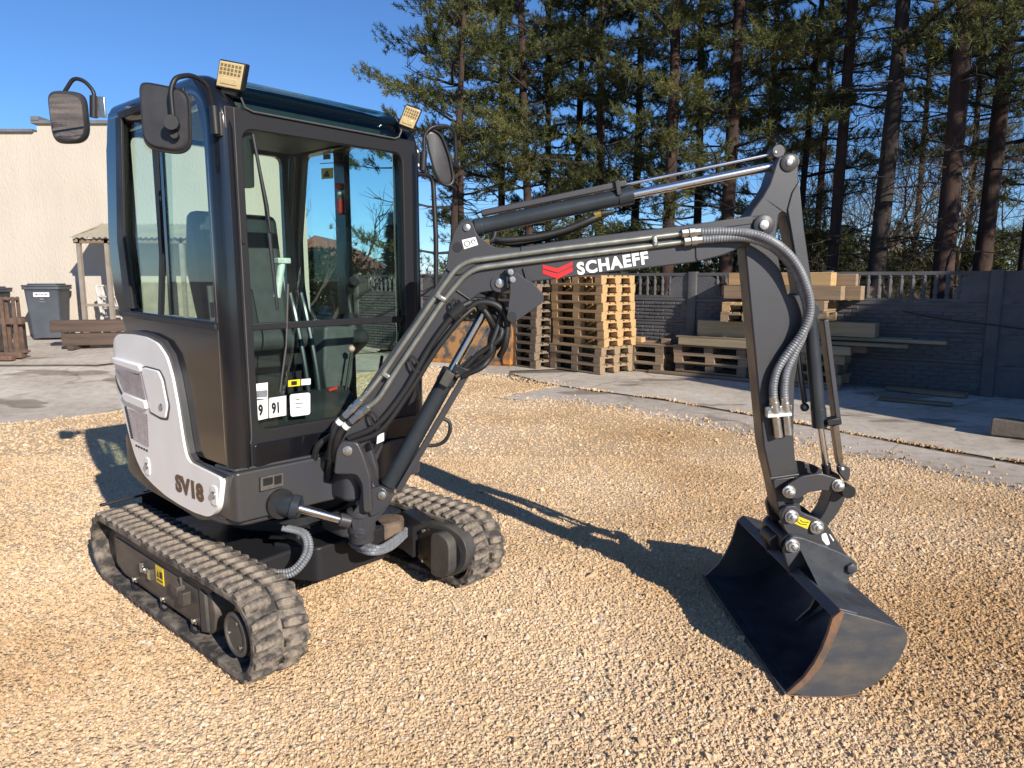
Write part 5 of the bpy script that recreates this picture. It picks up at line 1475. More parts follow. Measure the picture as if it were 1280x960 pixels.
# inside
seat = part('seat', MB().prism(rpoly([(-0.30,1.20),(0.12,1.20),(0.15,1.26),(0.10,1.32),(-0.26,1.31)], 0.04), 'xz', -0.30, 0.16), 'seat', EXC, bevel=0.03, seg=3)
part('seat_back', MB().prism(rpoly([(-0.30,1.24),(-0.18,1.27),(-0.27,1.86),(-0.37,1.86),(-0.42,1.60)], 0.04), 'xz', -0.29, 0.15), 'seat', seat, bevel=0.035, seg=3)
part('seat_base', MB().box(-0.32,0.05,-0.28,0.14,0.81,1.20), 'plastic', seat, bevel=0.02)
def console(y0, y1, nm):
    c = part(nm, MB().prism(rpoly([(-0.30,1.10),(0.12,1.28),(0.24,1.29),(0.26,1.22),(0.10,1.12),(-0.05,0.82),(-0.30,0.82)], 0.03), 'xz', y0, y1), 'plastic', EXC, bevel=0.015)
    return c
cR = console(-0.47, -0.33, 'right_console')
cL = console(0.20, 0.32, 'left_console')
def joystick(x, y, parent):
    part('joystick_boot', MB().lathe((x,y,1.285), (0,0,1), [(0,0.055),(0.02,0.05),(0.035,0.04),(0.05,0.042),(0.065,0.03),(0.085,0.018)], 16), 'blackhose', parent)
    part('joystick', MB().tube(spline([(x,y,1.36),(x-0.01,y,1.44),(x+0.01,y,1.50),(x+0.045,y,1.525)], 5), [0.016]*8+[0.024]*5+[0.028]*3, 12), 'plastic', parent)
joystick(0.18, -0.40, cR); joystick(0.18, 0.26, cL)
ped = part('lever_pedestal', MB().prism(rpoly([(0.30,0.81),(0.46,0.81),(0.44,0.98),(0.36,1.05),(0.31,1.0)], 0.03), 'xz', -0.22, 0.10), 'plastic', EXC, bevel=0.02)
for y in (-0.115, -0.06):
    part('travel_lever', MB().tube(spline([(0.38,y,0.84),(0.36,y,1.10),(0.31,y-0.01,1.36),(0.27,y-0.01,1.47)], 5), 0.011, 8), 'barrel', ped)
part('control_lever', MB().tube([(0.4, 0.0615, 1.0215), (0.4, 0.0997, 1.1944)], 0.006, 8), 'plastic', ped)
part('lever_knob', MB().ball((0.4, 0.1027, 1.2129), 0.016), 'pink', ped)
part('monitor', MB().obox((0.40,-0.42,1.42), (0.02,0.0,0.0), (0,0.05,0.0), (-0.02,0,0.075)), 'plastic', EXC, bevel=0.01)
part('monitor_cap', MB().obox((0.36, -0.2092, 1.6114), (0.02,0,0), (0,0.03,0), (0,0,0.012)), 'cream', EXC, bevel=0.004)
part('monitor_stalk', MB().cyl((0.36, -0.2137, 1.5978), (0.36, -0.2439, 1.4555), 0.016, 10), 'cream', EXC)
bx_ = part('tool_box', MB().prism(rpoly([(0.0161, 1.317), (0.1856, 1.3088), (0.1621, 1.0699), (0.1251, 0.9567), (0.0221, 0.9699), (0.0029, 1.1238)], 0.02), 'yz', 0.22, 0.32), 'interior', EXC, bevel=0.01)
part('dark_partition', MB().box(0.02,0.48,-0.50,-0.20,0.812,0.99), 'plastic', EXC, bevel=0.01)
part('safety_lever', MB().tube([(0.30,0.31,0.95),(0.36,0.31,1.16)], 0.008, 8), 'plastic', EXC)
part('red_tag', MB().cyl((-0.0552, 0.385, 1.9479), (-0.0564, 0.385, 1.8704), 0.014, 10), 'redplastic', EXC)
part('red_knob', MB().ball((-0.0619, 0.385, 2.0134), 0.018), 'redplastic', EXC)
part('white_clip', MB().cyl((-0.0565, 0.385, 1.9845), (-0.0552, 0.385, 1.9479), 0.011, 10), 'cream', EXC)
part('red_handle', MB().obox((0.4, -0.0079, 1.0371), (0.006,0,0), (0,0.022,0.004), (0,0,0.006)), 'redplastic', EXC)
part('seat_belt_reel', MB().ball((0.30,-0.36,1.43), 0.02), 'redplastic', EXC)
part('roof_lining', MB().box(-0.40,0.38,YR+0.10,YL-0.10,2.205,2.225), 'interior', EXC)
part('radio', MB().obox((0.22,-0.32,2.175), (0.08,0,0), (0,0.07,0), (0,0,0.03)), 'plastic', EXC)
part('wiper_motor_cover', MB().prism(rpoly([(-0.4504, 2.0818), (-0.4014, 2.0891), (-0.4066, 1.8829), (-0.4561, 1.8782)], 0.01), 'yz', 0.500, 0.516), 'plastic', cabf)
# wiper
wi = part('wiper_arm', MB().tube([(0.545, -0.4184, 2.0768), (0.55, -0.377, 1.8011), (0.548, -0.3669, 1.7163)], [0.007,0.006,0.005], 8), 'plastic', EXC)
part('wiper_blade', MB().tube([(0.535, -0.3984, 1.9865), (0.537, -0.3723, 1.8145), (0.535, -0.3447, 1.409)], [0.006,0.009,0.006], 6), 'plastic', EXC)
part('wiper_blade', MB().tube([(0.53, -0.2897, 1.5139), (0.532, -0.3108, 1.2711), (0.53, -0.3488, 1.0767)], 0.004, 6), 'greydusty', EXC)
# stickers on the glass
def fsticker(pts, m, nm='sticker', x=0.5275):
    return part(nm, MB().prism(pts, 'yz', x, x+0.0012), m, EXC)
fsticker([(-0.4568, 1.1214), (-0.3998, 1.1216), (-0.4034, 1.0567), (-0.4586, 1.0604)], 'sticker')
fsticker([(-0.4589, 1.054), (-0.4017, 1.0549), (-0.406, 0.9765), (-0.4584, 0.9728)], 'sticker')
fsticker([(-0.3963, 1.0574), (-0.3207, 1.058), (-0.325, 0.9763), (-0.4008, 0.9757)], 'sticker')
fsticker(rpoly([(-0.304, 1.061), (-0.2076, 1.0578), (-0.2121, 0.9634), (-0.3051, 0.9666)], 0.012, 4), 'sticker')
fsticker([(-0.3083, 1.12), (-0.2525, 1.1191), (-0.2538, 1.0922), (-0.3097, 1.0935)], 'yellow')
fsticker([(-0.2468, 1.1185), (-0.2028, 1.1173), (-0.204, 1.0917), (-0.2481, 1.0932)], 'sticker')
fsticker([(0.1951, 1.3144), (0.314, 1.3123), (0.3123, 1.2516), (0.1933, 1.259)], 'bluegreen') if 'bluegreen' in MT else None
for s_, p in (('9', (0.5295, -0.4466, 0.9942)), ('91', (0.5295, -0.3888, 0.9941))):
    lettering('lettering', s_, 0.058, p, (0,1,0), (0,0,1), 'ink', EXC, bold=0.0030, depth=0.0003, width=0.66)
sy = fsticker([(-0.4561, 1.0926), (-0.4043, 1.0914), (-0.4059, 1.0638), (-0.4559, 1.0668)], 'hose', 'printed_symbol', 0.529)
fsticker([(-0.295, 1.1155), (-0.269, 1.1143), (-0.2698, 1.0976), (-0.2959, 1.0981)], 'ink', 'printed_symbol', 0.529)
for k in range(3):
    fsticker([(-0.2766, 1.0375), (-0.2615, 1.0373), (-0.2618, 1.0322), (-0.2769, 1.0325)] if k == 0 else ([(-0.2812, 1.0212), (-0.2434, 1.0196), (-0.2436, 1.0155), (-0.2814, 1.0171)] if k == 1 else [(-0.2783, 1.0038), (-0.248, 1.0031), (-0.2482, 0.9997), (-0.2785, 1.0004)]), 'hose', 'printed_symbol', 0.529)
# stickers seen through the cab on the rear pane
def dsticker(pts, m, nm='sticker', y=0.408):
    return part(nm, MB().prism(pts, 'xz', y, y+0.001), m, EXC)
dsticker([(-0.246, 2.1254), (-0.1354, 2.1183), (-0.1389, 2.0633), (-0.2462, 2.0689)], 'yellow')
dsticker([(-0.2274, 2.0795), (-0.1954, 2.1097), (-0.1844, 2.1086), (-0.1682, 2.074)], 'ink', 'printed_symbol', 0.406)
for a in ([(-0.2508, 2.2195), (-0.126, 2.209), (-0.1263, 2.205), (-0.2511, 2.2153)], [(-0.2554, 2.1534), (-0.1301, 2.1444), (-0.1304, 2.1403), (-0.2557, 2.1493)], [(-0.2224, 2.1955), (-0.1563, 2.1901), (-0.158, 2.1637), (-0.2243, 2.1688)]):
    dsticker(a, 'interior', 'printed_symbol')
# mirrors
def mirror(outline, Yd, tilt, thick, face_m, back_m, nm='mirror', face_front=False, dip=0.0):
    """rounded mirror head; outline in machine coordinates, thickness away from the viewer"""
    c = sum((Vector(p) for p in outline), Vector())/len(outline)
    nrm = (WY + WX*tilt).normalized()
    pts = [Vector(p) for p in outline]
    if dip:
        nn_ = (WY + WX*tilt + UP*dip).normalized()
        pts = [p - WY*(((p-c).dot(nn_)-(p-c).dot(WY)*nn_.dot(WY))/nn_.dot(WY)) for p in pts]
        nrm = nn_
    mb = MB()
    n = len(pts)
    rings = []
    for d, s_ in ((0.0, 0.90), (-0.012, 0.97), (-0.018, 1.0), (0.012, 1.0), (0.022, 0.96)) if False else ((-thick*0.5, 0.88), (-thick*0.3, 0.965), (-thick*0.05, 1.0), (thick*0.35, 1.0), (thick*0.5, 0.96)):
        rings.append([c + (p-c)*s_ + nrm*d + nrm*0 for p in pts])
    V = [p for r_ in rings for p in r_]
    Fc = [tuple(range(n)), tuple(4*n+i for i in reversed(range(n)))]
    for i in range(4):
        for k in range(n):
            k2 = (k+1) % n
            Fc.append((i*n+k, i*n+k2, (i+1)*n+k2, (i+1)*n+k))
    mb.add(V, Fc)
    h = part(nm, mb, back_m, EXC)
    d = -thick*0.5-0.0015 if face_front else thick*0.5+0.0015
    g = MB()
    g.add([c+(p-c)*(0.86 if face_front else 0.92)+nrm*d for p in pts], [tuple(range(n))])
    part('mirror_glass', g, face_m, h)
    return h, c, nrm
def rp3(pts, r, n=5):
    out = []
    P_ = [Vector(p) for p in pts]
    for i in range(len(P_)):
        a, b, c = P_[i-1], P_[i], P_[(i+1) % len(P_)]
        p, q = b+(a-b).normalized()*min(r,(a-b).length*.48), b+(c-b).normalized()*min(r,(c-b).length*.48)
        for k in range(n+1):
            t = k/n
            out.append(p*(1-t)**2+b*2*t*(1-t)+q*t*t)
    return out
h1, c1, n1 = mirror(rp3([(0.528, -0.8106, 2.1797), (0.5428, -0.7976, 2.1899), (0.6346, -0.7163, 2.1668), (0.6516, -0.7013, 2.141), (0.6476, -0.7049, 1.9793), (0.6177, -0.7313, 1.9555), (0.5467, -0.7941, 1.9714), (0.5279, -0.8107, 2.0003)], 0.03), 2.5, -0.15, 0.045, 'mirror', 'mirrorback')
part('mirror_rim', MB().tube([c1+(p-c1)*1.0 for p in rp3([(0.5414, -0.8148, 2.1753), (0.555, -0.8028, 2.1842), (0.6465, -0.7219, 2.1612), (0.6624, -0.7077, 2.1381), (0.6574, -0.7122, 1.9771), (0.6298, -0.7366, 1.9561), (0.5592, -0.7991, 1.9706), (0.5414, -0.8148, 1.9981)], 0.03)], 0.005, 6, closed=True), 'plastic', h1)
part('mirror_arm', MB().tube(fillet([(0.6569, -0.7634, 2.0448), (0.6547, -0.7653, 2.1541), (0.6585, -0.7486, 2.1945), (0.6318, -0.6788, 2.2238), (0.5836, -0.6012, 2.2108), (0.5561, -0.5722, 2.1388)], 0.05, 6), 0.0085, 10), 'satin', EXC)
cbl = Vector((0.6468, -0.7589, 2.0469))
part('mirror_clamp', MB().lathe(cbl - WY*0.012, (WX*0.25-WY), [(-0.05,0.020),(0.0,0.024),(0.012,0.026),(0.018,0.024),(0.018,0.002)], 18), 'plastic', h1)
part('mirror_clamp', MB().lathe(cbl + Vector((0,0,-0.035)) , (WX*0.25-WY), [(-0.03,0.014),(0.0,0.016),(0.006,0.012)], 14), 'plastic', h1)
mbk = part('mirror_bracket', MB().cyl((0.5566, -0.5717, 2.1498), (0.5586, -0.5699, 2.0528), 0.0165, 16), 'satin', EXC)
part('bracket_plate', MB().obox((0.5337, -0.5386, 2.0945), WX*0.012, WY*0.02, (0,0,0.042)), 'greydusty', mbk, bevel=0.004)
# rear right mirror with its glass towards the viewer
h2, c2, n2 = mirror(rp3([(-0.4879, -0.7748, 2.3121), (-0.4707, -0.7595, 2.3352), (-0.398, -0.6953, 2.3352), (-0.379, -0.6785, 2.3088), (-0.3872, -0.6857, 2.1656), (-0.4121, -0.7078, 2.1253), (-0.4807, -0.7685, 2.1185), (-0.4956, -0.7816, 2.1488)], 0.035), 3.2, -0.20, 0.05, 'mirror', 'mirrorback', face_front=True, dip=0.17)
part('mirror_arm', MB().tube(fillet([(-0.4699, -0.7321, 2.3369), (-0.4343, -0.7006, 2.3998), (-0.3987, -0.6692, 2.3866), (-0.3728, -0.6463, 2.3436), (-0.3724, -0.6459, 2.3103)], 0.05, 6), 0.0085, 10), 'satin', EXC)
mb2 = part('mirror_bracket', MB().cyl((-0.3741, -0.6475, 2.3236), (-0.38, -0.6526, 2.2335), 0.016, 12), 'satin', EXC)
part('bracket_plate', MB().obox((-0.3684, -0.629, 2.2793), WX*0.026, WY*0.004, (0,0,0.044)), 'zinc', mb2, bevel=0.003)
# far front mirror
h3, c3, n3 = mirror(rp3([(0.5006, 0.5003, 2.2325), (0.5208, 0.5182, 2.2435), (0.5401, 0.562, 2.2218), (0.5461, 0.6073, 2.1267), (0.5481, 0.6358, 2.0163), (0.5375, 0.613, 1.9845), (0.5273, 0.564, 1.992), (0.527, 0.5237, 2.0478), (0.5054, 0.5045, 2.159)], 0.03), 3.5, 0.5, 0.04, 'mirror', 'mirrorback', face_front=False)
part('mirror_rim', MB().tube(rp3([(0.5119, 0.4903, 2.2295), (0.5319, 0.508, 2.2404), (0.5548, 0.5483, 2.2178), (0.5606, 0.5935, 2.1234), (0.5611, 0.6206, 2.0136), (0.552, 0.5992, 1.9838), (0.5421, 0.5503, 1.9912), (0.5381, 0.5135, 2.0456), (0.5166, 0.4945, 2.1563)], 0.03), 0.006, 6, closed=True), 'plastic', h3)
part('mirror_arm', MB().tube(fillet([(0.5201, 0.4642, 2.075), (0.522, 0.4658, 2.21), (0.5432, 0.498, 2.2483), (0.5635, 0.5827, 2.2623), (0.5603, 0.6332, 2.2371), (0.5475, 0.6486, 2.0939)], 0.05, 6), 0.0085, 10), 'satin', EXC)
mb3 = part('mirror_bracket', MB().cyl((0.5194, 0.4636, 2.1299), (0.5154, 0.46, 2.0456), 0.017, 12), 'satin', EXC)
part('bracket_plate', MB().obox((0.5101, 0.4286, 2.0973), WX*0.014, WY*0.004, (0,0,0.05)), 'satin', mb3, bevel=0.003)
for q in ((0.5181, 0.4224, 2.1265), (0.5201, 0.4241, 2.0648)):
    part('bolt', MB().ball(q, 0.009), 'sticker', mb3)
part('mirror_clamp', MB().lathe((0.5576, 0.6442, 2.0847), (WX), [(-0.035,0.014),(-0.01,0.02),(0.012,0.027),(0.018,0.024)], 14), 'plastic', h3)
# work lights
def worklight(pts, Yd, tilt, nm='work_light'):
    P_ = [Vector(p) for p in pts]
    c = sum(P_, Vector())/4
    ux = (P_[1]-P_[0]+P_[2]-P_[3])/2; uy = (P_[0]-P_[3]+P_[1]-P_[2])/2
    nrm = ux.cross(uy).normalized()
    if nrm.dot(WY) > 0: nrm = -nrm
    hx, hy = ux*0.5, uy*0.5
    h = part(nm, MB().obox(c-nrm*0.022, hx, hy, nrm*0.022), 'plastic', EXC, bevel=0.006)
    ln = part('lens', MB().obox(c+nrm*0.002, hx*0.90, hy*0.90, nrm*0.003), 'lens', h, bevel=0.003)
    dd = MB()
    for i in range(6):
        for j in range(3):
            dd.obox(c+nrm*0.0055+hx*(-0.68+0.272*i)+hy*(0.66-0.28*j), hx*0.085, hy*0.085, nrm*0.0012)
    part('diode_array', dd, 'led', h)
    part('reflector_bar', MB().obox(c+nrm*0.0055+hy*-0.45, hx*0.62, hy*0.22, nrm*0.0018), 'lens', h, bevel=0.002)
    part('light_foot', MB().obox(c-uy*0.58-nrm*0.03, ux*0.28, nrm*0.022, uy*0.10), 'plastic', h)
    return h
worklight([(0.5408, -0.5323, 2.3242), (0.613, -0.4684, 2.3077), (0.5771, -0.4735, 2.2144), (0.5052, -0.5371, 2.234)], 2.83, 0)
worklight([(0.5992, 0.2938, 2.3045), (0.6446, 0.3473, 2.2813), (0.5999, 0.3345, 2.1978), (0.5541, 0.2806, 2.2217)], 3.37, 0)

# ---------------------------------------------------------------- swing bracket (boom frame)
def bpart(name, mb, m, parent=None, bevel=0.0, label=None, seg=2):
    """part of the digging gear: direct children of the machine sit in the boom frame"""
    if parent is None:
        return part(name, mb, m, EXC, bevel=bevel, label=label, frame=BF, seg=seg)
    return part(name, mb, m, parent, bevel=bevel, label=label, seg=seg)
def pin(q, t0, t1, r, parent, m='zinc', name='pin'):
    """pivot pin with a collar across the boom"""
    mb = MB().lathe((q[0], t0, q[1]), (0,1,0), [(0,r*0.6),(0.002,r),(0.012,r),(t1-t0-0.012,r),(t1-t0-0.002,r),(t1-t0,r*0.6)], 18)
    mb.lathe((q[0], t0-0.003, q[1]), (0,1,0), [(0,r*0.22),(0.006,r*0.22)], 8)
    return part(name, mb, m, parent)
sb = bpart('swing_bracket', MB().lathe((0.0,0.0,0.415), (0,0,1), [(0,0.040),(0.006,0.052),(0.05,0.056),(0.055,0.060),(0.075,0.060),(0.08,0.056),(0.12,0.056),(0.125,0.062),(0.145,0.062),(0.15,0.052)], 28), 'grey', bevel=0.003)
casting = [(-0.0302, 0.8287), (0.0102, 0.8285), (0.0446, 0.7415), (0.073, 0.6678), (0.1302, 0.6463), (0.1395, 0.611), (0.1042, 0.5615), (0.0618, 0.5119), (0.0326, 0.4477), (-0.0222, 0.448), (-0.0361, 0.5482), (0.0031, 0.6011), (0.0154, 0.6681), (-0.0136, 0.7173), (-0.0472, 0.7244)]
part('bracket_casting', MB().prism(rpoly(casting, 0.02, 3), 'xz', -0.055, 0.055), 'grey', sb, bevel=0.012)
plate = [(-0.0877, 0.7415), (-0.0743, 0.8393), (-0.0533, 0.8795), (0.015, 0.8759), (0.0393, 0.8153), (0.0629, 0.7271), (0.0651, 0.5763), (0.0287, 0.5766), (0.0259, 0.7001), (0.0042, 0.741)]
part('bracket_plate', MB().prism(rpoly(plate, 0.015, 3), 'xz', -0.098, -0.055), 'grey', sb, bevel=0.006)
part('bracket_plate', MB().prism(rpoly(plate, 0.015, 3), 'xz', 0.055, 0.098), 'grey', sb, bevel=0.006)
eye = rpoly([(0.0459, 0.6679), (0.1006, 0.6852), (0.1305, 0.6569), (0.1326, 0.6039), (0.0976, 0.5687), (0.0492, 0.5476)], 0.02, 4)
part('cylinder_lug', MB().prism(eye, 'xz', -0.075, -0.045), 'grey', sb, bevel=0.005)
part('cylinder_lug', MB().prism(eye, 'xz', 0.045, 0.075), 'grey', sb, bevel=0.005)
pin((-0.027, 0.8411), -0.105, 0.105, 0.020, sb)
pin((0.1043, 0.6451), -0.084, 0.084, 0.017, sb)
# swing cylinder
part('swing_cylinder', MB().cyl((0.30,-0.50,0.625), (0.64, -0.3589, 0.6143), 0.045, 24).cyl((0.625, -0.375, 0.62), (0.645, -0.3548, 0.6127), 0.050, 24), 'barrel', EXC)
part('swing_rod', MB().cyl((0.62, -0.3686, 0.6157), (0.71, -0.1788, 0.5254), 0.0185, 20), 'chrome', EXC)
part('swing_rod_eye', MB().cyl((0.7, -0.2033, 0.5366), (0.72, -0.1619, 0.5198), 0.028, 16), 'grey', EXC, bevel=0.004)
for (a, b, c) in (((0.66, -0.1861, 0.847), (0.62, -0.2006, 0.7949), (0.56, -0.1885, 0.7047)), ((0.68, -0.1756, 0.862), (0.66, -0.2044, 0.7886), (0.58, -0.1711, 0.6763)), ((0.64, -0.1867, 0.8818), (0.6, -0.2325, 0.8321), (0.54, -0.2147, 0.7135)), ((0.66, -0.0528, 0.7019), (0.6, 0.0741, 0.7766), (0.5, 0.249, 0.8468))):
    part('swing_hose', hose([a, b, c], 0.014), 'blackhose', EXC)

# ---------------------------------------------------------------- boom
BT = 0.056
bo = [(-0.0717, 0.822), (-0.0737, 0.8559), (-0.0389, 0.9099), (0.0045, 1.0336), (0.1369, 1.2212), (0.2402, 1.3574), (0.3394, 1.5078), (0.3852, 1.5837), (0.3942, 1.6622), (0.4221, 1.737), (0.435, 1.7557), (0.4572, 1.765), (0.4825, 1.7588), (0.495, 1.7371), (0.5074, 1.7029), (0.539, 1.6717), (0.5804, 1.6577), (0.6824, 1.6593), (0.963, 1.6987), (1.2021, 1.7271), (1.3711, 1.7476), (1.6067, 1.7806), (1.6322, 1.7854), (1.6678, 1.7792), (1.6918, 1.7512), (1.684, 1.7167), (1.6525, 1.7041), (1.6053, 1.6821), (1.5265, 1.6443), (1.4471, 1.6158), (1.3767, 1.5999), (1.2225, 1.5809), (1.0457, 1.5618), (0.7244, 1.5221), (0.6505, 1.5141), (0.6313, 1.4918), (0.6055, 1.4791), (0.5637, 1.4855), (0.5187, 1.4791), (0.4831, 1.4536), (0.4244, 1.3798), (0.3019, 1.1947), (0.1639, 0.9997), (0.0956, 0.8992), (0.035, 0.8555), (0.0036, 0.8013), (-0.0332, 0.7878)]
boom = bpart('boom', MB().prism(bo, 'xz', -BT, BT), 'grey', bevel=0.005, label='dark grey bent boom with white lettering')
# raised edge flange along the top and the cast knuckles
part('boom_flange', MB().prism([(0.6821, 1.6621), (0.9619, 1.7014), (1.3688, 1.7501), (1.6038, 1.783), (1.6054, 1.7504), (1.37, 1.719), (0.9624, 1.6717), (0.6822, 1.6308)], 'xz', -0.064, 0.064), 'grey', boom, bevel=0.004)
kn = rpoly([(0.3929, 1.6495), (0.4225, 1.7366), (0.4575, 1.766), (0.489, 1.7553), (0.5076, 1.7026), (0.5804, 1.6559), (0.6822, 1.6559), (0.6886, 1.6309), (0.5165, 1.6057), (0.4362, 1.5458), (0.3791, 1.5679)], 0.02, 3)
part('knuckle', MB().prism(kn, 'xz', -0.066, -0.040), 'grey', boom, bevel=0.005)
part('knuckle', MB().prism(kn, 'xz', 0.040, 0.066), 'grey', boom, bevel=0.005)
part('weld_seam', MB().tube([(0.6821, -0.066, 1.6589), (0.6885, -0.066, 1.6308)], 0.006, 6).tube([(0.6921, -0.058, 1.5775), (0.7083, -0.058, 1.5236)], 0.008, 6), 'grey', boom)
ek = rpoly([(1.3694, 1.7471), (1.6045, 1.7817), (1.6458, 1.7879), (1.6888, 1.7631), (1.6941, 1.7257), (1.6568, 1.7007), (1.5877, 1.6692), (1.493, 1.6282), (1.3815, 1.5998)], 0.02, 3)
part('tip_casting', MB().prism(ek, 'xz', -0.061, 0.061), 'grey', boom, bevel=0.006)
part('tip_boss', MB().lathe(((1.6451, 1.7453)[0], -0.078, (1.6451, 1.7453)[1]), (0,1,0), [(0,0.036),(0.004,0.042),(0.15,0.042),(0.154,0.036)], 26), 'grey', boom)
pin((1.6414, 1.7446), -0.088, 0.088, 0.018, boom)
pin((0.4655, 1.7345), -0.074, 0.074, 0.014, boom)
part('lifting_hole_disc', MB().cyl(((0.4284, 1.6585)[0], -0.0675, (0.4284, 1.6585)[1]), ((0.4284, 1.6585)[0], 0.0675, (0.4284, 1.6585)[1]), 0.020, 18), 'ink', boom)  # solid black disc, the shade inside the hole put into its colour
stk = part('warning_sticker', MB().prism([(0.446, 1.6866), (0.4999, 1.6991), (0.5107, 1.668), (0.4551, 1.6508)], 'xz', -0.0675, -0.065), 'sticker', boom)
part('printed_symbol', MB().tube([((0.4665, 1.6726)[0]+0.011*math.cos(x*0.52), -0.0688, (0.4665, 1.6726)[1]+0.011*math.sin(x*0.52)) for x in range(12)], 0.0011, 4, closed=True).tube([((0.4918, 1.6804)[0]+0.0075*math.cos(x*0.55), -0.0688, (0.4918, 1.6804)[1]+0.0075*math.sin(x*0.55)) for x in range(9)], 0.0013, 4), 'ink', boom)
# boom cylinder pin with boss
bq = (0.5959, 1.5173)
part('pin_boss', MB().lathe((bq[0], -0.062, bq[1]), (0,1,0), [(0,0.036),(0.124,0.036)], 24), 'grey', boom)
pin(bq, -0.070, 0.070, 0.018, boom)
# lettering and arrow emblem
ld = Vector(((1.2049, 1.6029)[0]-(0.907, 1.5554)[0], 0, (1.2049, 1.6029)[1]-(0.907, 1.5554)[1])).normalized()
lo = (0.909, 1.5538)
lettering('lettering', 'SCHAEFF', 0.0655, (lo[0], -0.0573, lo[1]-0.002), ld, Vector((-ld.z, 0, ld.x)), 'sticker', boom, bold=0.0028, depth=0.0008, width=1.0, space=1.13)
def chev(pts, nm='emblem'):
    part(nm, MB().prism(pts, 'xz', -0.0585, -0.055), 'red', boom)
chev([(0.7673, 1.5901), (0.8267, 1.576), (0.8873, 1.6028), (0.8875, 1.587), (0.8285, 1.5585), (0.7674, 1.5759)])
chev([(0.7674, 1.5712), (0.8269, 1.5538), (0.8876, 1.5823), (0.8878, 1.5649), (0.8303, 1.5348), (0.8271, 1.5348), (0.7675, 1.5554)])
# rigid pipes
def pipe(pts, r=0.0115, m='pipe', nm='hydraulic_pipe', par=None):
    return part(nm, MB().tube(fillet(pts, 0.06, 6), r, 12), m, par or boom)
pipe([(0.0234, -0.085, 1.0386), (0.0668, -0.085, 1.0845), (0.1296, -0.0685, 1.1655), (0.3398, -0.0685, 1.4667), (0.4404, -0.0685, 1.6008), (0.8347, -0.0685, 1.6542), (1.337, -0.0685, 1.714)])
pipe([(0.0438, -0.095, 1.009), (0.1031, -0.095, 1.05), (0.1587, -0.085, 1.1399), (0.3716, -0.0685, 1.4508), (0.4783, -0.0685, 1.5741), (0.835, -0.0685, 1.6198), (1.3382, -0.0685, 1.6812)])
def clamp(a, b, t=-0.085):
    A, Bp = Vector(a), Vector(b)
    c = (A+Bp)/2; d = (Bp-A); u = d.normalized(); w = Vector((u.z, 0, -u.x))
    k = part('pipe_clamp', MB().obox(c+Vector((0,0.010,0)), d*0.66, w*0.010, Vector((0,0.012,0))), 'pipe', boom, bevel=0.006)
    part('bolt', MB().cyl(c, c+Vector((0,-0.008,0)), 0.006, 8), 'zinc', boom)
clamp((0.3429, -0.085, 1.4702), (0.376, -0.085, 1.4512)); clamp((0.122, -0.085, 1.1546), (0.1601, -0.085, 1.1333)); clamp((1.2078, -0.085, 1.6988), (1.2135, -0.085, 1.6662))
for a, b in (((0.4226, -0.058, 1.4887), (0.4736, -0.058, 1.4536)),):
    part('clamp_stud', MB().cyl(a, b, 0.005, 8), 'satin', boom)
def fitting(path, rs, m='zinc'):
    part('hose_fitting', MB().tube(path, rs, 8), m, boom)
for a, b in (((1.315, -0.08, 1.7116), (1.3973, -0.08, 1.7195)), ((1.3257, -0.08, 1.679), (1.405, -0.08, 1.6884))):
    A, Bp = Vector(a), Vector(b)
    P_ = [A.lerp(Bp, t) for t in (0, 0.001, 0.3, 0.301, 0.36, 0.361, 0.62, 0.621, 1.0)]
    fitting(P_, [0.012, 0.019, 0.019, 0.015, 0.015, 0.021, 0.021, 0.0165, 0.0165])
for a, b in (((0.0336, -0.086, 1.0486), (-0.0357, -0.09, 0.9803)), ((0.0637, -0.096, 1.0207), (-0.0083, -0.1, 0.9624))):
    A, Bp = Vector(a), Vector(b)
    P_ = [A.lerp(Bp, t) for t in (0, 0.001, 0.3, 0.301, 0.36, 0.361, 0.62, 0.621, 1.0)]
    fitting(P_, [0.012, 0.017, 0.017, 0.014, 0.014, 0.018, 0.018, 0.015, 0.015])
for a, b, c, d in (((-0.0357, -0.09, 0.9803), (-0.0726, -0.09, 0.944), (-0.09, -0.08, 0.8885), (-0.1184, -0.03, 0.7951)), ((-0.0083, -0.1, 0.9624), (-0.045, -0.1, 0.9294), (-0.0718, -0.09, 0.8774), (-0.0988, -0.03, 0.7847))):
    part('boom_hose', hose([a, b, c, d], 0.015), 'blackhose', boom)
    A, Bp = Vector(a), Vector(b)
    part('hose_band', MB().cyl(A.lerp(Bp, 0.35), A.lerp(Bp, 0.75), 0.0165, 12), 'sticker', boom)
# black hoses along the near flank of the lower boom
part('boom_hose', hose([(-0.0258, -0.075, 0.8871), (0.0887, -0.085, 0.9424), (0.205, -0.08, 1.08), (0.3218, -0.08, 1.2753), (0.4262, -0.08, 1.4098), (0.4768, -0.06, 1.4409)], 0.013), 'blackhose', boom)
part('boom_hose', hose([(-0.0144, -0.07, 0.8691), (0.1068, -0.08, 0.9212), (0.2271, -0.075, 1.0792), (0.337, -0.075, 1.2489), (0.4348, -0.07, 1.3709), (0.4891, -0.05, 1.4181)], 0.011), 'blackhose', boom)
for q in ((0.2521, -0.075, 1.1938), (0.0853, -0.08, 0.968), (0.4228, -0.075, 1.4191)):
    part('hose_loop', MB().tube([(q[0]+0.03*math.cos(a)*0.5-0.012*math.sin(a), q[1]-0.012, q[2]+0.034*math.sin(a)) for a in [x*0.55 for x in range(11)]], 0.005, 6), 'plastic', boom)
part('hose_sleeve', MB().tube([(0.4032, -0.075, 1.3872), (0.4517, -0.075, 1.4318)], [0.026,0.030], 14), 'plastic', boom)
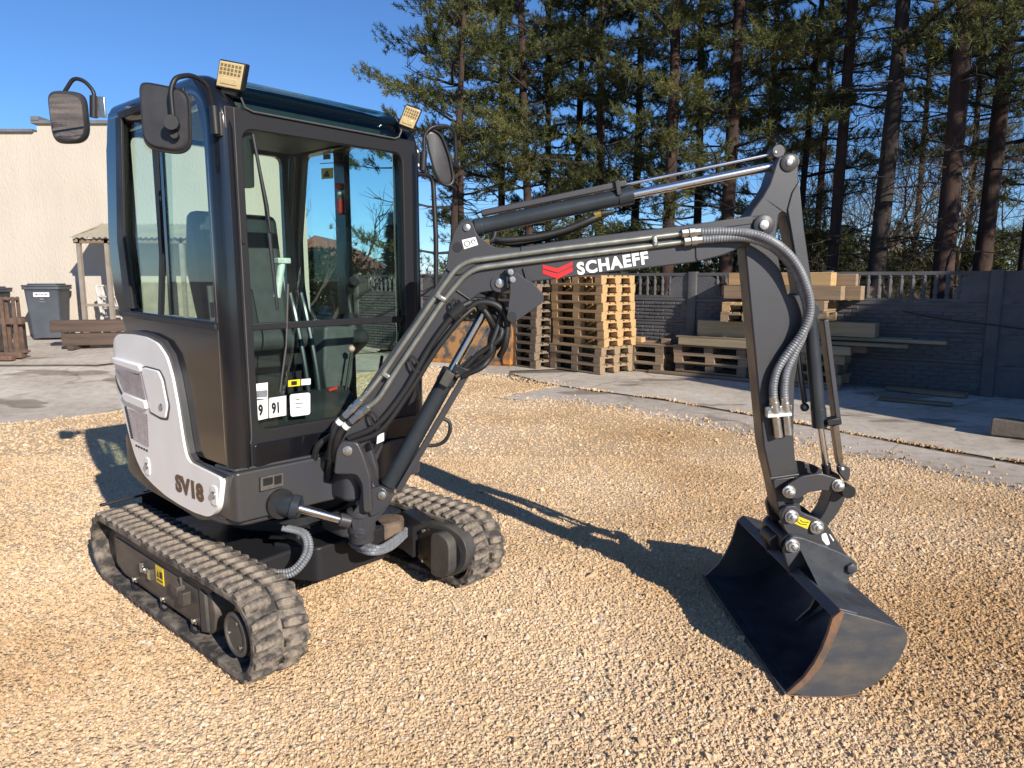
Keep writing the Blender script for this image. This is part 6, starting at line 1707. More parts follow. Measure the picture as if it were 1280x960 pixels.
# decal on the lower boom flank
dec = part('sticker', MB().prism([(0.0896, 0.8966), (0.1161, 0.9067), (0.1152, 0.8729), (0.0852, 0.8595)], 'xz', -0.0600, -0.050), 'sticker', boom)
# light guard plate beside the boom cylinder pin
gp = rpoly([(0.6323, 1.5581), (0.6591, 1.5628), (0.7034, 1.53), (0.7288, 1.5206), (0.7703, 1.4704), (0.7704, 1.4451), (0.6593, 1.366), (0.6242, 1.3819), (0.637, 1.4893)], 0.012, 3)
gpl = part('guard_plate', MB().prism(gp, 'xz', -0.104, -0.098), 'grey', boom, bevel=0.002)
for q in ((0.6386, -0.104, 1.5612), (0.6464, -0.104, 1.5316)):
    part('bolt', MB().cyl(q, (q[0], q[1]-0.012, q[2]), 0.0085, 8).lathe(q, (0,-1,0), [(0,0.012),(0.003,0.012)], 12), 'zinc', boom)
part('guard_bracket', MB().prism([(0.6183, 1.5708), (0.6532, 1.5708), (0.6596, 1.5111), (0.6246, 1.4985)], 'xz', -0.098, -0.05), 'satin', boom)
part('guard_pivot', MB().lathe((0.6432, -0.106, 1.3854), (0,1,0), [(0,0.020),(0.09,0.020)], 14), 'plastic', boom)

# ---------------------------------------------------------------- arm cylinder on top of the boom
def cyl_part(nm, a, b, r, m, par, cap=0.0):
    A, Bp = Vector(a), Vector(b)
    mb = MB().cyl(A, Bp, r, 26)
    if cap:
        d = (Bp-A).normalized()
        mb.cyl(Bp-d*0.055, Bp+d*0.003, r+cap, 26)
        mb.cyl(A-d*0.002, A+d*0.02, r+cap*0.7, 26)
    return part(nm, mb, m, par, bevel=0.002)
ac = bpart('arm_cylinder', MB().cyl((0.506, 0, 1.7412), (1.129, 0, 1.8699), 0.0335, 28).cyl((1.0711, 0, 1.8572), (1.1323, 0, 1.8705), 0.0365, 28).cyl((0.4963, 0, 1.7393), (0.5254, 0, 1.745), 0.036, 28), 'barrel', bevel=0.002)
part('cylinder_eye', MB().lathe(((0.4623, 1.7396)[0], -0.036, (0.4623, 1.7396)[1]), (0,1,0), [(0,0.032),(0.072,0.032)], 20).cyl((0.4639, 0, 1.738), (0.5157, 0, 1.7444), 0.028, 16), 'barrel', ac)
part('piston_rod', MB().cyl((1.1226, 0, 1.8683), (1.7136, 0, 1.9868), 0.0180, 24), 'chrome', ac)
part('rod_eye', MB().lathe(((1.76, 1.9963)[0], -0.03, (1.76, 1.9963)[1]), (0,1,0), [(0,0.030),(0.06,0.030)], 20).cyl((1.6943, 0, 1.9836), (1.7456, 0, 1.9931), 0.024, 16), 'grey', ac)
gA, gB = Vector((0.5225, 0, 1.7949)), Vector((1.1021, 0, 1.9136))
u = (gB-gA); n3_ = Vector((-u.z, 0, u.x)).normalized()
part('rod_guard', MB().obox((gA+gB)/2, u/2, n3_*0.012, Vector((0,0.028,0))), 'grey', ac, bevel=0.004)
part('guard_clip', MB().obox((1.0669, -0.03, 1.8926), Vector((0.010,0,0.002)), Vector((0,0.012,0)), Vector((-0.006,0,0.030))), 'plastic', ac, bevel=0.004)
part('guide_rod', MB().cyl((1.0958, 0, 1.9089), (1.6886, 0, 2.0302), 0.0062, 10), 'chrome', ac)
part('guide_boss', MB().lathe(((1.7044, 2.0364)[0], -0.030, (1.7044, 2.0364)[1]), (0,1,0), [(0,0.024),(0.004,0.027),(0.056,0.027),(0.06,0.024)], 20), 'grey', ac)
pin((1.6913, 2.0312), -0.034, 0.034, 0.007, ac)
part('cylinder_hose', hose([(0.5611, -0.03, 1.7014), (0.606, -0.04, 1.6883), (0.7244, -0.04, 1.6979), (0.8524, -0.04, 1.7262), (0.9702, -0.04, 1.7733), (1.0048, -0.02, 1.7907)], 0.013), 'blackhose', ac)
part('cylinder_hose', hose([(0.5669, 0.03, 1.6921), (0.6456, 0.03, 1.6793), (0.7769, 0.03, 1.6988), (0.8915, 0.03, 1.7343), (1.0041, 0.02, 1.7848)], 0.013), 'blackhose', ac)
part('hose_elbow', MB().tube(fillet([(0.5773, -0.04, 1.7196), (0.5708, -0.045, 1.6849), (0.5293, -0.045, 1.6786)], 0.02, 4), 0.012, 10), 'satin', ac)
part('hose_fitting', MB().cyl((0.5549, -0.05, 1.6815), (0.5294, -0.05, 1.6767), 0.014, 8), 'brass', ac)
part('hose_fitting', MB().cyl((0.9732, -0.04, 1.7842), (0.9987, -0.04, 1.7905), 0.014, 8), 'brass', ac)
part('hose_fitting', MB().cyl((0.9987, -0.04, 1.7905), (1.0513, -0.03, 1.7993), 0.011, 8), 'satin', ac)

# ---------------------------------------------------------------- boom cylinder below the boom
bc = bpart('boom_cylinder', MB().cyl((0.1205, 0, 0.6675), (0.3886, 0, 1.1477), 0.0355, 28).cyl((0.3647, 0, 1.104), (0.3953, 0, 1.1578), 0.040, 28), 'barrel', bevel=0.002)
part('cylinder_eye', MB().lathe(((0.0904, 0.6201)[0], -0.042, (0.0904, 0.6201)[1]), (0,1,0), [(0,0.034),(0.084,0.034)], 20).cyl((0.0921, 0, 0.6183), (0.1241, 0, 0.6745), 0.028, 16), 'barrel', bc)
part('piston_rod', MB().cyl((0.3851, 0, 1.141), (0.5398, 0, 1.4161), 0.0195, 24), 'chrome', bc)
part('rod_eye', MB().cyl((0.5332, 0, 1.403), (0.5861, 0, 1.4976), 0.026, 18).lathe((bq[0], -0.035, bq[1]), (0,1,0), [(0,0.034),(0.07,0.034)], 20), 'satin', bc)
gA, gB = Vector((0.1643, 0, 0.6497)), Vector((0.4551, 0, 1.1409))
u = (gB-gA); n3_ = Vector((-u.z, 0, u.x)).normalized()
part('rod_guard', MB().obox((gA+gB)/2, u/2, n3_*0.013, Vector((0,0.034,0))), 'grey', bc, bevel=0.004)
part('guard_clip', MB().obox((0.4363, -0.02, 1.1603), Vector((0.032,0,-0.012)), Vector((0,0.03,0)), Vector((0.008,0,0.016))), 'satin', bc, bevel=0.004)
part('clip_block', MB().obox((0.3783, -0.045, 1.1305), Vector((0.016,0,0.028)), Vector((0,0.018,0)), Vector((-0.018,0,0.010))), 'greydusty', bc, bevel=0.004)
part('guide_rod', MB().cyl((0.4451, 0, 1.1476), (0.546, 0, 1.3339), 0.0045, 8), 'zinc', bc)
part('wear_strip', MB().tube(spline([(0.3559, 0, 0.9545), (0.3825, 0, 0.9373), (0.3819, 0, 0.8926), (0.3544, 0, 0.8513), (0.3103, 0, 0.8376), (0.2834, 0, 0.8412)], 5), 0.008, 8), 'blackhose', bc)
# bundle of black hoses hanging round the rod
rng = random.Random(5)
for k in range(7):
    j = lambda s_: rng.uniform(-s_, s_)
    A = Vector((0.5145, -0.03, 1.4335)) + Vector((j(0.03), j(0.05), j(0.02)))
    Bm = Vector((0.5793, -0.02, 1.3941)) + Vector((j(0.035), j(0.04), j(0.03)))
    Cm = Vector((0.5855, -0.02, 1.2859)) + Vector((j(0.025), j(0.04), j(0.03)))
    D = Vector((0.5262, -0.03, 1.2177)) + Vector((j(0.03), j(0.04), j(0.03)))
    E_ = Vector((0.4203, -0.03, 1.1516)) + Vector((j(0.03), j(0.02), j(0.02)))
    part('boom_hose', hose([A, Bm, Cm, D, E_], 0.012), 'blackhose', bc)
part('boom_hose', hose([(0.4502, -0.05, 1.4085), (0.5151, -0.05, 1.4406), (0.586, -0.05, 1.4277), (0.6249, -0.04, 1.369), (0.6182, -0.04, 1.2712), (0.5952, 0, 1.2176)], 0.014), 'blackhose', bc)
part('boom_hose', hose([(0.4417, 0, 1.4586), (0.4944, 0, 1.4911), (0.5532, 0, 1.4716), (0.5727, 0, 1.4161)], 0.015), 'blackhose', bc)
part('valve_block', MB().obox((0.4797, 0.02, 1.3923), (0.04,0,0.0), (0,0.03,0), (0,0,0.03)), 'plastic', bc, bevel=0.006)
for q in ((0.4568, -0.055, 1.399), (0.4891, -0.055, 1.4054)):
    part('brass_fitting', MB().tube([(q[0]+0.012*math.cos(a), q[1], q[2]+0.014*math.sin(a)) for a in [x*0.6 for x in range(8)]], 0.004, 6), 'brass', bc)

# ---------------------------------------------------------------- arm (dipper)
AT = 0.052
ao = [(1.687, 1.9832), (1.6982, 2.0107), (1.7292, 2.0229), (1.7615, 2.0139), (1.7777, 1.9835), (1.7831, 1.9191), (1.8135, 1.736), (1.8475, 1.5779), (1.8778, 1.4334), (1.8828, 1.3554), (1.856, 1.3097), (1.8274, 1.2374), (1.8144, 1.1213), (1.8233, 0.8848), (1.8448, 0.7228), (1.8653, 0.6074), (1.8798, 0.5368), (1.8616, 0.4979), (1.8204, 0.4981), (1.7873, 0.5373), (1.7541, 0.643), (1.729, 0.7303), (1.6996, 0.8374), (1.6224, 1.3687), (1.5829, 1.6413), (1.5773, 1.6886), (1.5832, 1.7669), (1.6036, 1.8074), (1.6395, 1.8571), (1.6657, 1.9065), (1.6791, 1.9526)]
ah = rpoly([(1.7132, 1.7983), (1.7359, 1.7952), (1.7554, 1.7359), (1.8121, 1.4915), (1.8101, 1.469), (1.7678, 1.4658), (1.7288, 1.5779), (1.7032, 1.6887)], 0.012, 3)
arm = bpart('arm', MB().prism(ao, 'xz', -AT, AT, [ah]), 'grey', bevel=0.006, label='dark grey dipper arm hanging over the bucket')
part('arm_rib', MB().prism([(1.7823, 1.9188), (1.8126, 1.7358), (1.845, 1.5779), (1.8741, 1.427), (1.8351, 1.4206), (1.8141, 1.4979), (1.7578, 1.7357), (1.7408, 1.8075), (1.7561, 1.8757)], 'xz', -0.058, 0.058), 'grey', arm, bevel=0.004)
part('arm_boss', MB().lathe(((1.738, 1.9874)[0], -0.062, (1.738, 1.9874)[1]), (0,1,0), [(0,0.026),(0.004,0.034),(0.12,0.034),(0.124,0.026)], 22), 'grey', arm)
pin((1.736, 1.9866), -0.068, 0.068, 0.0125, arm)
part('weld_bar', MB().cyl((1.7323, -0.056, 0.7036), (1.85, -0.056, 0.7204), 0.008, 10), 'grey', arm)
part('arm_end', MB().prism(rpoly([(1.741, 0.7013), (1.8453, 0.7146), (1.8577, 0.6205), (1.8683, 0.5572), (1.8544, 0.5043), (1.8133, 0.5046), (1.7761, 0.5578)], 0.02, 3), 'xz', -0.06, 0.06), 'grey', arm, bevel=0.005)
# bucket cylinder behind the arm
bk = bpart('bucket_cylinder', MB().cyl((1.8849, 0, 1.3722), (1.9526, 0, 0.9178), 0.0290, 26).cyl((1.9426, 0, 0.9939), (1.9537, 0, 0.9109), 0.0310, 26), 'barrel', bevel=0.002)
part('cylinder_eye', MB().lathe(((1.8763, 1.402)[0], -0.04, (1.8763, 1.402)[1]), (0,1,0), [(0,0.03),(0.08,0.03)], 18), 'barrel', bk)
part('piston_rod', MB().cyl((1.9539, 0, 0.9248), (1.9937, 0, 0.7357), 0.0135, 20), 'chrome', bk)
part('rod_eye', MB().cyl((1.9911, 0, 0.7499), (2.003, 0, 0.7003), 0.019, 16).lathe(((2.021, 0.6896)[0], -0.025, (2.021, 0.6896)[1]), (0,1,0), [(0,0.026),(0.05,0.026)], 18), 'satin', bk)
gA, gB = Vector((1.9403, 0, 1.3688)), Vector((2.0259, 0, 0.9245))
u = (gB-gA); n3_ = Vector((-u.z, 0, u.x)).normalized()
part('rod_guard', MB().obox((gA+gB)/2, u/2, n3_*0.011, Vector((0,0.026,0))), 'grey', bk, bevel=0.004)
part('guard_clip', MB().obox((1.9947, -0.02, 0.9425), Vector((0.03,0,0.005)), Vector((0,0.026,0)), Vector((-0.003,0,0.014))), 'satin', bk, bevel=0.004)
part('wear_bar', MB().prism([(2.0023, 0.9177), (2.0293, 0.9245), (2.0588, 0.7707), (2.0523, 0.739), (2.0373, 0.7567)], 'xz', -0.016, 0.016), 'bronzebar', bk, bevel=0.002)
part('hose_tube', MB().tube([(1.8483, 0.03, 1.2426), (1.8964, 0.03, 1.0128)], 0.012, 10).ball((1.8977, 0.03, 0.992), 0.019), 'barrel', bk)
# hoses looping from the boom pipes down the arm
part('arm_hose', hose([(1.3905, -0.082, 1.7178), (1.4786, -0.095, 1.7186), (1.5828, -0.115, 1.7097), (1.6756, -0.125, 1.6724), (1.7521, -0.125, 1.6046), (1.8074, -0.12, 1.5112), (1.8341, -0.11, 1.41), (1.8117, -0.1, 1.3199), (1.7622, -0.09, 1.2381), (1.7255, -0.085, 1.169), (1.7127, -0.085, 1.1031), (1.7156, -0.085, 1.0501)], 0.0165, 0.0010, 12), 'hose', arm)
part('arm_hose', hose([(1.398, -0.082, 1.6883), (1.4812, -0.09, 1.6942), (1.5738, -0.098, 1.6938), (1.6683, -0.105, 1.6579), (1.7453, -0.105, 1.5895), (1.7941, -0.1, 1.5048), (1.83, -0.09, 1.4091), (1.8262, -0.075, 1.3115), (1.7977, -0.075, 1.2398), (1.767, -0.08, 1.1683), (1.7584, -0.082, 1.1026), (1.7635, -0.082, 1.0428)], 0.0165, 0.0010, 12), 'hose', arm)
for a, b in (((1.7153, -0.085, 1.0567), (1.7501, -0.075, 0.8869)), ((1.7629, -0.082, 1.0528), (1.7907, -0.075, 0.8969))):
    A, Bp = Vector(a), Vector(b)
    P_ = [A.lerp(Bp, t) for t in (0, 0.12, 0.121, 0.36, 0.361, 0.5, 0.501, 0.86, 0.861, 1.0)]
    part('hose_fitting', MB().tube(P_, [0.0185, 0.0185, 0.021, 0.021, 0.016, 0.016, 0.018, 0.018, 0.0185, 0.0185], 10), 'zinc', arm)
part('pipe_clamp', MB().obox((1.7423, -0.075, 0.9982), (0.052,0,0.006), (0,0.016,0), (-0.002,0,0.022)), 'zinc', arm, bevel=0.005)
part('clamp_strap', MB().obox((1.7398, -0.092, 0.9813), (0.050,0,0.004), (0,0.010,0), (0,0,0.006)), 'sticker', arm, bevel=0.003)
part('bolt', MB().cyl((1.6954, -0.092, 1.0081), (1.6915, -0.102, 1.01), 0.009, 8), 'zinc', arm)

# ---------------------------------------------------------------- bucket linkage
lk = rpoly([(1.7648, 0.6578), (1.7863, 0.692), (1.8411, 0.726), (1.9171, 0.7393), (1.9785, 0.7219), (2.0235, 0.7011), (2.0222, 0.6702), (1.9929, 0.6565), (1.9318, 0.6672), (1.8754, 0.6572), (1.8368, 0.6298), (1.7865, 0.6301)], 0.012, 3)
lnk = bpart('bucket_link', MB().prism(lk, 'xz', -0.108, -0.092), 'grey', bevel=0.003)
part('link_plate', MB().prism(lk, 'xz', 0.092, 0.108), 'grey', lnk, bevel=0.003)
def bolt_pin(q, t, parent, r=0.020):
    mb = MB().lathe((q[0], t, q[1]), (0,-1,0), [(0,r*1.35),(0.006,r*1.35),(0.0065,r),(0.022,r),(0.0225,r*0.62),(0.034,r*0.62),(0.036,r*0.4)], 14)
    part('pin', mb, 'zinc', parent)
bolt_pin((1.7922, 0.6624), -0.108, lnk); bolt_pin((1.9944, 0.6888), -0.108, lnk)
part('link_crosstube', MB().cyl(((2.0493, 0.6557)[0], -0.10, (2.0493, 0.6557)[1]), ((2.0493, 0.6557)[0], 0.10, (2.0493, 0.6557)[1]), 0.028, 18).cyl(((1.8393, 0.6283)[0], -0.092, (1.8393, 0.6283)[1]), ((1.8393, 0.6283)[0], 0.092, (1.8393, 0.6283)[1]), 0.024, 18), 'satin', lnk)
hl = [(2.0564, 0.6788), (2.0698, 0.636), (2.0558, 0.5861), (2.0313, 0.5359), (1.9992, 0.4929), (1.9714, 0.4351), (1.935, 0.4571), (1.9528, 0.5076), (1.978, 0.5506), (1.9956, 0.6007), (2.0093, 0.6577)]
part('tipping_lever', MB().prism(rpoly(hl, 0.012, 3), 'xz', -0.045, 0.045), 'grey', lnk, bevel=0.005)
part('guide_tab', MB().prism(rpoly([(2.0194, 0.7577), (2.0466, 0.7611), (2.0718, 0.7435), (2.0711, 0.705), (2.0622, 0.6839), (2.0252, 0.7227)], 0.012, 3), 'xz', -0.055, -0.030), 'grey', lnk, bevel=0.004)
part('bolt', MB().ball((2.0352, -0.056, 0.7438), 0.008), 'sticker', lnk)
# quick coupler
qc = rpoly([(1.7697, 0.5558), (1.7879, 0.594), (1.8282, 0.5973), (1.8675, 0.5622), (1.9369, 0.5373), (1.9691, 0.5125), (2.0711, 0.3668), (2.0943, 0.3309), (2.0614, 0.3097), (1.8761, 0.4215), (1.8087, 0.4678), (1.7867, 0.4961)], 0.012, 3)
cp = bpart('quick_coupler', MB().prism(qc, 'xz', -0.095, -0.068), 'grey', bevel=0.004)
part('coupler_plate', MB().prism(qc, 'xz', 0.068, 0.095), 'grey', cp, bevel=0.004)
part('coupler_body', MB().prism(rpoly([(1.8599, 0.4829), (1.9735, 0.4568), (2.1111, 0.2951), (1.901, 0.3809)], 0.01), 'xz', -0.07, 0.07), 'satin', cp)
part('coupler_cross', MB().cyl(((1.8102, 0.4361)[0], -0.11, (1.8102, 0.4361)[1]), ((1.8102, 0.4361)[0], 0.10, (1.8102, 0.4361)[1]), 0.040, 18).cyl(((1.7794, 0.4218)[0], -0.06, (1.7794, 0.4218)[1]), ((1.7794, 0.4218)[0], 0.06, (1.7794, 0.4218)[1]), 0.035, 14), 'satin', cp)
bolt_pin((1.8146, 0.5502), -0.096, cp, 0.022); bolt_pin((1.9238, 0.5042), -0.096, cp, 0.022)
ys = part('warning_sticker', MB().prism([(1.8445, 0.5507), (1.8965, 0.5295), (1.8851, 0.4946), (1.826, 0.5212)], 'xz', -0.0965, -0.094), 'yellow', cp)
part('printed_symbol', MB().tube([(1.8407, -0.0972, 0.5282), (1.8549, -0.0972, 0.5176), (1.8821, -0.0972, 0.5139)], 0.0018, 4).tube([(1.8503, -0.0972, 0.5368), (1.8628, -0.0972, 0.5263), (1.8882, -0.0972, 0.5244)], 0.0018, 4), 'ink', cp)
part('sticker', MB().prism(rpoly([(1.9459, 0.4714), (1.9658, 0.4783), (1.9778, 0.4501), (1.986, 0.4289), (1.9729, 0.4219), (1.9509, 0.4468)], 0.006), 'xz', -0.0965, -0.094), 'sticker', cp)
part('sticker', MB().prism([(1.9781, 0.4712), (1.9832, 0.4712), (2.0018, 0.4464), (1.9989, 0.4394)], 'xz', -0.0965, -0.094), 'sticker', cp)

# ---------------------------------------------------------------- ditching bucket
BW = 0.525
prof = [(1.832,0.340),(1.95,0.307),(2.070,0.268),(2.083,0.245),(2.080,0.205),(2.060,0.150),(2.025,0.098),(1.975,0.052),(1.915,0.020),(1.85,0.006),(1.75,0.004),(1.645,0.018)]
inner = [(1.834,0.325),(1.95,0.293),(2.060,0.255),(2.069,0.240),(2.066,0.207),(2.047,0.156),(2.014,0.107),(1.967,0.064),(1.911,0.033),(1.85,0.019),(1.75,0.016),(1.645,0.022)]
shell = MB().prism(prof + inner[::-1], 'xz', -BW+0.012, BW-0.012)
bu = bpart('bucket', shell, 'bucket', bevel=0.002, label='wide dark ditching bucket with rusty worn edges')
side = [(1.832,0.341),(1.95,0.308),(2.071,0.269),(2.084,0.245),(2.081,0.205),(2.061,0.150),(2.026,0.097),(1.975,0.051),(1.915,0.019),(1.85,0.005),(1.75,0.003),(1.645,0.017),(1.712,0.082),(1.745,0.135),(1.770,0.190),(1.787,0.245),(1.803,0.315)]
part('side_plate', MB().prism(side, 'xz', -BW, -BW+0.014), 'rustpaint', bu, bevel=0.002)
part('side_plate', MB().prism(side, 'xz', BW-0.014, BW), 'rustpaint', bu, bevel=0.002)
rim = [(1.830,0.343),(1.843,0.339),(1.826,0.275),(1.800,0.195),(1.770,0.125),(1.724,0.062),(1.675,0.020),(1.642,0.014),(1.710,0.084),(1.743,0.137),(1.768,0.192),(1.785,0.247),(1.801,0.317)]
part('wear_edge', MB().prism(rim, 'xz', -BW-0.004, -BW+0.012), 'rust', bu, bevel=0.002)
part('cutting_edge', MB().prism([(1.640,0.012),(1.70,0.002),(1.72,0.0),(1.72,0.010),(1.70,0.018),(1.640,0.024)], 'xz', -BW, BW), 'bucket', bu, bevel=0.002)
part('bottom_wear_strip', MB().prism([(1.642,0.006),(1.75,-0.004),(1.86,-0.002),(1.92,0.012),(1.92,0.022),(1.85,0.010),(1.75,0.008),(1.642,0.018)], 'xz', -BW-0.005, -BW+0.03), 'rust', bu, bevel=0.002)
part('top_lip', MB().prism([(1.802,0.318),(1.832,0.346),(1.90,0.327),(1.90,0.318),(1.835,0.333),(1.812,0.312)], 'xz', -BW+0.012, BW-0.012), 'bucket', bu, bevel=0.003)
part('inner_rib', MB().prism([(1.845,0.32),(1.95,0.29),(2.06,0.25),(2.04,0.16),(1.96,0.07),(1.90,0.04),(1.96,0.10),(1.99,0.17),(1.97,0.23),(1.90,0.27)], 'xz', -0.012, 0.0), 'bucket', bu)
# ears
ear = rpoly([(1.7753, 0.4082), (1.7842, 0.457), (1.8064, 0.4794), (1.8538, 0.4704), (2.0124, 0.4066), (2.072, 0.3746), (2.0878, 0.3428), (2.0763, 0.3147), (2.0541, 0.2937), (2.06, 0.2581), (1.9351, 0.2485), (1.8104, 0.2955)], 0.010, 3)
for t0 in (-0.137, 0.112):
    part('ear', MB().prism(ear, 'xz', t0, t0+0.025), 'bucket', bu, bevel=0.003)
bolt_pin((1.8079, 0.4398), -0.137, bu, 0.022)
qp = (2.0593, 0.3403)
part('pin', MB().lathe((qp[0], -0.137, qp[1]), (0,-1,0), [(0,0.024),(0.014,0.024),(0.016,0.020)], 6), 'bucket', bu, bevel=0.002)
part('ear_tube', MB().cyl(((1.8692, 0.3848)[0], -0.12, (1.8692, 0.3848)[1]), ((1.8692, 0.3848)[0], 0.12, (1.8692, 0.3848)[1]), 0.024, 18).cyl((qp[0], -0.12, qp[1]), (qp[0], 0.12, qp[1]), 0.022, 18), 'satin', bu)
gus = [(1.835,0.336),(1.95,0.304),(2.02,0.284),(1.90,0.41),(1.86,0.43)]
for t0, sg in ((-0.137, -1), (0.137, 1)):
    # sloping gusset from ear foot out along the bucket top
    mb = MB()
    a = [(1.842,t0,0.42),(1.842,t0+sg*0.19,0.336),(2.00,t0+sg*0.15,0.289),(1.93,t0,0.37)]
    mb.add([(x,y,z) for x,y,z in a]+[(x+0.012,y,z-0.012) for x,y,z in a], [(0,1,2,3),(7,6,5,4),(0,4,5,1),(1,5,6,2),(2,6,7,3),(3,7,4,0)])
    part('gusset', mb, 'bucket', bu, bevel=0.002)

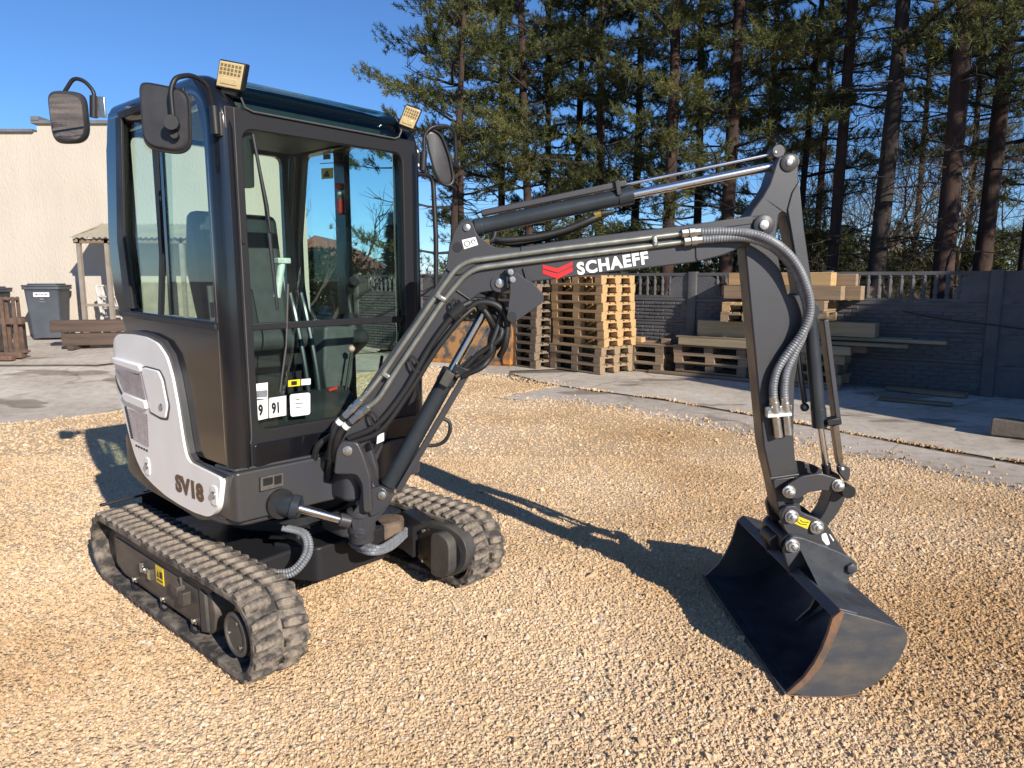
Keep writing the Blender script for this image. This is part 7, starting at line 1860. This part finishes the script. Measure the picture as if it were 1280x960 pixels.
# ================================================================== loose gravel lying on the bed
def scatter_gravel():
    rg = np.random.default_rng(8)
    pts = []; sc = []
    gravel_poly = [Vector(p) for p in EDGE]
    ex = np.array([p.x for p in gravel_poly]); ey = np.array([p.y for p in gravel_poly])
    poly = [(x, y) for x, y in EDGE] + [(9, -5), (-16, -5)]
    PX = np.array([p[0] for p in poly]); PY = np.array([p[1] for p in poly])
    def inside(x, y):
        c = np.zeros(len(x), bool)
        j = len(PX)-1
        for i in range(len(PX)):
            cond = ((PY[i] > y) != (PY[j] > y))
            xi = (PX[j]-PX[i])*(y-PY[i])/(PY[j]-PY[i]+1e-12)+PX[i]
            c ^= cond & (x < xi); j = i
        return c
    for y0, y1, dens, s0 in ((1.1, 2.4, 12500, 0.0043), (2.4, 3.8, 9500, 0.0045), (3.8, 6.0, 4600, 0.0050), (6.0, 12.5, 1300, 0.0064)):
        w = 0.80*y1+2.2
        n = int((y1-y0)*2*w*dens)
        x = rg.uniform(-w, w, n); y = rg.uniform(y0, y1, n)
        k = ((np.abs(x) < 0.80*y+0.7) | ((np.abs(x) < 0.80*y+2.2) & (rg.uniform(0, 1, n) < 0.6))) & inside(x+rg.normal(0, 0.03, n), y+rg.normal(0, 0.03, n))
        k &= ~((x > 0.985) & (x < 1.27) & (y > 2.40) & (y < 3.46))      # under the bucket
        x, y = x[k], y[k]
        s = s0*np.exp(rg.normal(0, 0.40, len(x)))
        pts.append(np.stack([x, y], 1)); sc.append(s)
    # strays on the slabs and grit lying in the joint between them
    for a, b in zip(J0, J0[1:]):
        L_ = math.hypot(b[0]-a[0], b[1]-a[1]); n = int(L_*260)
        q = rg.uniform(0, 1, n)
        x = a[0]+(b[0]-a[0])*q+rg.normal(0, 0.028, n); y = a[1]+(b[1]-a[1])*q+rg.normal(0, 0.028, n)
        k = np.sin(x*7.0)+np.sin(y*11.0)+rg.normal(0, 0.6, n) > 0.1
        pts.append(np.stack([x, y], 1)[k]); sc.append((0.0075*np.exp(rg.normal(0, 0.4, n)))[k])
    for a, b in zip(EDGE[2:20], EDGE[3:21]):
        L_ = math.hypot(b[0]-a[0], b[1]-a[1]); n = int(L_*160)
        q = rg.uniform(0, 1, n); off = np.abs(rg.normal(0, 0.22, n))
        x = a[0]+(b[0]-a[0])*q+off*0.6; y = a[1]+(b[1]-a[1])*q+off*0.8
        pts.append(np.stack([x, y], 1)); sc.append(0.0075*np.exp(rg.normal(0, 0.4, n)))
    P_ = np.concatenate(pts); S_ = np.concatenate(sc)
    gz = np.array([ground_z(x, y) for x, y in P_])
    # heavier stones drift towards the right foreground
    S_ *= np.where((P_[:, 0] > 0.2) & (P_[:, 1] < 4.0), 1.12, 1.0)
    z = 0.009*(np.sin(P_[:, 0]*2.3+2)*np.sin(P_[:, 1]*1.9+1.0)+0.6*np.sin(P_[:, 0]*5.1-P_[:, 1]*3.7)) - S_*0.20 + gz
    me = bpy.data.meshes.new('gravel')
    me.vertices.add(len(P_))
    me.vertices.foreach_set('co', np.column_stack([P_, z]).reshape(-1))
    a = me.attributes.new('size', 'FLOAT', 'POINT'); a.data.foreach_set('value', S_.astype(np.float32))
    rot = np.column_stack([rg.uniform(0, 6.28, (len(P_), 3))]).astype(np.float32)
    b = me.attributes.new('turn', 'FLOAT_VECTOR', 'POINT'); b.data.foreach_set('vector', rot.reshape(-1))
    me.update()
    o = link('gravel', me)
    ng = bpy.data.node_groups.new('gravel_scatter', 'GeometryNodeTree')
    ng.interface.new_socket('Geometry', in_out='INPUT', socket_type='NodeSocketGeometry')
    ng.interface.new_socket('Geometry', in_out='OUTPUT', socket_type='NodeSocketGeometry')
    N = ng.nodes; Lk = ng.links
    gi = N.new('NodeGroupInput'); go = N.new('NodeGroupOutput')
    join = N.new('GeometryNodeJoinGeometry')
    for i in range(7):
        ico = N.new('GeometryNodeMeshIcoSphere'); ico.inputs['Radius'].default_value = 1.0; ico.inputs['Subdivisions'].default_value = 2
        sp = N.new('GeometryNodeSetPosition')
        nz = N.new('ShaderNodeTexNoise'); nz.noise_dimensions = '4D'
        nz.inputs['W'].default_value = i*3.7; nz.inputs['Scale'].default_value = 0.95; nz.inputs['Detail'].default_value = 1.0
        ps = N.new('GeometryNodeInputPosition')
        Lk.new(ps.outputs[0], nz.inputs['Vector'])
        sub = N.new('ShaderNodeVectorMath'); sub.operation = 'SUBTRACT'; sub.inputs[1].default_value = (0.5, 0.5, 0.5)
        Lk.new(nz.outputs['Color'], sub.inputs[0])
        scl = N.new('ShaderNodeVectorMath'); scl.operation = 'SCALE'; scl.inputs['Scale'].default_value = 2.3
        Lk.new(sub.outputs[0], scl.inputs[0])
        Lk.new(ico.outputs['Mesh'], sp.inputs['Geometry']); Lk.new(scl.outputs[0], sp.inputs['Offset'])
        fl = N.new('GeometryNodeTransform'); fl.inputs['Scale'].default_value = (1.15, 0.9, 0.72)
        Lk.new(sp.outputs[0], fl.inputs[0])
        ti = N.new('GeometryNodeGeometryToInstance')
        sm = N.new('GeometryNodeSetMaterial'); sm.inputs['Material'].default_value = MT['stone']
        Lk.new(fl.outputs[0], sm.inputs[0]); Lk.new(sm.outputs[0], ti.inputs[0])
        Lk.new(ti.outputs[0], join.inputs[0])
    iop = N.new('GeometryNodeInstanceOnPoints')
    iop.inputs['Pick Instance'].default_value = True
    at = N.new('GeometryNodeInputNamedAttribute'); at.data_type = 'FLOAT'; at.inputs['Name'].default_value = 'size'
    ar = N.new('GeometryNodeInputNamedAttribute'); ar.data_type = 'FLOAT_VECTOR'; ar.inputs['Name'].default_value = 'turn'
    e2r = N.new('FunctionNodeEulerToRotation')
    Lk.new(ar.outputs['Attribute'], e2r.inputs[0])
    m2p = N.new('GeometryNodeMeshToPoints')
    Lk.new(gi.outputs[0], m2p.inputs[0])
    Lk.new(m2p.outputs[0], iop.inputs['Points']); Lk.new(join.outputs[0], iop.inputs['Instance'])
    Lk.new(e2r.outputs[0], iop.inputs['Rotation']); Lk.new(at.outputs['Attribute'], iop.inputs['Scale'])
    Lk.new(iop.outputs[0], go.inputs[0])
    md = o.modifiers.new('scatter', 'NODES'); md.node_group = ng
    me.materials.append(MT['stone'])
    return tag(o, 'buff crushed stone gravel covering the yard', 'gravel', kind='stuff')
MT['stone'] = gravel_mat('loose_gravel_stone', stone=True)
scatter_gravel()
